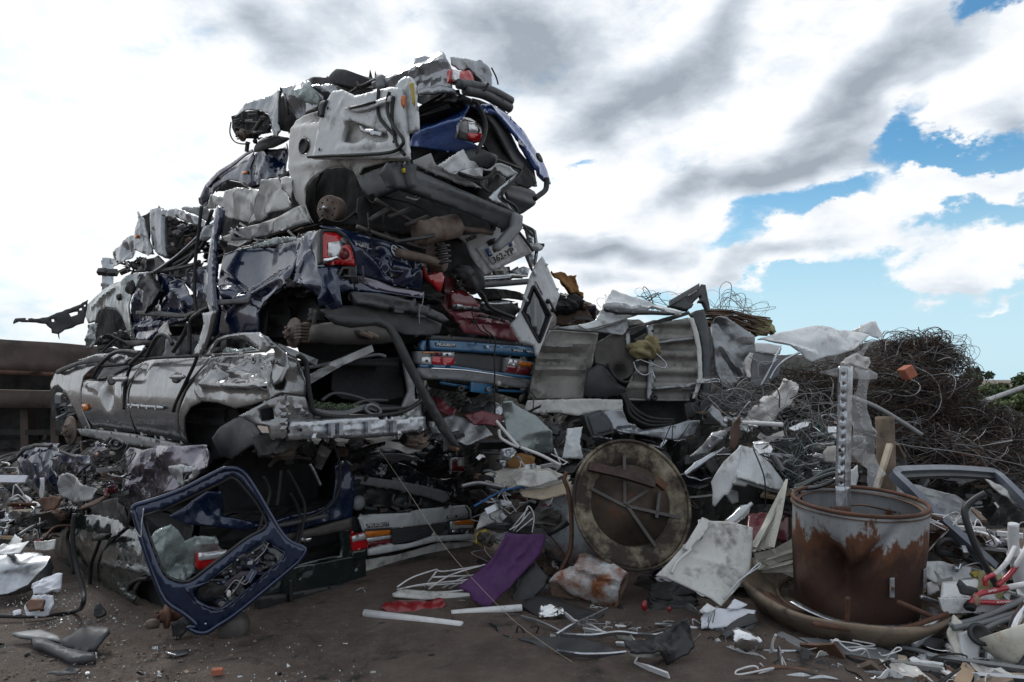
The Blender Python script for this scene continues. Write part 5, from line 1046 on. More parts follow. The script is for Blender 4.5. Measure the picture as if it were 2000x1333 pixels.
# ---- dark green car at the bottom
def green_car():
    t = car('flattened dark green car at the bottom left resting on the ground'); s = side(345, 1100, 4.4); r = rear(385, 1100, 4.45); g = M['bottle_green_paint']
    hull(t, 385, 1040, 1190, 4.45, 2.4, 1.5, a0=.3, b0=.1, seed=12, dz0=.06)
    panel('front_fender', Z(4, "203,610 222,555 245,500 300,482 348,476 354,520 342,640 352,760 300,782 255,742 243,690"), s, g, t, cr=(.02, .28), folds=[(95, 1040, 130, 1000, 8, .05)], bow=.05)
    panel('front_door', Z(4, "352,515 430,520 522,545 578,585 502,700 472,760 466,902 420,886 380,802 350,702 345,602"), s, g, t, cr=(.016, .3), bow=.07)
    panel('rear_door', Z(4, "580,590 652,600 722,690 768,790 742,836 690,836 656,890 652,1042 560,977 482,906 474,800 502,700"), s.off(.02), g, t, cr=(.01, .3), bow=.07, folds=[(200, 1100, 290, 1120, 8, .03), (220, 1130, 280, 1200, 8, .03)])
    panel('wing_top', Z(4, "205,606 240,498 300,478 350,475 340,510 290,560 250,610"), s.off(.03), M['bottle_green_paint'], t, cr=(.03, .15))
    strips('door_seal', t, s, [Z(4, "520,610 490,690 466,760 460,860"), Z(4, "380,520 350,620 365,700 380,800"), Z(4, "650,880 660,850 700,826 740,822")], 'rubber', .03, .02)
    panel('door_mirror', Z(4, "440,632 480,608 520,612 500,640 450,645"), s.off(.08), M['black_plastic'], t, th=.04, cr=(0, 1))
    panel('wheel_arch_liner', Z(4, "652,1042 656,890 692,836 742,832 802,960 832,1002 752,1062"), s.off(-.1), M['dark_interior'], t, th=.02, cr=(.02, .2))
    hub('brake_disc', P(*Zp(4, 812, 1010), 4.25), Vector((-.75, -.6, .1)), .075, t, 'rusty_steel')
    lathe('hub_nut', [(.03, 0), (.03, .05), (.02, .07), (0, .07)], P(*Zp(4, 775, 1045), 4.2), Vector((-.75, -.6, .1)), M['brake_rust'], t, 14)
    lathe('axle_drum', [(0, 0), (.06, 0), (.085, .02), (.09, .12), (0, .14)], P(*Zp(4, 1130, 1090), 4.2), Vector((-.2, 1, .1)), M['underbody_steel'], t, 22)
    panel('mudflap', Z(4, "835,1050 900,1010 960,1030 870,1130 845,1128"), face(350, 1220, 4.2), M['black_plastic'], t, th=.02, cr=(.02, .1))
    panel('crazed_window', Z(4, "742,620 780,585 832,560 870,590 902,642 960,620 1052,618 1050,662 1100,692 962,762 962,802 902,842 822,832 765,742"), r.off(.03), M['crazed_glass'], t, cr=(.06, .16), rag=.005)
    l1 = panel('tail_lamp', Z(4, "972,702 1110,686 1102,742 992,788 966,780"), r.off(.09), M['red_lens'], t, th=.06, cr=(0, 1), bow=.01)
    panel('clear_section', Z(4, "972,702 1110,686 1106,716 1060,728 985,738 970,736"), r.off(.09), M['clear_lens'], l1, base=l1, off=.005, th=.004, cr=(0, 1))
    panel('rear_panel', Z(5, "-110,790 0,762 60,742 200,720 300,700 402,682 402,822 200,850 0,882 -130,900"), r.off(.02), g, t, cr=(.008, .3), th=.02, holes=[[Zp(5, 345 + 8 * math.cos(a), 750 + 12 * math.sin(a)) for a in range(6)], [Zp(5, 62 + 7 * math.cos(a), 800 + 12 * math.sin(a)) for a in range(6)]])
    panel('bumper', Z(5, "-140,900 0,884 200,850 402,822 396,852 342,872 200,910 10,962 -140,985"), r.off(.06), M['black_plastic'], t, cr=(.006, .3), th=.06)
    panel('rear_frame', Z(5, "268,552 322,560 342,700 290,722 180,720 60,760 62,735 200,700 275,690 282,650"), r.off(.0), g, t, th=.04, cr=(.004, .2))
    panel('boot_inner', Z(5, "-120,560 290,545 300,720 0,760 -120,780"), r.off(-.5), M['dark_interior'], t, cr=(.02, .3))
    l2 = panel('tail_lamp', Z(5, "330,592 396,575 409,652 336,668"), r.off(.02), M['red_lens'], t, th=.06, cr=(0, 1))
    panel('clear_section', Z(5, "330,592 396,575 403,606 332,622"), r.off(.02), M['clear_lens'], l2, base=l2, off=.005, th=.004, cr=(0, 1))
    panel('lamp_corner', Z(5, "336,670 409,656 412,702 345,718"), r.off(.03), g, t, th=.05, cr=(0, 1))
    tube('hanging_cable', hits(r, Z(4, "1390,820 1392,920 1402,1000 1450,1090 1560,1120 1640,1100"), .08), .016, M['rubber'], t)
    strips('handle_frame', t, r, [Z(5, "10,960 30,1050 80,1110 260,1090 275,1000 260,960 150,945"), Z(5, "20,1060 200,1030 320,1000 320,960")], 'wire_steel', .02, .008)
    lump('shiny_jar', r.hit(*Zp(4, 1505, 635), -.03), (.05, .04, .03), M['shiny_aluminium'], t, 5, .06)
    lump('shiny_jar', r.hit(*Zp(4, 1440, 690), .02), (.035, .03, .02), M['shiny_aluminium'], t, 6, .06)
    clutter('underbody_part', t, r, Z(5, "-100,950 200,900 380,860 330,930 0,1010"), 18, MECH, 73, .06, .16, .2, -.12)
green_car()
# ---- second column of the pile: white, black, blue and maroon cars
def white_saloon():
    t = car('white saloon rear lettered PEUGEOT with orange and red lamps'); r = rear(690, 1050, 5.5); w = M['white_paint']; yaw = rear(690, 1050, 5.5, yaw=6)
    hull(t, 690, 1010, 1100, 5.5, 1.6, 1.4, a0=.12, b0=.08, seed=14)
    bl = panel('boot_lid', Z(10, "190,370 400,345 700,332 930,320 962,295 1100,270 1400,240 1750,205 1792,210 1852,280 1882,400 1522,450 1502,475 1100,520 662,562 642,550 262,575 242,602 202,440"), r, w, t, cr=(.005, .4), th=.02, bow=.02, folds=[(*Zp(10, 760, 460), *Zp(10, 900, 400), 8, -.015), (*Zp(10, 940, 320), *Zp(10, 900, 420), 5, .015)])
    panel('lid_corner', Z(10, "150,400 190,370 245,600 232,610 180,470"), r.off(.02), w, t, th=.02, cr=(.004, .1))
    panel('lid_edge', Z(10, "20,370 150,385 200,480 240,600 60,620 0,440"), r.off(-.05), M['black_plastic'], t, cr=(.01, .1))
    panel('lid_seam', Z(10, "1750,215 1764,214 1822,300 1836,402 1822,404 1806,310"), r, M['black_plastic'], t, base=bl, off=.006, th=.004, cr=(0, 1))
    for (s_, a, b, h, pb) in (('PEUGEOT', (282, 538), (602, 510), 6.2, "270,490 605,462 607,520 282,548"), ('305 GRD', (1492, 404), (1796, 376), 4.8, "1482,370 1802,336 1802,382 1484,412")):
        panel('badge_plate', Z(10, pb), r, M['black_print'], t, base=bl, off=.006, th=.004, cr=(0, 1))
        text('lettering', s_, Zp(10, *a), Zp(10, *b), h, r, M['letter_silver'], t, base=bl, off=.010, ext=.004, bold=.02)
    def lamp(out, secs, off=.0, th=.07):
        l = panel('tail_lamp', Z(10, out), r.off(off), M['black_plastic'], t, th=th, cr=(0, 1))
        for nm, mm, q in secs: panel(nm, Z(10, q), r.off(off), M[mm], l, base=l, off=.006, th=.004, cr=(0, 1), bow=.004)
    lamp("246,575 642,548 656,600 662,812 302,858 272,700", [('orange_section', 'orange_lens', "252,600 634,578 640,652 268,697"), ('clear_section', 'clear_lens', "270,702 640,658 646,712 288,762"), ('red_section', 'dark_red_lens', "290,768 648,718 654,804 302,850")])
    lamp("42,660 246,618 278,720 302,872 66,892", [('clear_section', 'clear_lens', "46,664 244,624 272,716 56,760"), ('red_section', 'red_lens', "58,766 273,722 298,866 70,886")], .05)
    lamp("1528,448 1892,412 1896,640 1530,660", [('orange_section', 'orange_lens', "1590,448 1890,420 1890,498 1610,508"), ('clear_section', 'clear_lens', "1530,452 1588,450 1606,510 1880,502 1880,556 1690,556 1640,568 1532,572"), ('red_section', 'chrome', "1560,580 1660,575 1660,630 1566,636"), ('clear_section', 'smoke_lens', "1690,572 1880,562 1880,630 1690,634")], .01)
    panel('bumper_corner', Z(10, "80,898 296,868 306,1002 92,1042"), r.off(.06), M['bottle_green_paint'], t, th=.08, cr=(0, 1), bow=.01)
    panel('grille_panel', Z(10, "655,566 1502,474 1526,640 1300,690 662,806"), r.off(-.02), M['grey_plastic'], t, th=.02, cr=(.003, .3), res=.02)
    each('slat', [sweep([r.hit(*Zp(10, x0, y0 + 22 * k), -.012), r.hit(*Zp(10, x1, y0 + 22 * k - (x1 - x0) * .108), -.012)], [(-.003, -.004), (.003, -.004), (.003, .004), (-.003, .004)], ref=r.n, curved=False) for k in range(10) for x0, x1, y0 in ((660, 1515 - max(0, k - 4) * 40, 580),)], M['charcoal_plastic'], t, False)
    lathe('lock', [(.013, 0), (.013, .01), (.006, .012), (0, .006)], r.hit(*Zp(10, 1465, 550), -.01), -A, M['black_plastic'], t, 14)
    panel('bumper', Z(10, "305,880 660,812 900,790 1110,735 1310,682 1600,664 1905,648 1912,732 1620,742 1320,762 1250,772 1020,830 800,882 540,930 312,968"), r.off(.08), w, t, th=.06, cr=(.003, .3), folds=[(*Zp(10, 310, 900), *Zp(10, 1250, 720), 5, -.015)])
    panel('rear_lower_panel', Z(10, "248,1032 545,982 700,962 1020,880 1320,782 1870,752 1888,952 1690,988 1450,1060 1200,1132 1050,1142 950,1136 850,1126 262,1212"), r.off(.03), M['dirty_white_paint'], t, res=.025, cr=(.006, .25), th=.02, folds=[(*Zp(10, 260, 1120), *Zp(10, 1700, 960), 6, -.02), (*Zp(10, 545, 990), *Zp(10, 555, 1130), 3, -.02), (*Zp(10, 1530, 860), *Zp(10, 1545, 960), 3, -.02)], dents=[(*Zp(10, 1020, 1020), 6, .02)])
    tube('lower_ring', [r.hit(*Zp(10, 1020 + 46 * math.cos(a), 1020 + 48 * math.sin(a)), .055) for a in np.arange(0, 6.4, .4)], .004, M['brake_rust'], t, curved=False)
    tube('lower_bar', hits(r, Z(10, "250,1200 700,1140 860,1120"), .0), .02, M['scrap_dark'], t)
white_saloon()
def black_car():
    t = car('crushed glossy black car with a striped white badge above the white saloon'); r = rear(690, 930, 5.6); k = M['black_paint']
    hull(t, 690, 880, 985, 5.6, 1.5, 1.3, a0=.2, b0=.05, seed=15, dz0=.03)
    tg = panel('boot_lid', Z(5, "420,185 450,140 560,100 760,108 872,160 905,196 832,222 682,262 642,232 520,205"), r, k, t, res=.025, cr=(.02, .25), bow=.03, folds=[(*Zp(5, 420, 185), *Zp(5, 640, 230), 7, .04), (*Zp(5, 650, 235), *Zp(5, 860, 180), 7, .05)])
    for i in range(5):
        y = 149 + i * 8; panel('badge_stripe', Z(5, f"{600 + i},{y} {634 - i},{y} {633 - i},{y + 4} {600 + i},{y + 4}"), r, M['white_print'], t, base=tg, off=.02, th=.004, cr=(0, 1), res=.02)
    l = panel('tail_lamp', Z(5, "835,196 902,190 902,266 837,264"), r.off(.03), M['clear_lens'], t, th=.05, cr=(.008, .05)); panel('red_section', Z(5, "838,206 860,200 864,230 900,236 900,262 838,262"), r.off(.03), M['dark_red_lens'], l, base=l, off=.005, th=.004, cr=(0, 1))
    panel('rear_panel', Z(5, "362,238 422,186 520,205 642,240 720,290 800,302 872,290 872,402 700,380 502,342 420,320"), r.off(-.01), k, t, cr=(.03, .16))
    panel('crash_bar', Z(5, "345,290 440,295 562,310 700,336 802,362 832,402 792,422 700,388 562,352 352,322"), r.off(.07), M['grey_plastic'], t, th=.05, cr=(.004, .2), folds=[(*Zp(5, 360, 305), *Zp(5, 800, 390), 4, -.015)])
    panel('lower_panel', Z(5, "340,322 560,352 832,420 880,430 852,452 600,455 382,442 340,382"), r.off(.0), M['black_plastic'], t, cr=(.03, .15))
    strips('bracket_loop', t, r, [Z(5, "530,375 525,420 600,435 610,380"), Z(5, "610,385 615,430 660,425 665,395"), Z(5, "380,375 380,440 440,450")], 'charcoal_plastic', .04, .014)
    clutter('boot_part', t, r, Z(5, "290,180 420,180 420,300 350,320 300,250"), 14, MECH, 81, .04, .14, .1, .05)
    clutter('bumper_part', t, r, Z(5, "350,400 560,430 860,450 850,470 400,470"), 14, MECH, 82, .04, .12, .1, .05)
black_car()
def blue_saloon():
    t = car('mid blue saloon rear lettered PEUGEOT with a tow ball under its bumper'); r = rear(815, 700, 5.4); b = M['steel_blue_paint']
    hull(t, 815, 672, 735, 5.4, 1.5, 1.35, a0=.12, b0=.08, seed=16)
    lp = panel('boot_lid', Z(11, "300,190 700,206 1050,232 1400,262 1700,282 1872,312 1908,442 1882,456 1500,422 1090,392 700,364 308,342"), r, b, t, th=.03, cr=(.002, .3), folds=[(*Zp(11, 310, 300), *Zp(11, 1890, 400), 5, .02)])
    panel('lid_top', Z(11, "340,118 700,136 1050,160 1500,212 1850,262 1876,312 1700,284 1050,234 700,206 304,190"), r.off(-.01), M['charcoal_plastic'], t, th=.03, cr=(.004, .2))
    for (s_, a, c_, h, pb) in (('PEUGEOT', (396, 272), (676, 288), 5, "382,226 684,250 682,296 386,278"), ('305', (1540, 354), (1690, 366), 4, "1526,322 1714,336 1714,372 1532,358"), ('GRD', (1745, 372), (1864, 380), 4, "1734,340 1870,350 1870,386 1740,378")):
        panel('badge_plate', Z(11, pb), r, M['black_print'], t, base=lp, off=.005, th=.004, cr=(0, 1)); text('lettering', s_, Zp(11, *a), Zp(11, *c_), h, r, M['letter_silver'], t, base=lp, off=.009, ext=.003, bold=.02)
    lathe('lock_ring', [(.014, 0), (.014, .012), (.007, .014), (.006, .006), (0, .006)], r.hit(*Zp(11, 1145, 292), .012), -A, M['white_print'], t, 16)
    panel('side_corner', Z(11, "152,282 202,195 252,200 242,342 160,342"), r.off(.02), b, t, th=.03, cr=(.006, .1))
    l = panel('tail_lamp', Z(11, "108,358 400,362 672,370 668,576 160,562 112,520"), r.off(.02), M['grey_plastic'], t, th=.06, cr=(0, 1))
    for nm, mm, q in (('red_section', 'red_lens', "330,440 482,444 480,560 326,552"), ('red_section', 'red_lens', "494,446 664,450 660,568 492,560"), ('pink_section', 'dark_red_lens', "364,374 480,378 480,432 360,428"), ('clear_section', 'clear_lens', "494,380 664,376 664,440 494,438"), ('clear_section', 'clear_lens', "176,440 320,446 320,552 174,546"), ('orange_section', 'orange_lens', "184,366 460,372 350,388 190,384")): panel(nm, Z(11, q), r.off(.02), M[mm], l, base=l, off=.005, th=.004, cr=(0, 1))
    each('bulb_hole', [lathe_vf([(.011, 0), (0, .001)], r.hit(*Zp(11, x, y), .032), -A, 10) for x, y in ((222, 502), (528, 410), (295, 412))], M['rubber'], l)
    l = panel('tail_lamp', Z(11, "1448,452 1640,478 1868,528 1862,722 1800,722 1428,684"), r.off(.02), M['grey_plastic'], t, th=.06, cr=(0, 1))
    for nm, mm, q in (('clear_section', 'clear_lens', "1496,476 1630,498 1618,572 1462,560"), ('orange_section', 'orange_lens', "1640,502 1846,538 1836,602 1632,576"), ('red_section', 'dark_red_lens', "1446,572 1612,582 1590,692 1432,672"), ('red_section', 'dark_red_lens', "1624,586 1832,612 1800,716 1602,694")): panel(nm, Z(11, q), r.off(.02), M[mm], l, base=l, off=.005, th=.004, cr=(0, 1))
    panel('plate_recess', Z(11, "668,372 1050,402 1452,450 1430,690 1050,640 664,580"), r.off(-.03), M['charcoal_plastic'], t, th=.02, cr=(.004, .2))
    panel('rear_panel', Z(11, "150,560 668,574 1050,634 1430,690 1890,742 1900,790 1440,730 1050,680 640,620 160,602"), r.off(.03), b, t, th=.03, cr=(.004, .3))
    panel('bumper', Z(11, "150,602 640,624 1090,692 1500,762 1895,806 1908,832 1862,902 1800,932 1440,880 1080,832 640,780 240,762 180,700"), r.off(.10), M['grey_plastic'], t, th=.1, cr=(.003, .3), bow=.02)
    strips('chrome_strip', t, r, [Z(11, "160,618 640,644 1090,706 1500,776 1885,826")], 'chrome', .125, .008)
    panel('tow_bracket', Z(11, "925,800 1240,828 1242,1002 1180,992 922,968"), r.off(.09), b, t, th=.02, cr=(0, 1), bev=.004)
    lump('tow_ball', r.hit(*Zp(11, 1140, 842), .15), (.024, .024, .024), M['concrete'], t, 1, 0.0); tube('ball_neck', hits(r, Z(11, "1140,860 1140,960"), .13), .012, M['black_plastic'], t)
    lathe('socket', [(.022, 0), (.022, .02), (.012, .022), (.01, .012), (0, .012)], r.hit(*Zp(11, 1040, 930), .1), -A, M['grey_plastic'], t, 14)
    lathe('socket', [(.03, 0), (.03, .05), (.012, .052), (0, .03)], r.hit(*Zp(11, 672, 920), .06), -A + B * -.5, M['black_plastic'], t, 14)
    strips('tow_bar', t, r, [Z(11, "400,825 900,910 1240,940 1690,965")], 'steel_blue_paint', .04, .022)
    strips('cable', t, r, [Z(11, "900,-20 960,60 1050,130 1100,220 1080,420 1085,700 1080,900 1088,1200 1080,1500")], 'rubber', .15, .007)
    panel('underside', Z(11, "240,770 1080,840 1440,900 1730,970 1600,1060 1440,980 600,960 300,900"), r.off(-.08), M['scrap_dark'], t, cr=(.03, .2))
blue_saloon()
def maroon_car():
    t = car('crumpled maroon car with a smoky dark red lamp above the mid blue saloon'); r = rear(860, 600, 5.6); m = M['maroon_paint']
    hull(t, 860, 560, 665, 5.6, 1.3, 1.3, a0=.3, b0=.08, seed=17)
    panel('rear_quarter', Z(3, "1335,345 1400,338 1442,365 1440,385 1402,412 1392,500 1400,530 1385,560 1340,480"), r.off(.0), m, t, cr=(.02, .15), th=.02)
    panel('rear_panel', Z(3, "1372,520 1460,522 1562,530 1640,555 1700,575 1722,602 1764,692 1680,676 1590,657 1462,642 1422,585"), r.off(.03), m, t, res=.025, cr=(.02, .2), th=.02, folds=[(*Zp(3, 1400, 545), *Zp(3, 1700, 600), 6, .03)])
    l = panel('tail_lamp', Z(3, "1395,425 1440,402 1502,430 1550,490 1556,524 1480,515 1400,507"), r.off(.06), M['dark_red_lens'], t, th=.06, cr=(0, 1), bow=.01)
    panel('clear_section', Z(3, "1402,485 1550,502 1554,522 1480,514 1402,505"), r.off(.06), M['smoke_lens'], l, base=l, off=.005, th=.004, cr=(0, 1)); panel('bulb', Z(3, "1420,484 1452,488 1452,504 1424,500"), r.off(.06), M['clear_lens'], l, base=l, off=.009, th=.004, cr=(0, 1))
    panel('crushed_roof', [(880, 470), (960, 470), (960, 560), (900, 575), (850, 560), (850, 500)], r.off(-.5), M['dark_interior'], t, cr=(.04, .2))
    strips('seal', t, r, [Z(3, "1380,380 1440,390 1520,430 1560,500 1640,540 1720,570"), Z(3, "1395,400 1420,330 1440,300")], 'rubber', .08, .016)
    each('slot', [sweep(hits(r, Z(3, q), .06), circ(.012, 6)) for q in ("1515,548 1560,556", "1570,556 1620,566", "1635,574 1655,580", "1400,590 1412,596", "1480,582 1492,588")], M['rubber'], t)
    strips('pipe', t, r, [Z(12, "190,665 450,645 700,625")], 'bumper_plastic', .1, .03)
    strips('pipe', t, r, [Z(12, "200,605 450,590 710,565"), Z(12, "210,590 450,575 700,560"), Z(12, "280,820 420,830 545,820")], 'zinc_steel', .0, .022)
    lump('air_duct', r.hit(*Zp(12, 130, 610), .1), (.09, .07, .1), M['charcoal_plastic'], t, 7, .25); lump('air_duct', r.hit(*Zp(12, 60, 550), .08), (.08, .06, .06), M['charcoal_plastic'], t, 8, .25)
    panel('boot_edge', Z(12, "220,680 520,690 700,740 700,800 540,780 300,790"), r.off(-.05), M['scrap_dark'], t, cr=(.03, .15))
    panel('boot_floor', Z(12, "290,800 560,800 640,880 600,960 420,920 300,880"), r.off(-.2), M['black_plastic'], t, cr=(.03, .2))
    clutter('boot_part', t, r, Z(12, "220,500 700,480 720,560 600,600 300,640"), 18, MECH + ['dirty_white_paint', 'zinc_steel'], 84, .06, .2, .2, -.05)
    tube('loose_wire', hits(r, Z(12, "115,900 150,1000 200,1080 270,1120 300,1200"), .1), .006, M['rubber'], t)
maroon_car()
def plate_gate():
    t = thing('van_tailgate', 'hanging white tailgate with the number plate BL 362-YP under the grey bumper', 'tailgate'); pl = face(985, 490, 5.75, yaw=14, lean=-8); w = M['white_paint']
    b = panel('panel', Z(12, "60,205 200,120 330,78 382,58 520,140 640,168 700,260 762,350 540,455 320,562 250,480 190,392 140,262"), pl, w, t, th=.03, cr=(.003, .3), folds=[])
    rc = panel('plate_recess', Z(12, "228,312 260,300 420,250 600,182 625,190 680,345 665,365 400,512 370,508"), pl, w, t, base=b, off=.006, th=.006, cr=(0, 1), bow=-.012, smooth=False)
    p = panel('number_plate', Z(12, "310,322 566,218 614,342 388,466"), pl, M['plate_white'], t, base=b, off=.028, th=.004, cr=(0, 1))
    panel('plate_band', Z(12, "310,322 346,307 386,378 350,394"), pl, M['plate_blue'], p, base=b, off=.033, th=.003, cr=(0, 1)); panel('plate_band', Z(12, "528,262 560,250 570,290 540,304"), pl, M['plate_blue'], p, base=b, off=.033, th=.003, cr=(0, 1))
    text('lettering', 'BL', Zp(12, 402, 352), Zp(12, 452, 328), 12, pl, M['black_print'], p, base=b, off=.035, ext=.003, bold=.012)
    text('lettering', '362-YP', Zp(12, 398, 452), Zp(12, 592, 352), 12.5, pl, M['black_print'], p, base=b, off=.035, ext=.003, bold=.012)
    text('lettering', 'F', Zp(12, 356, 372), Zp(12, 364, 368), 2.6, pl, M['white_print'], p, base=b, off=.037, ext=.003)
    k = panel('badge_plate', Z(12, "138,225 232,182 246,210 152,254"), pl, M['black_print'], t, base=b, off=.008, th=.006, cr=(0, 1)); text('lettering', 'C 15 E', Zp(12, 158, 244), Zp(12, 238, 206), 4.2, pl, M['letter_silver'], k, base=b, off=.012, ext=.003)
    panel('lamp_recess', Z(12, "336,245 400,216 424,225 420,268 350,290"), pl, M['rubber'], t, base=b, off=.012, th=.01, cr=(0, 1)); lump('plate_lamp', pl.hit(*Zp(12, 402, 245), .03), (.022, .02, .024), M['smoke_lens'], t, 3, .1)
    strips('edge_seal', t, pl, [Z(12, "632,165 700,250 765,340")], 'rubber', .02, .012)
    panel('window_glass', Z(12, "190,42 330,40 280,92 200,98"), pl.off(-.02), M['crazed_glass'], t, cr=(.01, .1))
    strips('window_frame', t, pl, [Z(12, "340,55 270,100"), Z(12, "180,40 330,42")], 'black_plastic', .0, .01)
plate_gate()
def broken_frame():
    t = thing('window_frame', 'bent grey body frame standing behind the number plate tailgate', 'body frame'); pl = face(1040, 510, 6.2, yaw=10); g = M['grey_green_paint']
    panel('outer_rail', Z(12, "655,90 672,78 760,120 796,148 812,260 818,330 800,450 788,480 776,470 790,330 778,165 740,135"), pl, g, t, th=.04, cr=(.008, .15))
    panel('inner_web', Z(12, "640,110 770,165 782,330 770,480 740,500 700,380 720,240 690,160"), pl.off(-.1), M['zinc_steel'], t, cr=(.05, .12), rag=.006)
    strips('strut', t, pl, [Z(12, "700,150 720,250 700,330 740,480"), Z(12, "680,110 770,200"), Z(12, "700,380 760,520")], 'underbody_steel', .0, .018)
    lump('hinge', pl.hit(*Zp(12, 795, 310), .04), (.05, .03, .03), M['white_paint'], t, 3, .3); lathe('hinge_pin', [(0, 0), (.016, 0), (.016, .05), (0, .05)], pl.hit(*Zp(12, 812, 290), .04), (1, 0, 0), M['black_plastic'], t, 10)
    panel('sheet', Z(12, "560,520 680,480 740,500 720,560 480,540"), pl.off(-.1), M['zinc_steel'], t, cr=(.04, .15))
broken_frame()
def white_door():
    t = thing('white_van_door', 'white van door with a dark window leaning diagonally beside the blue saloon', 'van door'); pl = face(1045, 600, 5.9, yaw=8, lean=2); w = M['white_paint']
    win = Z(12, "676,900 760,682 772,672 786,678 922,922 924,944 836,1172 822,1176 812,1168 678,920")
    d = panel('panel', Z(12, "788,462 852,384 872,412 940,560 1022,742 920,1030 812,1312 790,1312 772,1212 640,1182 600,1090 558,1012 604,968 652,872 682,742 740,562"), pl, w, t, res=.025, th=.04, cr=(.003, .3), bowu=.03, holes=[win], folds=[(*Zp(12, 850, 470), *Zp(12, 985, 740), 5, -.015), (*Zp(12, 985, 740), *Zp(12, 960, 800), 4, -.01)])
    panel('window', win, pl.off(-.012), M['window_glass'], t, cr=(0, 1), bowu=.03, th=.008, res=.04)
    c = cat(win, True, 2); tube('window_seal', hits(pl, win + win[:1], .0), .011, M['rubber'], t, k=3)
    text('lettering', 'CITROEN', Zp(12, 778, 624), Zp(12, 850, 748), 3.2, pl, M['black_print'], t, base=d, off=.006, ext=.004, bold=.03)
    tube('handle', hits(pl, Z(12, "900,806 912,812 940,866 952,892"), .045), .011, M['black_plastic'], t); each('handle_foot', [lump_vf(pl.hit(*Zp(12, x, y), .02), .02, .03, .022, i, .1, 8) for i, (x, y) in enumerate(((902, 808), (950, 888)))], M['black_plastic'], t)
    for q in ("765,515 790,570", "670,755 715,810"): tube('hinge', hits(pl, Z(12, q), .02), .013, M['white_paint'], t)
white_door()

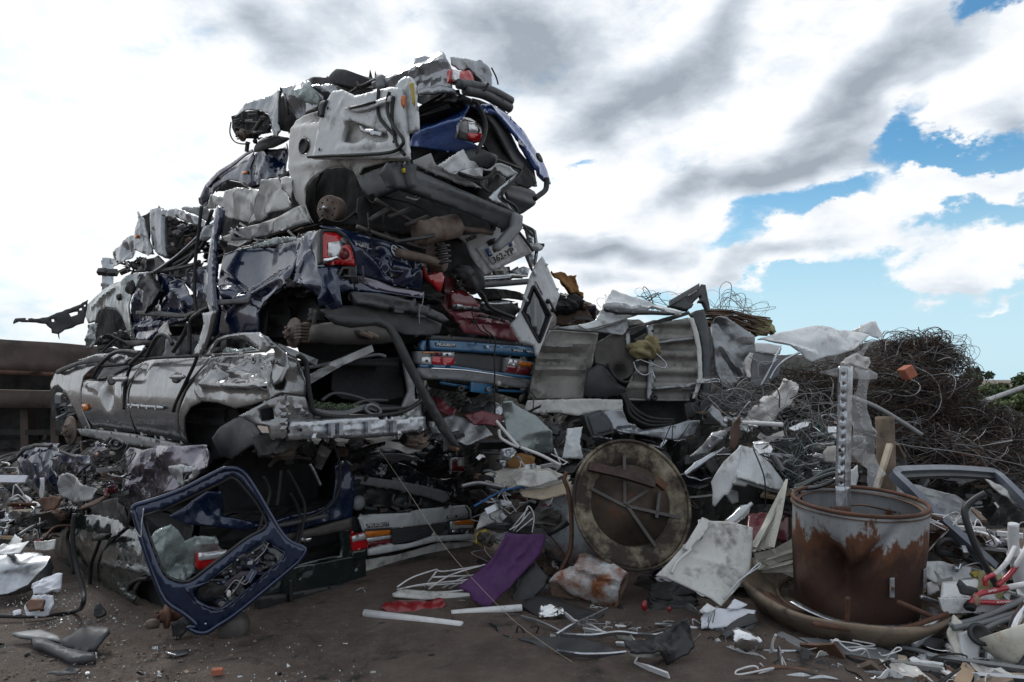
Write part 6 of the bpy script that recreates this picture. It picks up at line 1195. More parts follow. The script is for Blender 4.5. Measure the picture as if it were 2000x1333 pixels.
# ---- overturned car showing its floor
def floor_car():
    t = car('grey car lying on its side showing its ribbed floor pan'); pl = face(1200, 730, 6.3, yaw=6, lean=6); f = M['floor_pan']; u = M['underbody_steel']
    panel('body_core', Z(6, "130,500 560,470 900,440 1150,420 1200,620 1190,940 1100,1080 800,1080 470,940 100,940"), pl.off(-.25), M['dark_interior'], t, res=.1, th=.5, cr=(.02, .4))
    panel('front_floor', Z(6, "200,560 250,482 400,492 562,502 552,560 530,640 520,702 490,760 470,932 100,932 140,740 160,642"), pl, f, t, cr=(.025, .3), res=.03, folds=[(*Zp(6, 150, 745), *Zp(6, 480, 740), 14, .05), (*Zp(6, 220, 600), *Zp(6, 545, 570), 12, .05), (*Zp(6, 190, 640), *Zp(6, 520, 650), 12, -.05), (*Zp(6, 470, 930), *Zp(6, 550, 530), 10, .05), (*Zp(6, 140, 700), *Zp(6, 470, 690), 8, -.05)])
    panel('side_flange', Z(6, "245,475 420,450 560,470 750,420 760,470 720,520 560,500 420,490"), pl.off(.05), M['bare_steel'], t, cr=(.03, .2), th=.02)
    panel('spare_wheel_well', Z(6, "530,640 560,560 640,510 720,500 772,492 762,560 790,610 802,700 792,762 740,800 690,812 612,722 540,700"), pl.off(.02), u, t, cr=(.03, .25), dents=[(*Zp(6, 705, 748), 11, -.10)], res=.025)
    panel('fuel_tank', Z(6, "470,920 482,820 502,742 562,702 602,712 640,760 690,830 740,860 722,902 600,932"), pl.off(.09), M['black_plastic'], t, th=.12, bow=.04, cr=(.012, .2))
    tube('filler_pipe', hits(pl, Z(6, "600,712 622,760 650,800 700,830 735,830"), .13), .014, M['rubber'], t)
    panel('rear_floor', Z(6, "885,480 905,452 1030,425 1152,404 1192,542 1216,642 1202,850 1152,942 900,945 752,940 722,902 760,820 802,742 842,690 882,640"), pl.off(.03), f, t, res=.02, cr=(.006, .3), fn=lambda a, v: .022 * np.sign(np.sin(v * 42 + a * .8)) * np.minimum(1, np.abs(np.sin(v * 42 + a * .8)) * 2) * (a > -.02))
    panel('floor_patch', Z(6, "800,540 880,500 885,940 740,935 720,900 790,800 800,700"), pl.off(.025), u, t, cr=(.03, .25))
    r_ = M['bare_steel']
    rl = panel('floor_rail', Z(6, "884,452 918,448 922,700 918,942 878,942 890,700"), pl.off(.09), r_, t, th=.05, cr=(.002, .3))
    each('rail_hole', [lathe_vf([(.012, 0), (0, .001)], pl.hit(*Zp(6, x, y), .094), pl.n, 10) for x, y in ((898, 500), (900, 560), (898, 690), (897, 880), (897, 900))], M['rubber'], rl)
    lathe('rail_bush', [(.03, 0), (.03, .04), (.015, .042), (0, .02)], pl.hit(*Zp(6, 900, 928), .09), pl.n, M['rubber'], rl, 14)
    panel('floor_rail', Z(6, "924,562 1060,540 1192,524 1196,546 1060,562 926,578"), pl.off(.08), r_, t, th=.04, cr=(.002, .3)); panel('floor_rail', Z(6, "924,856 1100,838 1222,820 1224,840 1100,858 926,874"), pl.off(.08), r_, t, th=.04, cr=(.002, .3))
    panel('rear_flange', Z(6, "1152,402 1184,406 1214,500 1234,602 1242,800 1220,870 1190,932 1172,930 1212,800 1204,602 1180,500"), pl.off(.1), M['dirty_white_paint'], t, th=.02, cr=(.008, .2), rag=.003)
    panel('bumper', Z(6, "1158,372 1200,355 1252,348 1282,450 1306,560 1312,650 1304,850 1280,980 1262,1052 1218,1022 1242,850 1244,640 1226,540 1202,452"), pl.off(.02), M['bumper_plastic'], t, th=.14, bowu=.05, cr=(.006, .3))
    panel('lower_skirt', Z(6, "1225,1020 1270,1040 1280,1000 1290,1040 1270,1055 1230,1050"), pl, M['charcoal_plastic'], t, cr=(.02, .1))
    tube('tow_loop', hits(pl, Z(6, "1215,830 1260,815 1300,815 1306,830 1260,832"), .15), .007, M['zinc_steel'], t); box('rail_end', pl.hit(*Zp(6, 1212, 825), .13), pl.u, pl.v, pl.n, (.14, .04, .03), M['dirty_white_paint'], t)
    w = M['dirty_white_paint']
    panel('sill', Z(6, "80,1012 90,972 105,940 462,930 716,936 722,1002 600,1012 432,1042 300,1020 162,1022"), pl.off(.1), w, t, cr=(.015, .2), th=.03, rag=.003)
    panel('rear_wing', Z(6, "560,1030 640,1000 720,1000 760,1082 860,1132 1050,1102 1150,1072 1222,1070 1226,1092 1182,1172 1062,1202 802,1162 640,1130 600,1120"), pl.off(.12), M['silver_blue_paint'], t, cr=(.02, .2), th=.02, folds=[(*Zp(6, 700, 1130), *Zp(6, 1050, 1110), 7, -.05)])
    panel('wheel_arch_liner', Z(6, "722,1000 760,940 900,948 1150,942 1180,980 1140,1070 1040,1100 860,1130 770,1085"), pl.off(-.1), M['dark_interior'], t, cr=(.02, .3), th=.02)
    panel('air_box', Z(6, "470,1040 520,1015 580,1002 620,1040 652,1090 666,1150 600,1168 522,1182 490,1110"), pl.off(.22), M['charcoal_plastic'], t, th=.16, cr=(.004, .3), bev=.012)
    panel('air_box_lid', Z(6, "492,1045 572,1018 640,1095 648,1140 530,1165"), pl.off(.235), M['bumper_plastic'], t, th=.01, cr=(.003, .2))
    strips('pipe', t, pl, [Z(6, "680,880 730,950 760,1040 860,1100 960,1105 1050,1090"), Z(6, "700,900 745,970 790,1030 880,1080 1040,1085"), Z(6, "730,930 800,1010 900,1060 1040,1070")], 'rubber', .06, .028)
    panel('tow_panel', Z(6, "1120,960 1180,950 1230,1000 1180,1060 1140,1060"), pl.off(.04), M['black_plastic'], t, cr=(.01, .1))
    lump('insulation', pl.hit(*Zp(6, 840, 625), .1), (.10, .05, .055), M['yellow_foam'], t, 4, .9, 16); lump('insulation', pl.hit(*Zp(6, 880, 610), .12), (.05, .04, .07), M['yellow_foam'], t, 9, .9, 14)
    strips('bent_wire', t, pl, [Z(6, "800,690 880,720 950,745 965,715 900,650"), Z(6, "760,705 780,760 830,790 880,765"), Z(6, "770,700 800,692"), Z(6, "880,765 900,830")], 'zinc_steel', .16, .007)
    panel('fuel_strap', Z(6, "740,505 768,500 772,600 750,620"), pl.off(.06), r_, t, cr=(.006, .1))
    panel('upper_flange', Z(6, "740,480 880,440 1000,400 1150,360 1160,380 1010,430 900,470 760,530"), pl.off(.0), M['black_plastic'], t, cr=(.03, .2))
floor_car()
def sheet(name, label, cat_, pts, pl, m, group=None, **k):
    o = panel(name, pts, pl, M[m], **k); tag(o, label, cat_, group); return o
sheet('bonnet', 'crumpled white bonnet lying over the top of the overturned car floor', 'car bonnet', Z(6, "430,452 540,425 590,330 640,228 655,218 682,222 780,262 900,302 1010,335 1112,362 1100,387 1000,378 900,362 750,402 620,450 480,480"), face(1200, 620, 6.25, yaw=5, lean=35), 'white_paint', cr=(.03, .3), th=.02, folds=[(1180, 598, 1330, 612, 10, .06), (1165, 615, 1300, 590, 6, -.03)])
sheet('trim_strip', 'dark grey strip lying along the white crumpled bonnet', 'trim strip', Z(6, "598,322 700,338 850,352 1000,362 1060,372 900,372 700,372 600,342"), face(1200, 620, 6.15, yaw=5, lean=35), 'charcoal_plastic', cr=(.01, .2), th=.03)
sheet('rusty_sheet', 'rust stained grey flat panel standing left of the crumpled white bonnet', 'panel', Z(6, "292,440 300,360 330,290 420,240 440,238 480,330 520,400 500,420 400,450"), face(1120, 610, 6.9, yaw=8, lean=15), 'rusty_brown', cr=(.02, .3), th=.03)
sheet('crumpled_sheet', 'large crumpled dark grey metal sheet right of the overturned floor', 'metal sheet', Z(6, "1294,460 1300,430 1322,398 1360,392 1402,402 1490,460 1582,522 1582,640 1500,800 1420,850 1380,870 1322,752 1310,640"), face(1430, 690, 6.6, yaw=-12, lean=8), 'bare_steel', cr=(.06, .3), th=.015, folds=[(1420, 690, 1470, 760, 12, .05)])
def radiator_grille():
    t = thing('car_bumper', 'broken black car bumper with a toothed grille edge on the skyline', 'bumper'); pl = face(1360, 600, 6.7, yaw=10, lean=20)
    panel('shell', Z(6, "1015,325 1100,280 1200,230 1215,205 1232,185 1258,192 1268,240 1292,340 1282,362 1250,300 1200,300 1150,345 1060,335"), pl, M['charcoal_plastic'], t, th=.05, cr=(.02, .15), holes=[Z(6, "1170,300 1228,258 1236,275 1185,315")])
    each('grille_tooth', [box_vf(pl.hit(*Zp(6, 1020 + 9.2 * i, 318 - 5.4 * i), .03), Vector((.9, 0, .4)).normalized(), UP, pl.n, .012, .05, .03) for i in range(21)], M['grey_plastic'], t, False)
radiator_grille()
def brown_cloth():
    pl = face(1105, 555, 6.8, yaw=10)
    o = panel('brown_cloth', Z(6, "268,122 290,108 318,102 345,112 362,132 385,124 410,140 425,170 440,230 466,240 466,275 425,235 370,245 330,190 300,150 280,145"), pl, M['brown_cloth'], th=.05, res=.02, cr=(.05, .12), soft=True); tag(o, 'mustard brown cloth draped on the skyline behind the white van door', 'cloth')
brown_cloth()
sheet('white_sheet_metal', 'big curled white metal sheet spotted with dirt on top of the wire heap', 'metal sheet', Z(8, "240,312 330,282 420,250 510,225 600,214 700,232 800,246 860,268 902,292 862,332 800,390 740,396 660,402 570,432 530,415 500,392 430,362 340,342"), face(1600, 665, 6.6, yaw=-6, lean=38), 'white_paint', cr=(.05, .5), th=.008, bow=.03, folds=[(1490, 665, 1590, 690, 10, .05), (1640, 640, 1680, 690, 10, -.05)])
sheet('white_sheet_metal', 'small curled white sheet standing behind the big dirty one on the wire heap', 'metal sheet', Z(8, "808,242 880,218 946,198 962,230 1000,262 1010,270 960,300 935,302 890,287"), face(1700, 645, 6.9, yaw=-10, lean=20), 'white_paint', cr=(.02, .2), th=.012, bowu=.1)
def folded_chair():
    t = thing('folding_chair', 'folded grey garden chair half buried left of the curled white sheet', 'chair'); pl = face(1490, 720, 6.4, yaw=-8, lean=10)
    panel('seat', Z(8, "172,420 200,392 240,388 340,402 378,430 370,520 320,560 230,600 195,560 200,450"), pl, M['grey_plastic'], t, th=.03, cr=(.008, .15)); panel('cushion', Z(8, "165,430 195,390 215,395 205,450 200,540 175,540"), pl.off(.04), M['white_cloth'], t, th=.05, cr=(.02, .1))
    panel('backplate', Z(8, "225,330 300,335 385,350 375,400 330,400 228,385"), pl.off(.02), M['white_plastic'], t, th=.02, cr=(.006, .1))
    strips('frame_tube', t, pl, [Z(8, "365,375 330,440 280,540 245,600"), Z(8, "480,400 400,440 340,490 300,560"), Z(8, "265,480 320,460 340,440")], 'zinc_steel', .08, .018); strips('frame_wire', t, pl, [Z(8, "232,560 235,470 300,460 310,465 260,480"), Z(8, "180,430 260,470 300,460")], 'wire_grey', .1, .006)
folded_chair()
sheet('blanket', 'rolled mesh and cloth bundle on the skyline right of the crumpled sheet', 'bundle', Z(8, "240,190 290,182 320,200 345,235 355,265 300,270 240,290 210,260"), face(1490, 640, 6.9, lean=20), 'khaki_cloth', cr=(.05, .12), th=.06)
# ---------------------------------------------------------------- the scrap heap on the right
def mound(name, line, d0, d1, m, label, seed=1, amp=.075, dl=None):
    """a bank of packed scrap: its foot runs along the ground at d0, its crest follows the skyline at d1"""
    R = random.Random(seed); V = []; Fc = []; nx = 170; ny = 50; xs = [p[0] for p in line]; x0, x1 = xs[0], xs[-1]
    ph = [(R.uniform(0, 6.3), R.uniform(2, 16), R.uniform(2, 16)) for _ in range(16)]
    for i in range(nx + 1):
        px = x0 + (x1 - x0) * i / nx; py = np.interp(px, xs, [p[1] for p in line])
        f0 = np.interp(px, xs, [p[2] for p in line]); c = P(px, py, d1); ft = P(px, f0, float(np.interp(px, [950, 1060], [dl or d0, d0]))); ft.z = -.05
        for j in range(ny + 1):
            t = j / ny; q = ft + (c - ft) * t if t < .8 else None
            if t >= .8: s = (t - .8) / .2; q = ft + (c - ft) * .8; q = q + (c + Vector((0, 1.2, -1.6)) - q) * s; q.z = min(c.z - .05, ft.z + (c.z - ft.z) * (.8 + .3 * s * (1 - s) * 2 + .1 * s))
            n = sum(abs(math.sin(p + i * .06 * a + j * .03 * b)) - .6 for p, a, b in ph) / 4 * amp
            V.append(q + Vector((n * .6, -n, n * .7 * min(1, 3 * t))))
    for i in range(nx):
        for j in range(ny): Fc.append((i * (ny + 1) + j, (i + 1) * (ny + 1) + j, (i + 1) * (ny + 1) + j + 1, i * (ny + 1) + j + 1))
    o = mesh(name, V, Fc, M[m], smooth=False); tag(o, label, 'scrap', kind='stuff'); return o
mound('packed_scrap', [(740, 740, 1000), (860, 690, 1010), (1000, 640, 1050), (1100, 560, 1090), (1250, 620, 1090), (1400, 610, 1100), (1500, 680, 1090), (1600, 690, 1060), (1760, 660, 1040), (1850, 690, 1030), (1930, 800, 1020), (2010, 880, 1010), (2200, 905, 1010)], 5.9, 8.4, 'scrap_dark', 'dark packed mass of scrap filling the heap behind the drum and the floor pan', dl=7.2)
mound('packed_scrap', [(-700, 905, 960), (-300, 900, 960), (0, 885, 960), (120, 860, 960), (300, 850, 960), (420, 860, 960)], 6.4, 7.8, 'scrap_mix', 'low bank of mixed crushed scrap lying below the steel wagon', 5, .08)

def tangle(name, label, ell, n, r, mats, seed, steps=26, cat_='wire', wild=.5, flatn=.6):
    """a snarl of wire: many long wandering strands, one object"""
    R = np.random.RandomState(seed); lst = {m: [] for m in mats}
    for k in range(n):
        px, py, d, rx, ry, rd = ell[R.randint(len(ell))]
        c = np.array(P(px, py, d)); sc = d / F; q = R.normal(size=3) * .5; q /= max(1, np.linalg.norm(q)); p = c + q * np.array((rx * sc, rd, ry * sc))
        dr = R.normal(size=3); dr[2] *= flatn; dr /= np.linalg.norm(dr); st = R.uniform(.03, .075); pts = []; cv = R.normal(size=3) * .5
        for i in range(steps):
            pts.append(p.copy()); cv = cv * .9 + R.normal(size=3) * wild * .3; dr = dr + cv * .22; off = (p - c) / np.array((rx * sc, rd, ry * sc)); o2 = off @ off
            if o2 > .6: dr = dr - .55 * (p - c) / max(np.linalg.norm(p - c), 1e-6) * min(2, o2)
            dr /= np.linalg.norm(dr); p = p + dr * st
            p[2] = max(p[2], .02)
        lst[mats[R.randint(len(mats))]].append(sweep(pts, circ(r * R.uniform(.5, 1.0) ** (1 if R.rand() < .8 else -1), 4), 2))
    V = []; Fc = []; mi = []
    for j, m in enumerate(mats):
        for v, f in lst[m]: b = len(V); V += v; Fc += [tuple(i + b for i in q) for q in f]; mi += [j] * len(f)
    o = mesh(name, V, Fc, None)
    for m in mats: o.data.materials.append(M[m])
    o.data.polygons.foreach_set('material_index', mi); tag(o, label, cat_, kind='stuff'); return o
tangle('wire_tangle', 'huge snarl of rusty and grey steel wire crowning the right end of the heap', [(1690, 760, 7.0, 170, 70, .6), (1780, 780, 6.9, 130, 100, .6), (1770, 715, 7.2, 100, 55, .5), (1815, 735, 7.2, 90, 75, .5), (1860, 840, 6.8, 85, 90, .5), (1610, 765, 6.6, 130, 45, .4), (1800, 690, 7.2, 70, 36, .3), (1925, 850, 6.8, 75, 60, .4)], 1250, .0031, ['wire_steel', 'wire_rust', 'wire_rust', 'wire_steel', 'wire_grey'], 3, 30, wild=.4)
tangle('wire_tangle', 'sprawl of brown wire running down to the right edge below the big snarl', [(1930, 905, 6.6, 120, 50, .5), (1840, 885, 6.4, 150, 60, .5), (1985, 905, 6.8, 80, 36, .4), (1700, 860, 6.6, 110, 50, .4)], 420, .0029, ['wire_rust', 'wire_rust', 'wire_steel', 'wire_grey'], 4, 26, wild=.3)
tangle('wire_tangle', 'loose grey wire snarl hanging in front of the white cloth bag', [(1470, 800, 5.9, 120, 50, .3), (1560, 810, 5.8, 90, 60, .3), (1440, 780, 6.0, 90, 30, .2)], 90, .0028, ['wire_grey', 'wire_steel'], 5, 22, wild=.35)
tangle('wire_tangle', 'glinting cut wire and rods lying left of the perforated post', [(1590, 880, 5.6, 80, 60, .25), (1560, 920, 5.5, 90, 60, .25)], 110, .0028, ['wire_grey', 'zinc_steel', 'green_wire', 'wire_grey'], 6, 14, wild=.12)
tangle('wire_tangle', 'thin bristling wires standing up behind the folded chair on the skyline', [(1425, 610, 7.0, 60, 34, .3), (1450, 615, 7.0, 60, 20, .3)], 46, .0026, ['wire_steel'], 7, 14, wild=.6, flatn=1)
tangle('wire_tangle', 'fine wires trailing over the crumpled white bonnet on the skyline', [(1270, 588, 6.9, 70, 10, .2), (1200, 600, 6.9, 60, 8, .2)], 14, .0028, ['wire_steel', 'wire_rust'], 8, 22, wild=.4)
def rod_bundle():
    t = thing('rod_bundle', 'flat bundle of rusty rods on the skyline above the crumpled grey sheet', 'rod bundle'); R = random.Random(5)
    for i in range(40):
        y = 612 + R.uniform(-6, 26); x0 = 1375 + R.uniform(-8, 20); x1 = 1480 + R.uniform(-20, 25); mesh('rod', *sweep([P(x0, y, 6.9 + R.uniform(-.1, .2)), P((x0 + x1) / 2, y + 4 + R.uniform(-4, 2), 6.9), P(x1, y + 14 + R.uniform(-8, 12), 6.9 + R.uniform(-.2, .1))], circ(.008, 5), 3), M['wire_rust'], t)
rod_bundle()

# ---- post, film, brick and other single things in the heap
def drum_material():
    m = mat('drum_coat', (.36, .38, .40), .5, .35, 0, .12, 9, (DUST, .35, 8), bump=.1); nt = m.node_tree; N = nt.nodes; L = nt.links; b = N['Principled BSDF']
    tc = N.new('ShaderNodeTexCoord').outputs['Object']; sx = N.new('ShaderNodeSeparateXYZ'); L.new(tc, sx.inputs[0])
    n = N.new('ShaderNodeTexNoise'); n.inputs['Scale'].default_value = 7; n.inputs['Detail'].default_value = 9; n.inputs['Roughness'].default_value = .7
    mp = N.new('ShaderNodeMapping'); mp.inputs['Scale'].default_value = (1, 1, .45); L.new(tc, mp.inputs[0]); L.new(mp.outputs[0], n.inputs[0])
    a = N.new('ShaderNodeMath'); a.operation = 'MULTIPLY_ADD'; L.new(n.outputs['Fac'], a.inputs[0]); a.inputs[1].default_value = .75; L.new(sx.outputs['Z'], a.inputs[2])
    r = N.new('ShaderNodeMapRange'); r.inputs['From Min'].default_value = .975; r.inputs['From Max'].default_value = .93; L.new(a.outputs[0], r.inputs[0])
    rc = N.new('ShaderNodeMapRange'); rc.inputs['From Min'].default_value = .91; rc.inputs['From Max'].default_value = .76; L.new(a.outputs[0], rc.inputs[0])
    n2 = N.new('ShaderNodeTexNoise'); n2.inputs['Scale'].default_value = 40; n2.inputs['Detail'].default_value = 6; L.new(tc, n2.inputs[0])
    def mix(f, c1, c2):
        x = N.new('ShaderNodeMix'); x.data_type = 'RGBA'; L.new(f, x.inputs[0])
        for i, c in ((6, c1), (7, c2)):
            if isinstance(c, tuple): x.inputs[i].default_value = (*c, 1)
            else: L.new(c, x.inputs[i])
        return x.outputs[2]
    ru = mix(rc.outputs[0], mix(n2.outputs['Fac'], (.07, .028, .014), (.16, .066, .032)), mix(n2.outputs['Fac'], (.026, .012, .009), (.06, .026, .016)))
    old = b.inputs['Base Color'].links[0].from_socket; L.new(mix(r.outputs[0], old, ru), b.inputs['Base Color'])
    ol = b.inputs['Roughness'].links[0].from_socket; x = N.new('ShaderNodeMix'); x.data_type = 'FLOAT'; L.new(r.outputs[0], x.inputs[0]); L.new(ol, x.inputs[2]); x.inputs[3].default_value = .85; L.new(x.outputs[0], b.inputs['Roughness'])
    x = N.new('ShaderNodeMix'); x.data_type = 'FLOAT'; L.new(r.outputs[0], x.inputs[0]); x.inputs[2].default_value = .35; x.inputs[3].default_value = 0; L.new(x.outputs[0], b.inputs['Metallic'])
drum_material()
DC = Vector(((1668 - CX) / F * 4.62, 4.62, 0)); DT = Matrix.Rotation(math.radians(4.5), 3, 'X')
def dpt(a, r, z): return DC + DT @ Vector((math.cos(a) * r, math.sin(a) * r, z))
def dish():
    t = thing('round_dish', 'wide shallow tan dish on the ground carrying the rusty drum', 'dish'); R0 = .70; S_ = .90
    prof = [(.2, .02), (.5, .03), (.6, .07), (.67, .16), (.71, .19), (.735, .185), (.74, .165), (.70, .12), (.62, .02), (.5, -.02), (.2, -.03)]
    c = DC + Vector((-.09, -.04, .03)); ax = DT @ UP; n = 72; V = []; Fc = []
    for i, (r, h) in enumerate(prof):
        for j in range(n):
            a = 6.28319 * j / n; k = 1 + .012 * math.sin(3 * a + 1) + .008 * math.sin(7 * a); r_ = r * k * S_; V.append(c + DT @ Vector((math.cos(a) * r_, math.sin(a) * r_, h + .006 * math.sin(5 * a + i))))
    for i in range(len(prof) - 1):
        for j in range(n): Fc.append((i * n + j, i * n + (j + 1) % n, (i + 1) * n + (j + 1) % n, (i + 1) * n + j))
    Fc.append(tuple(range(n))); Fc.append(tuple((len(prof) - 1) * n + j for j in range(n)))
    mesh('dish_body', V, Fc, mat('dish_coat', (.17, .13, .095), .8, 0, 0, .2, 6, (GRIME, .48, 6), bump=.15, rust=(RUST, .3, 9)), t)
    tube('base_ring', [dpt(a, .48, .10) for a in np.arange(0, 6.5, .25)], .012, M['rusty_brown'], t, curved=False)
dish()
def drum():
    t = thing('steel_drum', 'dented galvanised drum rusting dark brown from below, standing in the round dish', 'drum'); n = 120; nz = 46; V = []; Fc = []; Hd = .71; ZB = .07
    for k in range(nz + 1):
        z = Hd * k / nz
        for j in range(n):
            a = 6.28319 * j / n; r = .375 + .030 * min(1, z / .45) + .004 * math.sin(6 * a)
            x = a - 4.02; x = (x + math.pi) % (2 * math.pi) - math.pi          # big dent towards the front left
            lo = math.exp(-((x + .12 + (z - .3) * .5) / .34) ** 2) * math.exp(-((z - .34) / .17) ** 2); r -= .22 * math.exp(-((x + .05 + (z - .3) * .9) / .26) ** 2) * math.exp(-((z - .33) / .16) ** 2)
            r -= .09 * max(0, 1 - abs(x - .42 - (z - .45) * 1.7) / .16) * math.exp(-((z - .44) / .16) ** 2); r += .05 * math.exp(-((x + .55) / .25) ** 2) * math.exp(-((z - .22) / .1) ** 2)
            r += .012 * math.exp(-((z - .30 - .5 * x) / .05) ** 2) * math.exp(-(x / .5) ** 2)
            V.append(dpt(a, r, z + ZB))
    for k in range(nz):
        for j in range(n): Fc.append((k * n + j, k * n + (j + 1) % n, (k + 1) * n + (j + 1) % n, (k + 1) * n + j))
    mesh('drum_wall', V, Fc, M['drum_coat'], t, th=.008)
    mesh('drum_floor', [dpt(6.28319 * j / 40, .34, .03 + ZB) for j in range(40)], [tuple(range(40))], M['rusty_brown'], t)
    tube('drum_rim', [dpt(a, .402, Hd + ZB) for a in np.arange(0, 6.4, .1)], .014, M['rusty_steel'], t, curved=False, n=8)
    mesh('inner_band', *sweep([dpt(a, .388, Hd + ZB - .03) for a in np.arange(0, 6.4, .1)], [(-.003, -.03), (.003, -.03), (.003, .03), (-.003, .03)], curved=False, ref=UP), M['rusty_brown'], t)
    bar('bent_lug', [dpt(2.25, .395, Hd + ZB + .01), dpt(2.3, .40, Hd + ZB - .02), dpt(2.4, .35, Hd + ZB - .09), dpt(2.2, .28, Hd + ZB - .11)], .03, .006, M['rusty_steel'], t, curved=True)
    tube('inner_rod', [dpt(1.5, .1, .72), dpt(.9, .22, .70), dpt(.4, .36, .66)], .007, M['rusty_brown'], t)
    for a, z in ((4.74, .28), (5.42, .30)):
        u = (dpt(a, .414, z + ZB) - dpt(a, .3, z + ZB)).normalized(); c = dpt(a, .414, z + ZB); box('wall_lug', c, u, u.cross(UP), UP, (.012, .03, .12), M['zinc_steel'], t, .003); lathe('bolt', [(.01, 0), (.01, .012), (0, .014)], c, u, M['brake_rust'], t, 8)
    mesh('outer_band', *sweep([dpt(a, .50 - .05 * (a - 3.4) / 2.4, .13 + .05 * max(0, 4.0 - a)) for a in np.arange(3.45, 5.9, .12)], [(-.003, -.028), (.003, -.028), (.003, .028), (-.003, .028)], ref=UP), M['zinc_steel'], t)
    mesh('outer_band', *sweep([dpt(a, .56 - .07 * (a - 3.0) / 2.6, .12) for a in np.arange(3.0, 5.9, .12)], [(-.003, -.03), (.003, -.03), (.003, .03), (-.003, .03)], ref=UP), M['rusty_steel'], t)
drum()
def post():
    t = thing('perforated_post', 'tall galvanised post with a row of round holes standing in the drum', 'post'); d = 4.6; z = M['zinc_steel']
    hs = [[(1648 - .30 * i + 1.9 * math.cos(a), 733 + 17.6 * i + 2.5 * math.sin(a)) for a in np.arange(0, 6.2, .7)] for i in range(13)]
    panel('web', [(1642, 715), (1656, 715), (1652, 985), (1635, 985)], PL(P(1650, 870, d), Vector((1, 0, 0)), UP), z, t, holes=hs, th=.006, cr=(0, 1), res=.02)
    pr = PL(P(1655, 870, d), Vector((.75, .66, 0)), UP); panel('flange', [(1656, 715), (1667, 716), (1662, 985), (1652, 985)], pr, z, t, th=.006, cr=(.002, .2))
    pq = PL(P(1641, 870, d), Vector((-.6, .8, 0)), UP); panel('flange', [(1642, 715), (1637, 716), (1630, 985), (1635, 985)], pq, z, t, th=.006, cr=(.002, .2))
    panel('sleeve', [(1633, 951), (1653, 951), (1652, 1100), (1630, 1100)], PL(P(1645, 970, d - .02), Vector((1, 0, 0)), UP), z, t, th=.008, cr=(0, 1)); panel('sleeve', [(1653, 951), (1661, 952), (1660, 1100), (1652, 1100)], PL(P(1653, 970, d - .02), Vector((.75, .66, 0)), UP), z, t, th=.008, cr=(0, 1))
    panel('rusty_foot', [(1629, 990), (1652, 990), (1652, 1180), (1628, 1180)], PL(P(1645, 1000, d - .03), Vector((1, 0, 0)), UP), M['rusty_steel'], t, th=.008, cr=(0, 1)); panel('rusty_foot', [(1652, 990), (1662, 990), (1661, 1180), (1652, 1180)], PL(P(1652, 1000, d - .03), Vector((.75, .66, 0)), UP), M['rusty_steel'], t, th=.008, cr=(0, 1))
post()
def film():
    pl = face(1680, 850, 4.95, yaw=10); t = thing('plastic_film', 'torn clear plastic film snagged on top of the perforated post and hanging down', 'plastic film')
    panel('hanging_sheet', Z(8, "800,480 850,470 900,500 905,560 900,620 885,680 910,800 930,920 965,1050 1000,1110 960,1130 965,1240 890,1235 900,1080 860,1060 800,990 795,880 805,760 815,640 840,560"), pl, M['film'], t, res=.018, cr=(.04, .2), th=.0, rag=.002, fn=lambda a, v: .012 * tri(a * 14 + v * 1.5) * (1 + .5 * np.sin(v * 9)))
    panel('upper_sheet', Z(8, "612,505 680,490 722,470 725,455 760,440 800,400 850,380 900,330 925,305 942,320 900,360 870,420 900,470 942,520 935,550 860,550 800,540 740,548 690,530"), pl.off(-.05), M['film'], t, res=.02, cr=(.04, .14), th=.0)
    panel('cloth_shred', Z(8, "725,455 770,420 830,395 900,420 910,450 890,490 840,475 790,460 760,470"), pl.off(.03), M['white_cloth'], t, res=.02, cr=(.03, .08), th=.01)
film()
o = box('brick', P(1772, 728, 6.35), Vector((.8, 0, .5)).normalized(), Vector((.2, .95, 0)).normalized(), Vector((-.45, .1, .9)).normalized(), (.09, .2, .11), M['brick_red'], None, .008); tag(o, 'single red brick lying on top of the wire snarl', 'brick')
def cloth_bag():
    t = thing('cloth_bag', 'long crumpled white cloth bag lying in the wires left of the post', 'cloth bag')
    pl = face(1500, 790, 5.75, yaw=-10, lean=20)
    panel('bag', Z(8, "60,790 110,785 185,780 190,745 270,710 300,680 370,610 430,565 470,560 492,580 480,620 440,690 370,740 345,760 355,815 300,822 250,790 200,822 140,850 80,860 55,830"), pl, M['white_cloth'], t, res=.02, cr=(.07, .14), soft=True, th=.06, bow=.03)
cloth_bag()
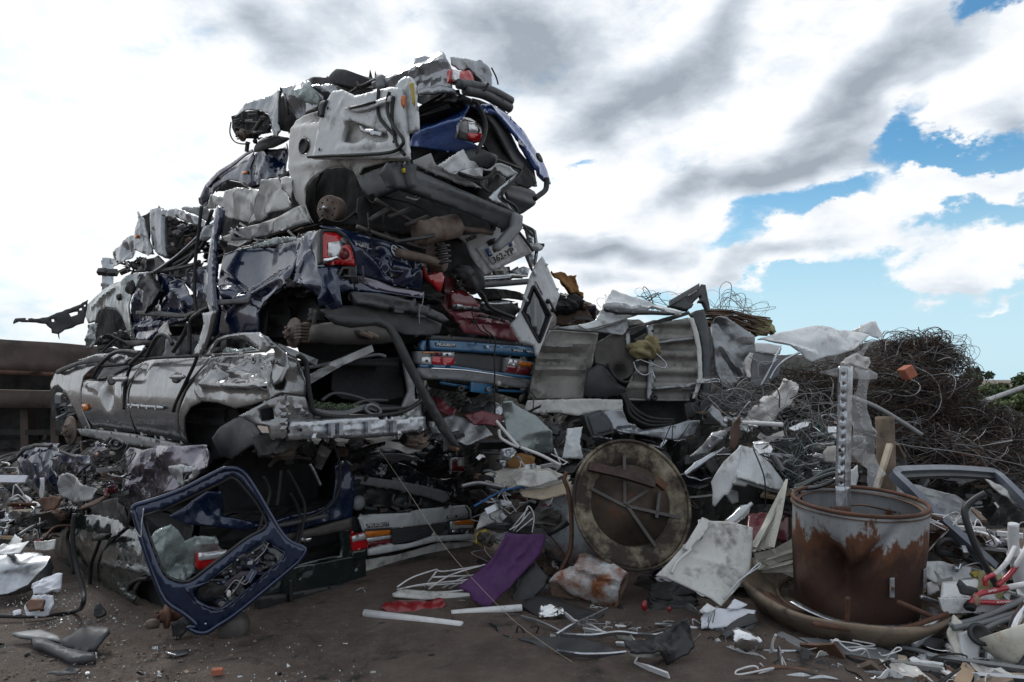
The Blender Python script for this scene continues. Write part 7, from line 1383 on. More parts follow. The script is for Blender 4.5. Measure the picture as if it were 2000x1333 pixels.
def cabinet():
    t = thing('steel_cabinet', 'bent white metal cabinet shell lying tipped left of the perforated post', 'cabinet'); w = M['white_paint']
    p1 = P(*Zp(16, 345, 470), 5.25); pf = PL(P(*Zp(16, 330, 700), 5.0), Vector((.80, .55, -.2)), Vector((0.05, .45, .9))); pl_ = PL(P(*Zp(16, 330, 700), 5.0), Vector((-.72, .68, -.1)), Vector((.1, .25, .95)))
    panel('front', Z(16, "345,470 480,505 600,590 680,680 800,850 790,905 745,938 320,806"), pf, w, t, cr=(.012, .3), th=.012, folds=[(*Zp(16, 560, 620), *Zp(16, 660, 860), 9, .03)])
    panel('side', Z(16, "345,470 320,806 210,985 180,985 75,1105 50,1080 62,960 45,850 180,640"), pl_, w, t, cr=(.012, .25), th=.012)
    panel('bottom_lip', Z(16, "320,806 745,938 745,965 600,930 430,870 400,900 285,875 290,850"), pf.off(-.02), M['grey_paint'], t, cr=(.006, .2), th=.02)
    panel('inner_flap', Z(16, "210,985 260,930 330,950 335,1060 270,1080"), pf.off(-.15), M['grey_paint'], t, cr=(.01, .2), th=.01)
    panel('inside', Z(16, "290,860 420,880 745,960 700,1080 300,1080"), pf.off(-.35), M['dark_interior'], t, cr=(.02, .2))
    tube('hanging_wire', [P(*Zp(16, 480, 510), 4.9), P(*Zp(16, 560, 700), 4.85), P(*Zp(16, 600, 850), 4.85), P(*Zp(16, 605, 1110), 4.95)], .005, M['rubber'], t)
cabinet()
def bent_panel():
    t = thing('creased_sheet', 'creased white metal panel with a rail lying before the louvre slats', 'metal panel'); pl = PL(P(1380, 1160, 4.45), Vector((.95, .25, .15)), Vector((-.05, .55, .83)))
    panel('panel', Z(7, "730,790 800,720 870,640 930,570 965,495 1000,515 1100,518 1225,545 1222,640 1212,760 1150,850 1060,950 1010,910 880,845 780,800"), pl, M['dirty_white_paint'], t, cr=(.012, .3), th=.012, folds=[(*Zp(7, 900, 690), *Zp(7, 1210, 790), 6, .03), (*Zp(7, 1050, 560), *Zp(7, 1060, 700), 12, -.03), (*Zp(7, 870, 650), *Zp(7, 990, 510), 6, .04)])
    panel('folded_edge', Z(7, "870,650 965,495 1003,515 990,560 900,665"), pl.off(.05), M['dirty_white_paint'], t, cr=(.008, .2), th=.02)
    tube('rail', hits(pl, Z(7, "865,655 895,670 830,730 800,790"), .04), .01, M['dirty_white_paint'], t)
    tube('bent_rod', hits(pl, Z(7, "1160,815 1235,745 1245,755 1150,820 1060,920"), .04), .006, M['zinc_steel'], t)
bent_panel()
def slats():
    t = thing('louvre_blind', 'fanned out bundle of cream louvre slats left of the drum', 'blind'); R = random.Random(7); m = M['cream_slats']
    fan = [((385, 215), (300 - 26 * i, 590 + 6 * i)) for i in range(5)] + [((200 + R.uniform(0, 30), 690 + R.uniform(-60, 30)), (435 + R.uniform(-20, 20), 560 + 38 * i + R.uniform(-10, 10))) for i in range(6)] + [((370, 290), (190 + 14 * i, 610 - 20 * i)) for i in range(5)]
    for i, (a, b) in enumerate(fan):
        p = P(*Zp(9, *a), 4.95 + .02 * (i % 5)); q = P(*Zp(9, *b), 4.75 + .03 * (i % 4)); bar('slat', [p, (p + q) / 2 + Vector((0, 0, R.uniform(-.02, .01))), q], R.uniform(.045, .06), .004, m, t, ref=Vector((.7, -.5, .5)), curved=True, taper=[.35, 1, 1] if i < 5 or i > 10 else None)
slats()
def disc_wheel():
    t = thing('cable_drum_flange', 'huge rusty tan disc with a spoked frame standing tilted against the heap', 'metal disc'); c = P(1232, 985, 4.95); ax = Vector((.10, -.93, .36)).normalized()
    tan = mat('disc_coat', (.30, .255, .18), .75, 0, 0, .3, 5, ((.03, .022, .017), .86, 4.5), bump=.2, rust=(RUST, .3, 8))
    u = Vector((.93, .16, .12)); u = (u - ax * u.dot(ax)).normalized(); v = ax.cross(u)
    prof = [(.0, -.09), (.12, -.09), (.15, -.05), (.24, -.06), (.28, -.02), (.34, .02), (.385, .02), (.41, .035), (.43, .02), (.435, -.03), (.40, -.05), (.3, -.08), (.2, -.12), (0, -.13)]
    V = []; Fc = []; n = 80; su, sv = .96, 1.06
    for i, (r, h) in enumerate(prof):
        for j in range(n):
            a = 6.28319 * j / n; V.append(c + ax * (h + .004 * math.sin(4 * a + i)) + (u * math.cos(a) * su + v * math.sin(a) * sv) * r)
    for i in range(len(prof) - 1):
        for j in range(n): Fc.append((i * n + j, i * n + (j + 1) % n, (i + 1) * n + (j + 1) % n, (i + 1) * n + j))
    mesh('disc', V, Fc, tan, t)
    pl = PL(c + ax * .05, u, v)
    lathe('dark_centre', [(.29, -.012), (.25, -.045), (.16, -.04), (.12, -.075), (0, -.075)], c + ax * .004, ax, mat('burnt_coat', (.07, .05, .036), .8, 0, 0, .5, 5, (RUST, .4, 6), bump=.25, rust=((.3, .26, .2), .28, 9)), t, 60)
    bm = bar('channel', hits(pl, Z(7, "385,240 560,280 720,330"), .02), .06, .05, mat('channel_rust', (.05, .028, .025), .7, .2, 0, .5, 12, (DUST, .4, 10), bump=.2), t, ref=v); bar('channel_end', hits(pl, Z(7, "715,300 775,350"), .02), .05, .05, M['rusty_steel'], t, ref=v)
    for q in ("405,345 570,430", "570,430 860,495", "580,420 735,640", "585,425 700,350", "575,180 578,430", "755,360 740,495"):
        bar('spoke', hits(pl, Z(7, q), -.035), .022, .02, M['underbody_steel'], t, ref=v)
    lathe('hub', [(0, 0), (.07, 0), (.075, .03), (.05, .04), (0, .04)], c - ax * .06, ax, M['rusty_brown'], t, 24)
    tube('rim_bead', [c + ax * .03 + (u * math.cos(a) * su + v * math.sin(a) * sv) * .437 for a in np.arange(0, 6.4, .1)], .012, tan, t, curved=False)
disc_wheel()
def rusty_barrel():
    t = thing('crushed_barrel', 'crushed white barrel with orange rust lying under the big disc', 'barrel'); wr = mat('barrel_coat', (.50, .53, .55), .5, .1, 0, .1, 8, (GRIME, .3, 9), bump=.1, rust=((.19, .07, .03), .74, 5))
    a0, a1 = P(*Zp(7, 250, 800), 4.75), P(*Zp(7, 530, 850), 4.9); pl = face(1150, 1135, 4.7, yaw=-20, lean=22)
    panel('barrel_body', Z(7, "185,822 230,775 290,745 310,740 325,690 315,670 350,660 375,668 480,705 580,770 565,800 540,850 520,950 440,940 330,905 280,880 235,835"), pl, wr, t, bow=.14, cr=(.022, .2), th=.04, folds=[(*Zp(7, 300, 745), *Zp(7, 540, 820), 5, .04), (*Zp(7, 290, 760), *Zp(7, 530, 850), 4, -.03), (*Zp(7, 440, 790), *Zp(7, 430, 900), 5, .02)])
    panel('barrel_mouth', Z(7, "185,822 235,835 280,880 330,905 300,910 200,890 190,850"), pl.off(-.1), M['rusty_brown'], t, cr=(.02, .1))
    panel('barrel_end', Z(7, "525,860 545,850 590,780 585,830 540,940 520,955"), pl.off(-.1), M['rusty_brown'], t, cr=(.02, .1))
rusty_barrel()
def purple_fabric():
    pl = PL(P(985, 1120, 4.75), Vector((.9, .4, .1)), Vector((.2, .55, .8)))
    o = panel('purple_cloth', Z(5, "865,852 905,820 980,760 1050,700 1090,620 1110,578 1160,580 1220,585 1312,578 1316,600 1290,680 1200,780 1120,862 1030,950 985,942 940,910 925,880"), pl, M['purple_cloth'], res=.02, cr=(.03, .22), soft=True, th=.012, folds=[(*Zp(5, 1110, 600), *Zp(5, 1010, 760), 6, .03), (*Zp(5, 1250, 610), *Zp(5, 1100, 780), 7, .03), (*Zp(5, 1130, 720), *Zp(5, 1240, 690), 5, -.02)]); tag(o, 'purple cloth sheet draped over scrap right of the white saloon', 'cloth')
purple_fabric()
def canopy():
    t = thing('canopy_frame', 'large blue grey tube frame with rounded corners leaning at the right', 'frame'); d = 5.1; m = mat('frame_coat', (.10, .115, .145), .42, .1, .2, .1, 6, (DUST, .35, 6))
    pts = [P(*Zp(9, x, y), dd) for x, y, dd in ((1520, 700, 4.5), (1400, 590, 4.55), (1200, 410, 4.7), (1060, 270, 4.85), (985, 200, 5.0), (988, 180, 5.05), (1020, 172, 5.1), (1250, 165, 5.4), (1480, 178, 5.6), (1530, 190, 5.6), (1580, 230, 5.5), (1700, 350, 5.3), (1850, 500, 5.1))]
    bar('tube', pts, .07, .05, m, t, ref=Vector((0, -.7, .7)), curved=True, k=4)
    bar('inner_bead', [p + Vector((.02, -.02, -.035)) for p in pts], .03, .04, M['charcoal_plastic'], t, ref=Vector((0, -.7, .7)), curved=True, k=4)
canopy()
def bike_frame():
    t = thing('bicycle_frame', 'broken red and white bicycle frame lying on a white panel at the right edge', 'bicycle frame'); rd = mat('bike_red', (.36, .015, .03), .3, .1, .7, .1, 6, (GRIME, .25, 8)); wh = M['white_tube']; d = 4.05
    p = lambda x, y, dd=d: P(*Zp(9, x, y), dd)
    tube('main_tube', [p(1395, 905), p(1440, 850), p(1520, 830), p(1600, 812)], .017, rd, t, n=12); tube('main_tube', [p(1600, 812), p(1760, 780, 4.2)], .017, wh, t, n=12)
    tube('down_tube', [p(1430, 890), p(1560, 895), p(1700, 893, 4.1)], .016, rd, t, n=12)
    tube('fork', [p(1480, 800), p(1475, 770), p(1500, 750), p(1530, 740)], .014, rd, t); tube('fork', [p(1530, 740), p(1590, 680), p(1640, 590, 4.15)], .014, wh, t); tube('fork', [p(1545, 800), p(1610, 740), p(1650, 690)], .015, rd, t); tube('fork', [p(1640, 700), p(1700, 600), p(1740, 500, 4.2)], .015, wh, t)
    lump('joint', p(1395, 915), (.03, .025, .025), M['scrap_dark'], t, 3, .3); lump('tape', p(1425, 880), (.02, .02, .035), M['cardboard'], t, 5, .3)
    pl = face(1940, 1175, d - .03); text('lettering', 'ROVER 123', Zp(9, 1545, 899), Zp(9, 1680, 894), 3.4, pl, M['white_print'], t, off=.0, ext=.003); text('lettering', 'BMX', Zp(9, 1498, 838), Zp(9, 1545, 830), 4, pl, M['white_print'], t, off=.0, ext=.003)
bike_frame()
def tray():
    t = thing('white_tray', 'white enamelled tray with a lowered front lip under the red bicycle frame', 'tray'); w = M['white_plastic']; d = 4.15
    a = [P(*Zp(9, x, y), dd) for x, y, dd in ((1225, 880, 4.1), (1590, 930, 4.0), (1640, 830, 4.4), (1240, 770, 4.6))]
    panel('front_lip', Z(9, "1225,872 1560,880 1600,900 1560,945 1262,955 1245,940"), face(1900, 1190, 4.08), w, t, th=.02, cr=(.003, .2), bev=.005)
    panel('tray_top', Z(9, "1240,780 1420,765 1520,800 1540,870 1232,868"), PL(P(*Zp(9, 1380, 870), 4.1), Vector((1, .05, 0)), Vector((0, .9, .35))), w, t, th=.03, cr=(.006, .3), smooth=False)
    panel('dark_wedge', Z(9, "1330,800 1345,772 1380,805 1430,815 1445,840 1400,860 1350,850"), face(1890, 1150, 4.06), M['charcoal_plastic'], t, th=.02, cr=(.004, .1))
tray()
# ---------------------------------------------------------------- single pieces lying about in front of the heap
def one(o, label, cat_, group=None): return tag(o, label, cat_, group)
def G(k, x, y, z=0.0): return gp(*Zp(k, x, y), z)
one(tube('white_tube', [G(5, 395, 982, .03), G(5, 890, 1045, .03)], .026, M['white_tube'], n=12), 'long speckled white tube on the ground in front of the red bag', 'tube')
one(tube('white_tube', [G(5, 835, 985, .03), G(5, 1000, 970, .04), G(5, 1195, 955, .06)], .024, M['white_tube'], n=12), 'short white tube on the ground below the purple cloth', 'tube')
def red_bag():
    c = G(5, 640, 965, 0); o = panel('red_bag', Z(5, "480,945 520,915 600,905 700,898 795,902 800,940 760,965 680,990 600,998 520,985"), PL(c + UP * .08, Vector((1, 0, 0)), Vector((0, .9, .4))), M['red_vinyl'], th=.05, cr=(.022, .12), bow=.03); one(o, 'crumpled red vinyl bag on the dark ground behind the long white tube', 'bag')
red_bag()
def rack():
    t = thing('wire_rack', 'collapsed white wire clothes rack left of the purple cloth', 'rack'); m = M['white_tube']; R = random.Random(4)
    for q in ("560,862 700,835 900,815 1000,800", "560,850 640,800 760,760", "760,760 800,770 1000,740", "700,850 760,770", "720,860 830,790 1010,735", "780,862 900,800 1020,780", "600,870 800,875 930,860", "640,845 900,830", "820,860 1000,770", "740,800 960,790"):
        tube('rack_wire', [P(*p, 4.95 + R.uniform(-.1, .15)) for p in Z(5, q)], .006, m, t, n=6)
    panel('rack_foot', Z(5, "535,882 580,862 930,880 930,895 700,912 540,895"), PL(G(5, 700, 890, .06), Vector((1, 0, 0)), Vector((0, .8, .5))), M['dirty_white_paint'], t, th=.02, cr=(.006, .2))
    for q in ("1130,560 1190,520 1225,440 1255,490 1245,575", "1140,555 1225,450", "1150,565 1235,470", "1165,570 1250,500"):
        tube('rack_wire', [P(*p, 5.2) for p in Z(5, q)], .005, m, t, n=6)
rack()
sheet('black_board', 'flat black plastic sheet on the ground right of the short white tube', 'plastic sheet', Z(7, "35,935 130,890 220,905 300,935 470,985 405,1030 270,1032 150,1002"), PL(G(7, 250, 1000, .03), Vector((1, 0, 0)), Vector((0, 1, .25))), 'black_plastic', th=.02, cr=(.015, .3))
sheet('black_board', 'standing black plastic sheet under the lower edge of the purple cloth', 'plastic sheet', Z(5, "1150,880 1180,800 1260,720 1330,800 1310,850 1240,915 1150,930"), face(1030, 1150, 4.85, lean=30), 'black_plastic', th=.02, cr=(.015, .3))
sheet('foil_dish', 'shiny crumpled foil dish on the flat black plastic sheet', 'foil dish', Z(7, "130,975 150,945 200,935 260,950 270,985 220,1000 150,998"), PL(G(7, 200, 990, .05), Vector((1, 0, 0)), Vector((0, .8, .6))), 'shiny_aluminium', th=.015, cr=(.02, .06), res=.012)
def strips_on_ground():
    R = random.Random(9)
    L = [("aluminium_strip", "perforated pale metal strip curving over the black sheet", "225,1095 300,1050 390,1010 480,965", .10, .035, 'zinc_steel'), ("aluminium_strip", "long wavy pale metal strip in front of the crushed barrel", "240,1092 400,1098 540,1082 640,1092 740,1095 830,1060 890,1030", .08, .03, 'zinc_steel'),
         ("aluminium_strip", "pale metal strip at the front edge of the rubber sheet", "230,1180 350,1195 470,1195 575,1185", .03, .035, 'zinc_steel'), ("aluminium_strip", "white edge strip along the crumpled black sheet", "595,1185 680,1195 760,1190 830,1180", .06, .03, 'dirty_white_paint'),
         ("plastic_channel", "bent white Z shaped plastic channel lying nearest on the ground", "530,1138 680,1145 645,1195 625,1245 700,1262 795,1298", .03, .035, 'white_plastic'), ("aluminium_strip", "thin grey strip left of the pale metal strips", "50,1000 150,1030 245,1075", .03, .02, 'grey_paint'),
         ("plastic_channel", "short white channel between the two pale metal strips", "365,1065 430,1075 470,1085", .05, .03, 'white_plastic'), ("plastic_channel", "curved white channel by the foil dish", "270,985 320,1025 400,1045 460,1080", .05, .025, 'white_tube')]
    for nm, lab, q, z, w, m in L:
        one(bar(nm, [gp(*p, z + .02 * math.sin(i * 1.7)) for i, p in enumerate(Z(7, q))], w, .01, M[m], None, ref=Vector((0, -.6, .8)), curved=nm[0] == 'a', k=5), lab, 'metal strip' if nm[0] == 'a' else 'channel')
strips_on_ground()
sheet('rubber_sheet', 'worn grey rubber sheet flat on the ground before the pale strips', 'rubber sheet', Z(7, "30,1112 150,1090 330,1105 440,1130 570,1182 480,1205 330,1190 200,1165 120,1140"), PL(G(7, 300, 1150, .03), Vector((1, 0, 0)), Vector((0, 1, .05))), 'charcoal_plastic', th=.015, cr=(.02, .25))
sheet('crumpled_sheet', 'crumpled shiny black sheet standing at the end of the pale strips', 'plastic sheet', Z(7, "580,1100 700,1110 750,1090 830,1040 880,1020 910,1060 930,1150 900,1190 800,1230 740,1210 600,1180"), PL(G(7, 780, 1170, .1), Vector((1, .2, 0)), Vector((0, .7, .7))), 'black_plastic', th=.01, cr=(.06, .14), rag=.004)
one(tube('steel_rod', [G(7, 725, 1035, .05), G(7, 1068, 1075, .02)], .013, M['zinc_steel'], n=10), 'bright steel rod on the ground before the white paper', 'rod')
one(tube('steel_rod', [G(7, 1055, 1155, .02), G(7, 1420, 1200, .02)], .008, M['grey_paint'], n=8), 'thin dark steel rod on the ground in front of the foil bowl', 'rod')
def folded_rubber():
    t = thing('folded_rubber', 'stack of folded black rubber sheets below the creased white panel', 'rubber sheets'); R = random.Random(6)
    for i in range(9):
        y = 835 + 18 * i; panel('fold', Z(7, f"{700 - i * 2},{y} {760 + R.randint(-20, 20)},{y - 15} {900},{y - 5} {940 + i * 2},{y + 30} {900},{y + 40} {780},{y + 45} {705},{y + 30}"), PL(P(1310, 1165 + 5 * i, 4.75 - .02 * i), Vector((1, .1, R.uniform(-.1, .1))), Vector((0, .8, .5))), M['rubber' if i % 3 else 'black_plastic'], t, th=.02, cr=(.02, .15))
    lump('red_cap', P(*Zp(7, 798, 962), 4.5), (.014, .01, .018), M['red_vinyl'], t, 2, .1); lump('red_cap', P(*Zp(7, 672, 945), 4.55), (.02, .015, .03), M['red_vinyl'], t, 3, .2)
folded_rubber()
for i, (q, lab, m) in enumerate([("960,1000 1010,950 1130,955 1240,960 1220,1010 1100,1050 960,1062", 'white plastic sheet lying below the creased white panel', 'paper'), ("1090,955 1130,905 1195,935 1150,955", 'small white paper scrap leaning under the cream slats', 'paper'), ("950,965 990,930 1040,955 1000,975", 'torn white card at the foot of the creased panel', 'white_plastic'),
                                ("1050,1100 1110,1030 1200,980 1240,985 1255,1020 1150,1062", 'black angled plastic trim on the white plastic sheet', 'black_plastic'), ("1060,1085 1110,1065 1150,1080 1090,1100", 'small dark offcut beside the foil bowl', 'charcoal_plastic')]):
    sheet('plastic_piece', lab, 'plastic piece', Z(7, q), PL(G(7, 1090, 1050, .06 + .01 * i), Vector((1, 0, .05)), Vector((0, .85, .45))), m, th=.008, cr=(.015, .15))
sheet('foil_bowl', 'crumpled shiny foil bowl on the ground left of the round dish', 'foil bowl', Z(7, "1142,1100 1140,1055 1175,1040 1220,1055 1270,1100 1312,1145 1290,1165 1220,1168 1160,1140"), PL(G(7, 1220, 1165, .09), Vector((1, .1, -.25)), Vector((.1, .5, .8))), 'shiny_aluminium', th=.02, cr=(.02, .09), bow=.06, bowu=.04, res=.012)
one(tube('rusty_rod', [P(*p, 5.05) for p in Z(7, "278,265 265,300 285,360 300,470 302,600 290,680 240,780")], .017, M['copper_brown'], n=10), 'bent brown rod standing between the purple cloth and the big disc', 'rod')
def tank():
    t = thing('round_tank', 'pale round tank end with a rusty half behind the brown rod', 'tank'); c = P(*Zp(7, 300, 560), 5.45); ax = Vector((-.35, -.9, .1))
    lathe('tank_end', [(0, .08), (.15, .075), (.26, .05), (.33, .0), (.35, -.05), (.35, -.4), (0, -.4)], c, ax, mat('tank_coat', (.33, .36, .38), .45, .2, 0, .1, 5, (DUST, .35, 6), bump=.06, rust=(RUST, .62, 3.2)), t, 48)
    tube('pipe_stub', [P(*Zp(7, 180, 580), 5.1), P(*Zp(7, 285, 520), 5.1)], .025, M['black_plastic'], t)
tank()
def bottles():
    for i, (x, y, k, lab) in enumerate([(1150, 485, 7, 'clear plastic bottle wedged under the tipped white cabinet'), (1135, 1060, 9, 'crushed clear bottle on black plastic right of the round dish'), (1460, 470, 4, 'small clear jar in the back of the bottom car')][:2]):
        z = P(*Zp(k, x, y), 4.9 if k == 7 else 4.05); a = Vector((.6, .1, .5)).normalized(); one(lathe('plastic_bottle', [(0, -.11), (.035, -.11), (.04, -.09), (.036, -.03), (.042, .02), (.04, .06), (.015, .1), (.014, .13), (0, .13)], z, a, M['clear_bottle'], None, 18), lab, 'bottle')
bottles()
one(tube('pale_string', [P(735, 870, 5.2), P(800, 965, 4.95), P(870, 1070, 4.7), P(985, 1195, 4.35), P(1070, 1262, 3.95), P(1190, 1338, 3.6)], .0013, M['pale_wood'], n=6), 'long pale string stretched from the black car down to the bottom edge', 'string')
one(tube('wire_line', [P(1690, 845, 5.3), P(1760, 868, 5.5), P(1880, 885, 5.7), P(2010, 912, 5.9)], .003, M['wire_grey'], n=5), 'thin grey wire crossing the dark hollow right of the perforated post', 'wire')
# left ground
sheet('metal_hatch', 'dented round cornered aluminium hatch on the ground at the left edge', 'hatch', Z(4, "-60,700 0,690 70,678 150,672 200,685 242,715 230,760 200,800 130,850 60,868 -60,885"), PL(gp(40, 1140, .12), Vector((1, .1, .02)), Vector((-.05, .75, .6))), 'zinc_steel', th=.1, cr=(.02, .25), bow=.06, bev=.02)
for i, (q, lab, m, z) in enumerate([("155,855 200,820 270,795 305,800 295,870 240,895 165,902", 'crumpled white paper bag on the ground by the aluminium hatch', 'paper', .1), ("120,975 130,940 160,910 260,908 262,945 230,1000 130,1008", 'white foil food wrapper with a brown centre on the left ground', 'paper', .05), ("60,985 100,978 105,1000 62,1006", 'tiny white paper cup by the foil wrapper', 'paper', .03), ("460,1000 470,950 490,945 518,995 480,1010", 'small black plastic shard standing near the dark green car', 'black_plastic', .05)]):
    sheet('paper_litter' if i < 3 else 'plastic_shard', lab, 'litter', Z(4, q), PL(gp(*Zp(4, 200, 1003 if i else 900), z), Vector((1, .1, 0)), Vector((0, .7, .7))), m, th=.02, cr=(.03, .09), res=.014)
sheet('wrapper_centre', 'brown glazed tray inside the white foil wrapper', 'tray', Z(4, "132,965 160,940 225,938 222,985 150,995"), PL(gp(*Zp(4, 200, 1010), .05), Vector((1, .1, 0)), Vector((0, .7, .7))), 'copper_brown', th=.02, cr=(.01, .05), off=.035, res=.014)
def foam():
    t = thing('plastic_trim', 'broken dark grey plastic trim lying on the ground at lower left', 'plastic trim'); m = M['charcoal_plastic']; z = PL(gp(*Zp(4, 300, 1190), .04), Vector((1, 0, 0)), Vector((0, 1, .12)))
    panel('plate', Z(4, "280,1130 350,1100 390,1060 400,1042 530,1055 535,1075 490,1130 450,1165 380,1168 320,1160"), PL(gp(*Zp(4, 400, 1160), .05), Vector((1, 0, 0)), Vector((0, .8, .5))), m, t, th=.025, cr=(.004, .3), bow=.03)
    panel('strip', Z(4, "60,1090 130,1078 200,1072 290,1105 300,1130 260,1125 180,1115 90,1105"), z, M['grey_plastic'], t, th=.02, cr=(.004, .3)); panel('strip', Z(4, "155,1120 200,1110 330,1165 460,1190 465,1205 345,1215 210,1150 165,1140"), z, m, t, th=.05, cr=(.004, .3))
foam()
sheet('lens_shard', 'curved black rimmed glass shard on the ground before the blue tailgate frame', 'glass shard', Z(4, "800,1180 850,1178 925,1168 910,1190 860,1202 815,1195"), PL(gp(*Zp(4, 860, 1195), .015), Vector((1, 0, 0)), Vector((0, 1, .1))), 'smoke_lens', th=.012, cr=(.004, .1))
sheet('plastic_shard', 'crumpled dark foil flap lying alone near the bottom left corner', 'litter', Z(4, "230,1295 290,1275 345,1258 395,1262 370,1280 320,1290 280,1302"), PL(gp(*Zp(4, 310, 1290), .02), Vector((1, 0, 0)), Vector((0, .9, .4))), 'charcoal_plastic', th=.006, cr=(.02, .1), res=.014)
o = box('brick_fragment', gp(*Zp(4, 1062, 1280), .03), Vector((.95, .2, 0)).normalized(), Vector((-.2, .95, .1)).normalized(), UP, (.055, .03, .03), M['brick_red'], None, .004); one(o, 'small orange brick fragment on the ground below the blue frame', 'brick')
one(tube('rubber_hose', [P(*p, d) for p, d in zip(Z(4, "365,510 355,620 372,760 405,880 405,950 370,985 240,1005 100,1012 -60,1005"), (4.2, 4.2, 4.2, 4.15, 4.1, gd(1194, .02), gd(1202, .02), gd(1204, .02), gd(1201, .02)))], .014, M['rubber']), 'black rubber hose looping from the dark green car to the left ground', 'hose')
sheet('plastic_film_scrap', 'flat grey plastic scrap among glass crumbs at the bottom centre', 'plastic scrap', Z(5, "820,1300 870,1270 1025,1235 1020,1260 1000,1310 900,1315"), PL(gp(*Zp(5, 920, 1300), .012), Vector((1, 0, 0)), Vector((0, 1, .06))), 'grey_plastic', th=.004, cr=(.01, .12))
one(bar('dark_stick', [G(5, 720, 1205, .02), G(5, 800, 1195, .02), G(5, 910, 1180, .02)], .03, .02, M['scrap_dark'], None), 'charred stick on the ground above the glass crumbs', 'stick')
one(tube('green_twig', [G(5, 1010, 1030, .02), G(5, 1060, 1050, .04), G(5, 1080, 1090, .02), G(5, 1140, 1110, .03)], .01, M['bottle_green_paint']), 'thin green twig on the ground below the short white tube', 'twig')
# bottom right
d0 = 3.9
RS = [('steel_profile', 'grey steel profile pointing at the bottom edge below the drum', "380,1180 300,1260 200,1350", .055, .03, 'zinc_steel', 3.95), ('steel_profile', 'wide silver steel profile crossing the grey one at the bottom', "345,1195 440,1260 545,1345", .075, .03, 'zinc_steel', 3.92), ('steel_profile', 'dark angled bracket joining the two silver profiles', "370,1195 480,1175 490,1185", .06, .04, 'charcoal_plastic', 3.98),
      ('steel_profile', 'rusty square sheet bar below the round dish', "480,1160 580,1165 680,1160", .11, .015, 'copper_brown', 4.0), ('wood_board', 'worn brown board end at the bottom edge', "670,1320 780,1280 880,1245", .08, .03, 'weathered_wood', 3.85), ('steel_profile', 'flat grey steel strip under the crushed white casing', "850,1265 1060,1270 1250,1280", .07, .01, 'grey_paint', 3.9), ('steel_profile', 'long dark grey ribbed rail at the bottom right', "1150,1215 1400,1250 1691,1290", .12, .02, 'grey_plastic', 3.85), ('steel_profile', 'slotted pale rail at the bottom right corner', "1300,1300 1500,1310 1700,1325", .06, .02, 'zinc_steel', 3.7)]
for nm, lab, q, w, t_, m, d in RS: one(bar(nm, [P(*p, d - .08 * i) for i, p in enumerate(Z(9, q))], w, t_, M[m], None, ref=Vector((0, -.6, .8))), lab, 'metal bar' if nm[0] == 's' else 'board')
RT = [('grey_conduit', 'uppermost of the long grey pipes under the bicycle frame', "1275,1022 1400,995 1550,940 1720,860", .017, 'grey_plastic', 4.0), ('grey_conduit', 'middle grey pipe of the three under the bicycle frame', "1300,1035 1450,1010 1600,965 1720,935", .017, 'grey_plastic', 3.97), ('grey_conduit', 'lowest and shortest of the grey pipes under the bicycle frame', "1475,1040 1560,1000 1720,950", .015, 'grey_plastic', 3.94), ('grey_conduit', 'grey pipe lying lower down above the ribbed rail', "1240,1200 1400,1170 1562,1145", .014, 'grey_plastic', 3.9),
      ('black_rod', 'black bent bar rising from the red bicycle frame', "1480,292 1420,325 1372,370 1368,420 1400,520 1450,640 1545,805", .02, 'black_plastic', 4.15), ('black_rod', 'black looped handle right of the drum', "1560,740 1440,680 1340,640 1230,620 1212,590 1240,555 1290,552 1380,610 1500,720", .018, 'black_plastic', 4.6), ('black_rod', 'thick black stub under the right side of the round dish', "975,1120 1020,1075 1085,1030", .035, 'rubber', 4.0), ('black_rod', 'black bar cut off at the bottom right corner', "1600,1350 1691,1230 1740,1160", .022, 'black_plastic', 3.7),
      ('rusty_rod', 'rusty rod standing upright against the drum', "722,868 720,950 716,1032", .013, 'rusty_steel', 4.05), ('rusty_rod', 'short rusty rod leaning on the right of the drum', "998,892 1100,935 1190,975", .015, 'rusty_steel', 3.98), ('rusty_rod', 'long rusty rod lying along the front rim of the dish', "535,1012 720,1040 900,1045 1050,1030 1160,995 1275,955", .014, 'rusty_steel', 3.96), ('rusty_rod', 'rusty rod pointing right behind the drum', "1130,770 1200,780 1270,785", .014, 'rusty_brown', 4.5), ('rusty_rod', 'thin curved rusty rod behind the drum to the right', "1130,575 1220,625 1320,700 1372,770", .015, 'copper_brown', 4.7),
      ('white_wire', 'white wire curling upright at the bottom left of the dish', "325,1070 305,1130 330,1200 370,1270 400,1350", .007, 'white_tube', 3.9), ('white_wire', 'white bent wire arching below the dish', "520,1300 580,1200 650,1100 690,1130 740,1160 810,1150 838,1200 842,1300", .006, 'white_tube', 3.88), ('white_wire', 'short white wire below the arching one', "820,1260 900,1248 990,1248", .007, 'white_tube', 3.85),
      ('grey_bar', 'pale aluminium pipe poking from behind the drum', "1120,862 1180,880 1245,908", .012, 'zinc_steel', 4.2), ('foil_tube', 'crumpled shiny foil tube at the right edge', "1720,900 1680,950 1650,1000 1630,1060", .03, 'shiny_aluminium', 3.85), ('white_pipe', 'white pipe standing upright at the right edge', "1633,460 1632,560 1640,640", .03, 'white_plastic', 4.3), ('white_pipe', 'broad white bar slanting down behind the bicycle fork', "1645,620 1670,700 1700,850", .05, 'white_plastic', 4.35),
      ('green_hose', 'upper green hose running left of the post', "430,260 520,220 600,175 690,150", .016, 'bottle_green_paint', 5.0), ('green_hose', 'middle green hose running left of the post', "420,290 500,240 600,195 680,175", .016, 'bottle_green_paint', 4.95), ('green_hose', 'lower green hose running left of the post', "430,270 540,260 620,235 680,200", .016, 'bottle_green_paint', 4.9), ('grey_bar', 'grey stub pipe poking out behind the tipped cabinet', "300,75 340,130 360,165", .022, 'grey_paint', 5.3)]
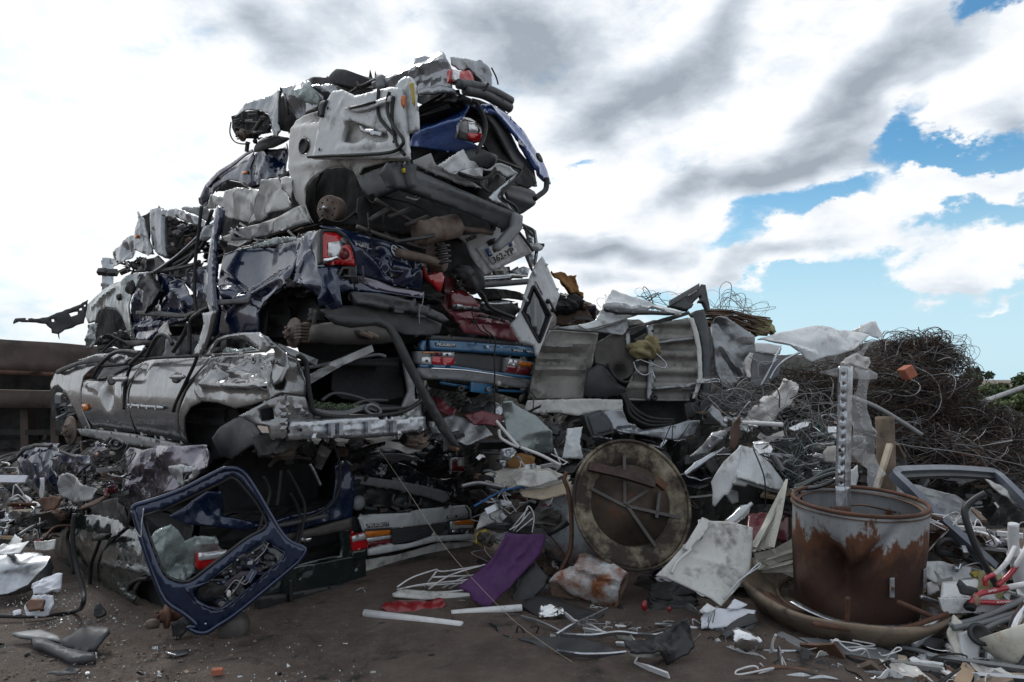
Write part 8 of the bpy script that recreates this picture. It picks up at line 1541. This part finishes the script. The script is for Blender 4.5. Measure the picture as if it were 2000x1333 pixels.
for nm, lab, q, r, m, d in RT: one(tube(nm, [P(*p, d + .02 * math.sin(i)) for i, p in enumerate(Z(9, q))], r, M[m], None, n=10), lab, 'pipe' if 'conduit' in nm or 'pipe' in nm else 'hose' if 'hose' in nm else 'wire' if 'wire' in nm else 'rod')
sheet('crushed_casing', 'crushed white metal casing with a ragged rim at the bottom right', 'metal casing', Z(9, "1065,1200 1090,1190 1130,1215 1220,1225 1300,1260 1335,1330 1350,1400 1090,1400 1075,1300"), face(1800, 1310, 3.75, lean=25), 'white_paint', th=.02, cr=(.04, .14), holes=[Z(9, "1120,1250 1210,1250 1270,1300 1290,1380 1130,1380")], rag=.003)
sheet('grey_flap', 'dark bent plastic flap in front of the crushed casing', 'plastic flap', Z(9, "1020,1060 1100,1070 1250,1090 1280,1130 1270,1160 1100,1130 1030,1105"), face(1800, 1240, 4.05, lean=30), 'charcoal_plastic', th=.02, cr=(.03, .2))
sheet('grey_flap', 'long dark grey sheet lying just below the dish', 'metal sheet', Z(9, "450,1080 560,1085 700,1110 900,1140 1060,1190 1000,1220 860,1200 740,1175 640,1180"), PL(P(1680, 1270, 3.95), Vector((1, 0, 0)), Vector((0, 1, .15))), 'grey_plastic', th=.015, cr=(.01, .3))
def lampshade():
    c = P(*Zp(9, 1645, 1130), 3.85); t = thing('enamel_shade', 'rust edged white enamel shade with a scrolled wire pattern at the right edge', 'lamp shade'); ax = Vector((.25, -.5, -.8)).normalized()
    lathe('shade', [(.05, .16), (.10, .08), (.15, -.02), (.17, -.08), (.165, -.085), (.14, -.02), (.09, .08), (.04, .15)], c, ax, mat('enamel', (.56, .54, .47), .35, 0, .3, .06, 5, (DUST, .3, 6), rust=((.25, .12, .05), .35, 7)), t, 40)
    tube('scroll', [c + Vector((-.03 + .02 * math.sin(i * .9), -.16, -.02 + .012 * i * math.cos(i * .5))) for i in range(9)], .003, M['white_tube'], t)
lampshade()
for q, lab, m, d in [("1130,665 1250,665 1400,700 1400,760 1200,790 1140,750", 'white enamel sheet lying behind the white tray', 'white_paint', 4.55), ("1270,1050 1300,960 1340,1000 1370,1160 1350,1220 1300,1190", 'torn cream plastic flap below the grey pipes', 'cream_slats', 3.98), ("1330,1060 1420,1040 1450,1100 1450,1200 1370,1230", 'white plastic cover with a dark round hole below the grey pipes', 'white_plastic', 3.95), ("1440,740 1500,690 1560,730 1600,830 1540,900 1440,880", 'yellowish cloth rag beneath the bicycle frame', 'khaki_cloth', 4.2), ("1640,630 1700,600 1760,700 1740,880 1660,850", 'white panel behind the bicycle fork', 'white_plastic', 4.45), ("1140,790 1200,780 1225,830 1160,860", 'crumpled white cup right of the drum', 'white_plastic', 4.5), ("1395,730 1430,715 1470,745 1420,760", 'small colourful food wrapper behind the white tray', 'yellow_plastic', 4.5),
               ("980,210 1100,240 1300,300 1460,400 1460,460 1200,460 1000,430", 'dusty pale metal sheet inside the blue grey frame', 'bare_steel', 5.7), ("1480,210 1560,240 1640,310 1690,350 1640,350 1560,300", 'pale twisted sheet under the corner of the blue grey frame', 'dirty_white_paint', 5.5), ("1000,470 1200,450 1500,470 1700,480 1700,600 1400,560 1100,560", 'broad dark board lying beneath the blue grey frame', 'scrap_dark', 5.2)]:
    sheet('scrap_sheet', lab, 'scrap piece', Z(9, q), face(*Zp(9, *[float(v) for v in q.split()[0].split(',')]), d, lean=30), m, th=.012, cr=(.03, .16), rag=.003)
lathe_o = lathe('dark_socket', [(.06, 0), (.065, .02), (.045, .03), (.04, -.02), (0, -.02)], P(*Zp(9, 1440, 1075), 3.9), Vector((0, -.8, .6)), M['black_plastic'], None, 24); one(lathe_o, 'round black socket in the white plastic cover', 'socket')
def timber():
    t = thing('timber_post', 'old wooden post standing in the shadow right of the plastic film', 'post'); tube('shaft', [P(1735, 1050, 5.4), P(1731, 900, 5.45), P(1728, 815, 5.5)], .07, M['weathered_wood'], t, n=9)
    t2 = bar('wood_lath', [P(1710, 960, 5.2), P(1727, 905, 5.25), P(1738, 868, 5.3)], .04, .03, M['pale_wood'], None); one(t2, 'pale wooden lath leaning on the old wooden post', 'lath')
timber()

# ---------------------------------------------------------------- many small scraps: each a thing of its own
LM = [(985, 1120, 'the purple cloth'), (1232, 985, 'the big rusty disc'), (1150, 1130, 'the crushed barrel'), (1380, 1100, 'the creased white panel'), (1460, 930, 'the tipped white cabinet'), (1500, 800, 'the white cloth bag'), (1647, 850, 'the perforated post'), (1672, 1090, 'the rusty drum'), (1800, 760, 'the wire snarl'), (1870, 970, 'the blue grey frame'), (1920, 1160, 'the bicycle frame'),
      (1200, 730, 'the overturned car floor'), (1430, 690, 'the crumpled grey sheet'), (930, 710, 'the mid blue saloon'), (810, 1050, 'the white saloon rear'), (800, 920, 'the black car'), (40, 1110, 'the aluminium hatch'), (80, 910, 'the blue front corner'), (820, 790, 'the bent black bumper strip'), (690, 870, 'the saloon crash beam'), (180, 1100, 'the dark green car'), (430, 1080, 'the blue tailgate frame'), (1560, 1000, 'the cream slats'), (1840, 1290, 'the crushed casing'), (1150, 1250, 'the pale metal strips'), (800, 1190, 'the long white tube'), (500, 450, 'the crumpled van wing'), (1085, 590, 'the white van door')]
used_labels = {}
def where(px, py):
    l = sorted(LM, key=lambda q: (q[0] - px) ** 2 + (q[1] - py) ** 2)[0]; dx, dy = px - l[0], py - l[1]
    v = '' if abs(dy) < .45 * abs(dx) else ('above' if dy < 0 else 'below'); h = '' if abs(dx) < .45 * abs(dy) else ('left of' if dx < 0 else 'right of')
    return ((v + ' and ' + h) if v and h else (v or h)) + ' ' + l[2]
def scatter(poly, n, dfun, kinds, mats, seed, smin, smax, ground=False):
    R = random.Random(seed); xs = [p[0] for p in poly]; ys = [p[1] for p in poly]; pa = np.array([(R.uniform(min(xs), max(xs)), R.uniform(min(ys), max(ys))) for _ in range(n * 6)]); pa = pa[in_poly(pa, poly)][:n]
    for px, py in pa:
        s = math.exp(R.uniform(math.log(smin), math.log(smax))); k = R.choice(kinds); mm = R.choice(mats[k] if isinstance(mats, dict) else mats); m = M[mm]
        c = gp(px, py, s * .12) if ground else P(px, py, dfun(px, py) + R.uniform(-.12, .12)); c.z = max(c.z, s * .12)
        e = Matrix.Rotation(R.uniform(0, 6.28), 3, 'Z') @ Matrix.Rotation(R.uniform(-.35, .35) if ground else R.uniform(-1.1, 1.1), 3, 'X'); ux, uy, uz = e @ Vector((1, 0, 0)), e @ Vector((0, 1, 0)), e @ UP
        size = 'tiny' if s < .07 else 'small' if s < .16 else 'large' if s > .38 else 'mid sized'
        if k == 'sheet':
            nx = 14; ny = 10; asp = R.uniform(.35, .9); am = R.uniform(.02, .16); rot = R.randrange(9999); V = []; sk = R.uniform(-.4, .4); cut = R.random()
            U, Vv = np.meshgrid(np.linspace(-.5, .5, nx), np.linspace(-.5, .5, ny)); w = crumple(U, Vv, rot, .45, am) + R.uniform(-.5, .5) * U ** 2
            for u, v, h in zip(U.ravel(), Vv.ravel(), w.ravel()):
                kk = 1 - .4 * cut * max(0, u + v) + .05 * math.sin(u * 23 + rot); V.append(c + ux * (u + sk * v) * s * kk + uy * v * asp * s * kk + uz * h * s)
            o = mesh('metal_sheet' if 'plastic' not in mm else 'plastic_sheet', V, [(j * nx + i, j * nx + i + 1, (j + 1) * nx + i + 1, (j + 1) * nx + i) for j in range(ny - 1) for i in range(nx - 1)], m, th=.006); o.data.set_sharp_from_angle(angle=math.radians(24)); st = 'crumpled' if am > .09 else 'bent'; nn = 'sheet'
        elif k == 'bar': o = bar('metal_bar', [c - ux * s * .7, c + ux * s * .7], R.uniform(.015, .045), R.uniform(.01, .03), m); st = 'straight'; nn = 'bar'
        elif k == 'strip': b_ = R.uniform(-.35, .35); o = bar('metal_strip', [c - ux * s * .8, c - ux * s * .2 + uz * b_ * s, c + ux * s * .3 + uy * s * .2, c + ux * s * .8 - uz * b_ * s * .6], R.uniform(.015, .05), .005, m, None, curved=True, ref=uz); st = 'twisted'; nn = 'strip'
        elif k == 'tube': b_ = R.uniform(0, .5); o = tube('pipe', [c - ux * s * .8, c + uz * b_ * s * .4, c + ux * s * .7 + uy * b_ * s], R.uniform(.007, .02), m); st = 'curved' if b_ > .2 else 'thin'; nn = 'pipe'
        elif k == 'wire': o = tube('wire', [c + Vector((R.uniform(-1, 1), R.uniform(-.3, .3), R.uniform(-.7, .7))) * s for _ in range(6)], R.uniform(.003, .006), m, n=5); st = 'tangled'; nn = 'wire'
        elif k == 'board': o = box('board', c, ux, uy, uz, (s * 1.5, s * R.uniform(.25, .6), R.uniform(.012, .03)), m, None, .003); st = 'flat'; nn = 'board'
        else: o = lump('scrap_block', c, (s * .4, s * .3, s * .22), m, None, R.randrange(9999), .55, 9, False, ux=ux, uy=uy, uz=uz); st = 'knobbly'; nn = 'lump'
        for v in o.data.vertices: v.co.z = max(v.co.z, .004)
        lab = f"{size} {st} {CNAME.get(mm, mm.replace('_', ' '))} {nn} {where(px, py)}"
        if lab in used_labels:
            g = 'alike: ' + lab; used_labels[lab]['group'] = g; tag(o, lab, nn, g)
        else: used_labels[lab] = o; tag(o, lab, nn)
MK = {'sheet': ['white_paint', 'dirty_white_paint', 'grey_paint', 'bare_steel', 'zinc_steel', 'black_plastic', 'charcoal_plastic', 'rusty_brown', 'underbody_steel', 'white_plastic', 'maroon_paint', 'cardboard', 'scrap_mix', 'aubergine_paint'], 'bar': ['grey_paint', 'zinc_steel', 'rusty_brown', 'black_plastic', 'white_tube', 'weathered_wood'], 'strip': ['zinc_steel', 'black_plastic', 'bare_steel', 'dirty_white_paint', 'rubber'], 'tube': ['white_tube', 'rubber', 'grey_plastic', 'rusty_steel', 'copper_brown', 'bare_steel'], 'wire': ['wire_grey', 'wire_steel', 'rubber', 'white_tube'], 'board': ['weathered_wood', 'pale_wood', 'scrap_dark', 'charcoal_plastic', 'cardboard', 'grey_plastic'], 'lump': ['scrap_mix', 'underbody_steel', 'black_plastic', 'rusty_brown', 'charcoal_plastic', 'brake_rust']}
MD = {k: [m for m in v if m not in ('white_paint', 'white_plastic', 'cardboard', 'white_tube', 'pale_wood')] or v for k, v in MK.items()}
dm = lambda px, py: min(7.6, max(5.0, 5.75 + (1040 - py) / 420 * 2.2)); K5 = ['sheet', 'sheet', 'sheet', 'bar', 'strip', 'tube', 'wire', 'lump', 'board']
scatter([(860, 760), (1040, 770), (1130, 860), (1120, 1000), (1060, 1040), (955, 1000), (950, 870)], 66, lambda x, y: 5.9 + (1000 - y) / 420 * .6, K5, MD, 41, .12, .5)
scatter([(1020, 860), (1400, 860), (1400, 960), (1340, 1000), (1120, 960)], 34, lambda x, y: 5.9, K5, MD, 42, .12, .45)
scatter([(1380, 800), (1640, 800), (1640, 1000), (1540, 1000), (1400, 880)], 90, lambda x, y: 5.65 + (1000 - y) / 420 * .5, K5, MK, 43, .06, .3)
scatter([(1670, 860), (2000, 900), (2000, 1010), (1690, 1010)], 46, lambda x, y: 5.9 + (1000 - y) / 420 * .8, K5, MD, 44, .1, .4)
scatter([(920, 930), (1120, 960), (1120, 1180), (1010, 1200), (930, 1150), (945, 1060)], 34, lambda x, y: 5.25, K5, MD, 45, .08, .35)
scatter([(1180, 1100), (1540, 1000), (1560, 1180), (1440, 1200), (1250, 1190)], 30, lambda x, y: 5.1, K5, MD, 46, .08, .35)
scatter([(1800, 1000), (2010, 1010), (2010, 1180), (1800, 1180)], 52, lambda x, y: 4.75, K5, MK, 47, .07, .32)
scatter([(1420, 1240), (2010, 1170), (2010, 1340), (1480, 1340)], 125, None, K5, MK, 48, .05, .24, True)
scatter([(1160, 1180), (1500, 1180), (1480, 1290), (1180, 1250)], 60, None, K5, MK, 49, .03, .14, True)
scatter([(700, 1160), (1180, 1180), (1180, 1260), (700, 1230)], 22, None, ['sheet', 'strip', 'bar', 'wire'], MD, 50, .03, .12, True)
MP = {k: v + ['white_plastic', 'pale_blue_plastic', 'paper'] if k in ('sheet', 'board') else v for k, v in MK.items()}
scatter([(-60, 900), (20, 900), (50, 960), (120, 985), (100, 1070), (60, 1080), (-60, 1080)], 64, lambda x, y: 5.2 + (1060 - y) / 160 * 1.6, K5, MP, 51, .07, .3)
scatter([(190, 870), (250, 880), (230, 980), (140, 970)], 16, lambda x, y: 5.1, K5, MD, 52, .06, .25)
scatter([(560, 860), (900, 850), (900, 900), (700, 890)], 18, lambda x, y: 5.4, K5, MD, 53, .08, .3)
scatter([(420, 440), (600, 440), (590, 470), (430, 500)], 14, lambda x, y: 5.3, ['sheet', 'strip', 'bar'], MD, 54, .06, .25)
scatter([(1050, 560), (1180, 590), (1180, 640), (1100, 650)], 12, lambda x, y: 7.0, K5, MD, 55, .1, .4)
scatter([(0, 1180), (660, 1260), (1300, 1290), (1300, 1330), (0, 1330)], 80, None, ['sheet', 'strip', 'lump', 'sheet', 'wire'], MK, 56, .008, .035, True)
def crumbs():
    R = np.random.RandomState(8); V = []; Fc = []
    spots = [(790, 1252, 60, 14, 420), (890, 1318, 60, 10, 260), (640, 1075 + 190, 40, 10, 60), (110, 1175, 60, 14, 240), (140, 1215, 70, 10, 160), (600, 1280, 620, 40, 500), (1300, 1270, 200, 25, 160), (880, 1300, 90, 16, 120)]
    for px, py, sx, sy, n in spots:
        for _ in range(n):
            x, y = R.normal(px, sx), R.normal(py, sy)
            if y < 1080: continue
            q = gp(x, y, .008); s = R.uniform(.0016, .0055); b = len(V); a = R.normal(size=(4, 3)) * s
            V += [tuple(np.array(q) + k) for k in a]; Fc += [(b, b + 1, b + 2), (b, b + 2, b + 3), (b, b + 1, b + 3), (b + 1, b + 2, b + 3)]
    o = mesh('glass_crumbs', V, Fc, M['shard'], smooth=False); tag(o, 'scattered crumbs of broken window glass on the dark ground', 'broken glass', kind='stuff')
crumbs()
def grit():
    R = np.random.RandomState(12); V = []; Fc = []
    for _ in range(5200):
        px, py = R.uniform(-60, 2060), 1335 - abs(R.normal(0, 75))
        if py < 1150: continue
        q = np.array(gp(px, py, .002)) + (R.normal() * .1, 0, 0); s = .0022 * math.exp(R.exponential(.55)); s = min(s, .016); b = len(V); k = R.uniform(.6, 1.4, (6, 1)) * s
        V += [tuple(v) for v in q + np.array(((1, 0, .2), (0, 1, .2), (-1, 0, .2), (0, -1, .2), (0, 0, .9), (0, 0, -.5))) * k]; Fc += [(b + i, b + (i + 1) % 4, b + 4) for i in range(4)] + [(b + (i + 1) % 4, b + i, b + 5) for i in range(4)]
    o = mesh('loose_grit', V, Fc, mat('grit_stone', (.13, .105, .09), .9, 0, 0, .8, 60), smooth=False); tag(o, 'loose grit and small stones strewn over the brown ground', 'grit', kind='stuff')
grit()
# ---------------------------------------------------------------- larger pieces one can pick out in the heap
for k, q, d, yaw, lean, m, cr_, lab in [
    (3, "1660,1020 1720,1010 1850,1090 1940,1180 1950,1290 1800,1300 1700,1200", 5.7, 20, 10, 'grey_green_paint', (.04, .3), 'large crushed grey wing panel under the blue saloon'),
    (3, "1290,980 1340,1000 1420,1060 1400,1100 1320,1060", 5.75, 10, 30, 'maroon_paint', (.03, .15), 'torn maroon sheet just below the tow ball'),
    (3, "1460,1080 1560,1060 1680,1090 1660,1150 1520,1130", 5.7, 10, 30, 'maroon_paint', (.03, .15), 'second torn maroon sheet beside the big crushed wing'),
    (3, "1260,1130 1400,1080 1560,1120 1620,1200 1480,1250 1300,1210", 5.65, 0, 35, 'bare_steel', (.05, .2), 'crumpled dull steel plate right of the bent black bumper strip'),
    (5, "1005,270 1140,240 1300,235 1440,290 1420,330 1300,345 1120,340 1010,335", 5.55, -10, 30, 'cream_slats', (.02, .2), 'long cream corrugated sheet left of the big rusty disc'),
    (5, "1085,150 1150,140 1170,165 1120,215 1100,262 1080,225", 5.5, 10, 10, 'zinc_steel', (.03, .06), 'finned pale metal block above the cream corrugated sheet'),
    (5, "1110,200 1190,165 1260,190 1255,240 1180,250 1120,245", 5.6, 0, 20, 'brown_cloth', (.03, .12), 'brown padded cushion on the cream corrugated sheet'),
    (5, "1180,360 1300,345 1445,310 1440,370 1300,405 1200,390", 5.35, 0, 40, 'pale_wood', (.01, .3), 'yellowish board under the left side of the big disc'),
    (7, "280,45 360,35 345,120 365,200 255,195 270,110", 5.5, 10, 10, 'white_paint', (.02, .12), 'white metal plate standing left of the top of the big disc'),
    (7, "0,300 60,255 200,260 240,300 150,330 20,335", 5.3, 0, 40, 'dirty_white_paint', (.03, .15), 'dirty white trough between the brown rod and the cream sheet'),
    (5, "985,480 1040,440 1100,460 1060,520 960,560", 5.4, 10, 20, 'dirty_white_paint', (.02, .2), 'pale bent sheet right of the white saloon'),
    (5, "960,580 1010,555 1050,600 1040,650 960,630", 5.3, 0, 20, 'yellow_plastic', (.03, .15), 'yellow plastic scrap right of the white saloon'),
    (16, "15,120 60,60 130,110 200,200 215,295 150,280", 5.6, 10, 15, 'bare_steel', (.03, .2), 'dented steel flap at the lower corner of the crumpled grey sheet'),
    (16, "0,420 60,340 190,318 215,355 120,460 20,510", 5.4, -10, 30, 'zinc_steel', (.05, .15), 'crushed shiny metal duct behind the tipped cabinet'),
    (16, "240,480 250,330 300,220 345,160 335,330 325,460 270,540", 5.2, 15, 0, 'rusty_brown', (.02, .2), 'upright rusty curved blade behind the tipped cabinet'),
    (16, "480,440 560,420 640,440 690,510 650,600 560,580 490,510", 5.3, 0, 20, 'shiny_aluminium', (.015, .2), 'dented stainless pan behind the tipped cabinet'),
    (16, "840,290 960,250 1070,240 1040,300 900,330", 5.6, 0, 35, 'shiny_aluminium', (.04, .12), 'crumpled foil sheet between the cloth bag and the post'),
    (16, "1200,540 1250,480 1340,470 1330,640 1220,640", 5.2, -10, 20, 'concrete', (.02, .2), 'pale slab beside the lower part of the post'),
    (16, "880,930 1100,915 1130,960 900,1030", 5.0, 0, 40, 'pale_blue_plastic', (.02, .2), 'pale blue sheet behind the drum rim left of the post'),
    (16, "1490,730 1550,680 1560,850 1520,960 1480,950", 5.0, 10, 5, 'white_plastic', (.02, .2), 'narrow white board right of the post foot'),
    (7, "870,270 930,215 1080,135 1085,150 960,235 880,285", 5.3, 0, 20, 'zinc_steel', (.01, .2), 'pale channel slanting right of the big disc'),
    (7, "940,150 1000,90 1080,55 1090,75 1000,160 900,190", 5.4, 0, 30, 'grey_paint', (.04, .15), 'grey bent tray above the pale slanting channel'),
    (4, "280,330 340,310 440,400 440,440 350,460 300,420", 4.75, -40, 10, 'grey_paint', (.04, .15), 'torn grey board hanging below the blue front corner'),
    (4, "170,440 240,420 300,430 260,490 210,500", 4.8, -30, 10, 'rusty_steel', (.02, .2), 'rust red plate under the blue front corner')]:
    sheet('scrap_sheet', lab, 'scrap sheet', Z(k, q), face(*Zp(k, *[float(v) for v in q.split()[2].split(',')]), d, yaw=yaw, lean=lean), m, th=.012, cr=cr_, rag=.004)
for k, q, d, r, m, lab in [(5, "1062,5 1120,75 1178,140", 5.3, .012, 'white_tube', 'white bar slanting above the finned block'), (5, "1185,140 1290,180 1390,232", 5.3, .012, 'white_tube', 'white bar pointing at the big disc from the finned block'), (5, "1078,50 1085,90 1130,120 1178,140", 5.3, .012, 'white_tube', 'bent white bar under the slanting one'), (5, "950,440 1030,395 1100,360 1210,340", 5.3, .009, 'blue_plastic', 'blue cable left of the yellowish board'), (0, "1660,775 1720,800 1800,850", 5.8, .02, 'grey_paint', 'grey branch like pipe right of the plastic film')]:
    one(tube('scrap_bar', [P(*z, d) for z in Z(k, q)], r, M[m]), lab, 'bar')
PALE = {'sheet': ['white_paint', 'dirty_white_paint', 'zinc_steel', 'shiny_aluminium', 'bare_steel', 'paper'], 'strip': ['zinc_steel', 'dirty_white_paint', 'shiny_aluminium', 'white_plastic'], 'bar': ['white_tube', 'zinc_steel'], 'tube': ['white_tube', 'zinc_steel', 'grey_plastic'], 'wire': ['white_tube', 'wire_grey']}; KP = ['sheet', 'strip', 'strip', 'bar', 'tube', 'wire']
scatter([(1400, 1230), (2010, 1180), (2010, 1335), (1480, 1335)], 60, None, KP, PALE, 61, .06, .2, True)
scatter([(1120, 1190), (1480, 1190), (1470, 1290), (1150, 1260)], 44, None, KP, PALE, 62, .04, .14, True)
scatter([(1380, 820), (1640, 830), (1640, 990), (1400, 900)], 40, lambda x, y: 5.3, KP, PALE, 63, .05, .2)
scatter([(1820, 1010), (2010, 1020), (2010, 1180), (1830, 1180)], 36, lambda x, y: 4.6, KP, PALE, 64, .06, .22)
scatter([(930, 880), (1120, 880), (1120, 1000), (950, 1000)], 22, lambda x, y: 5.4, KP, PALE, 65, .06, .2)
finish()
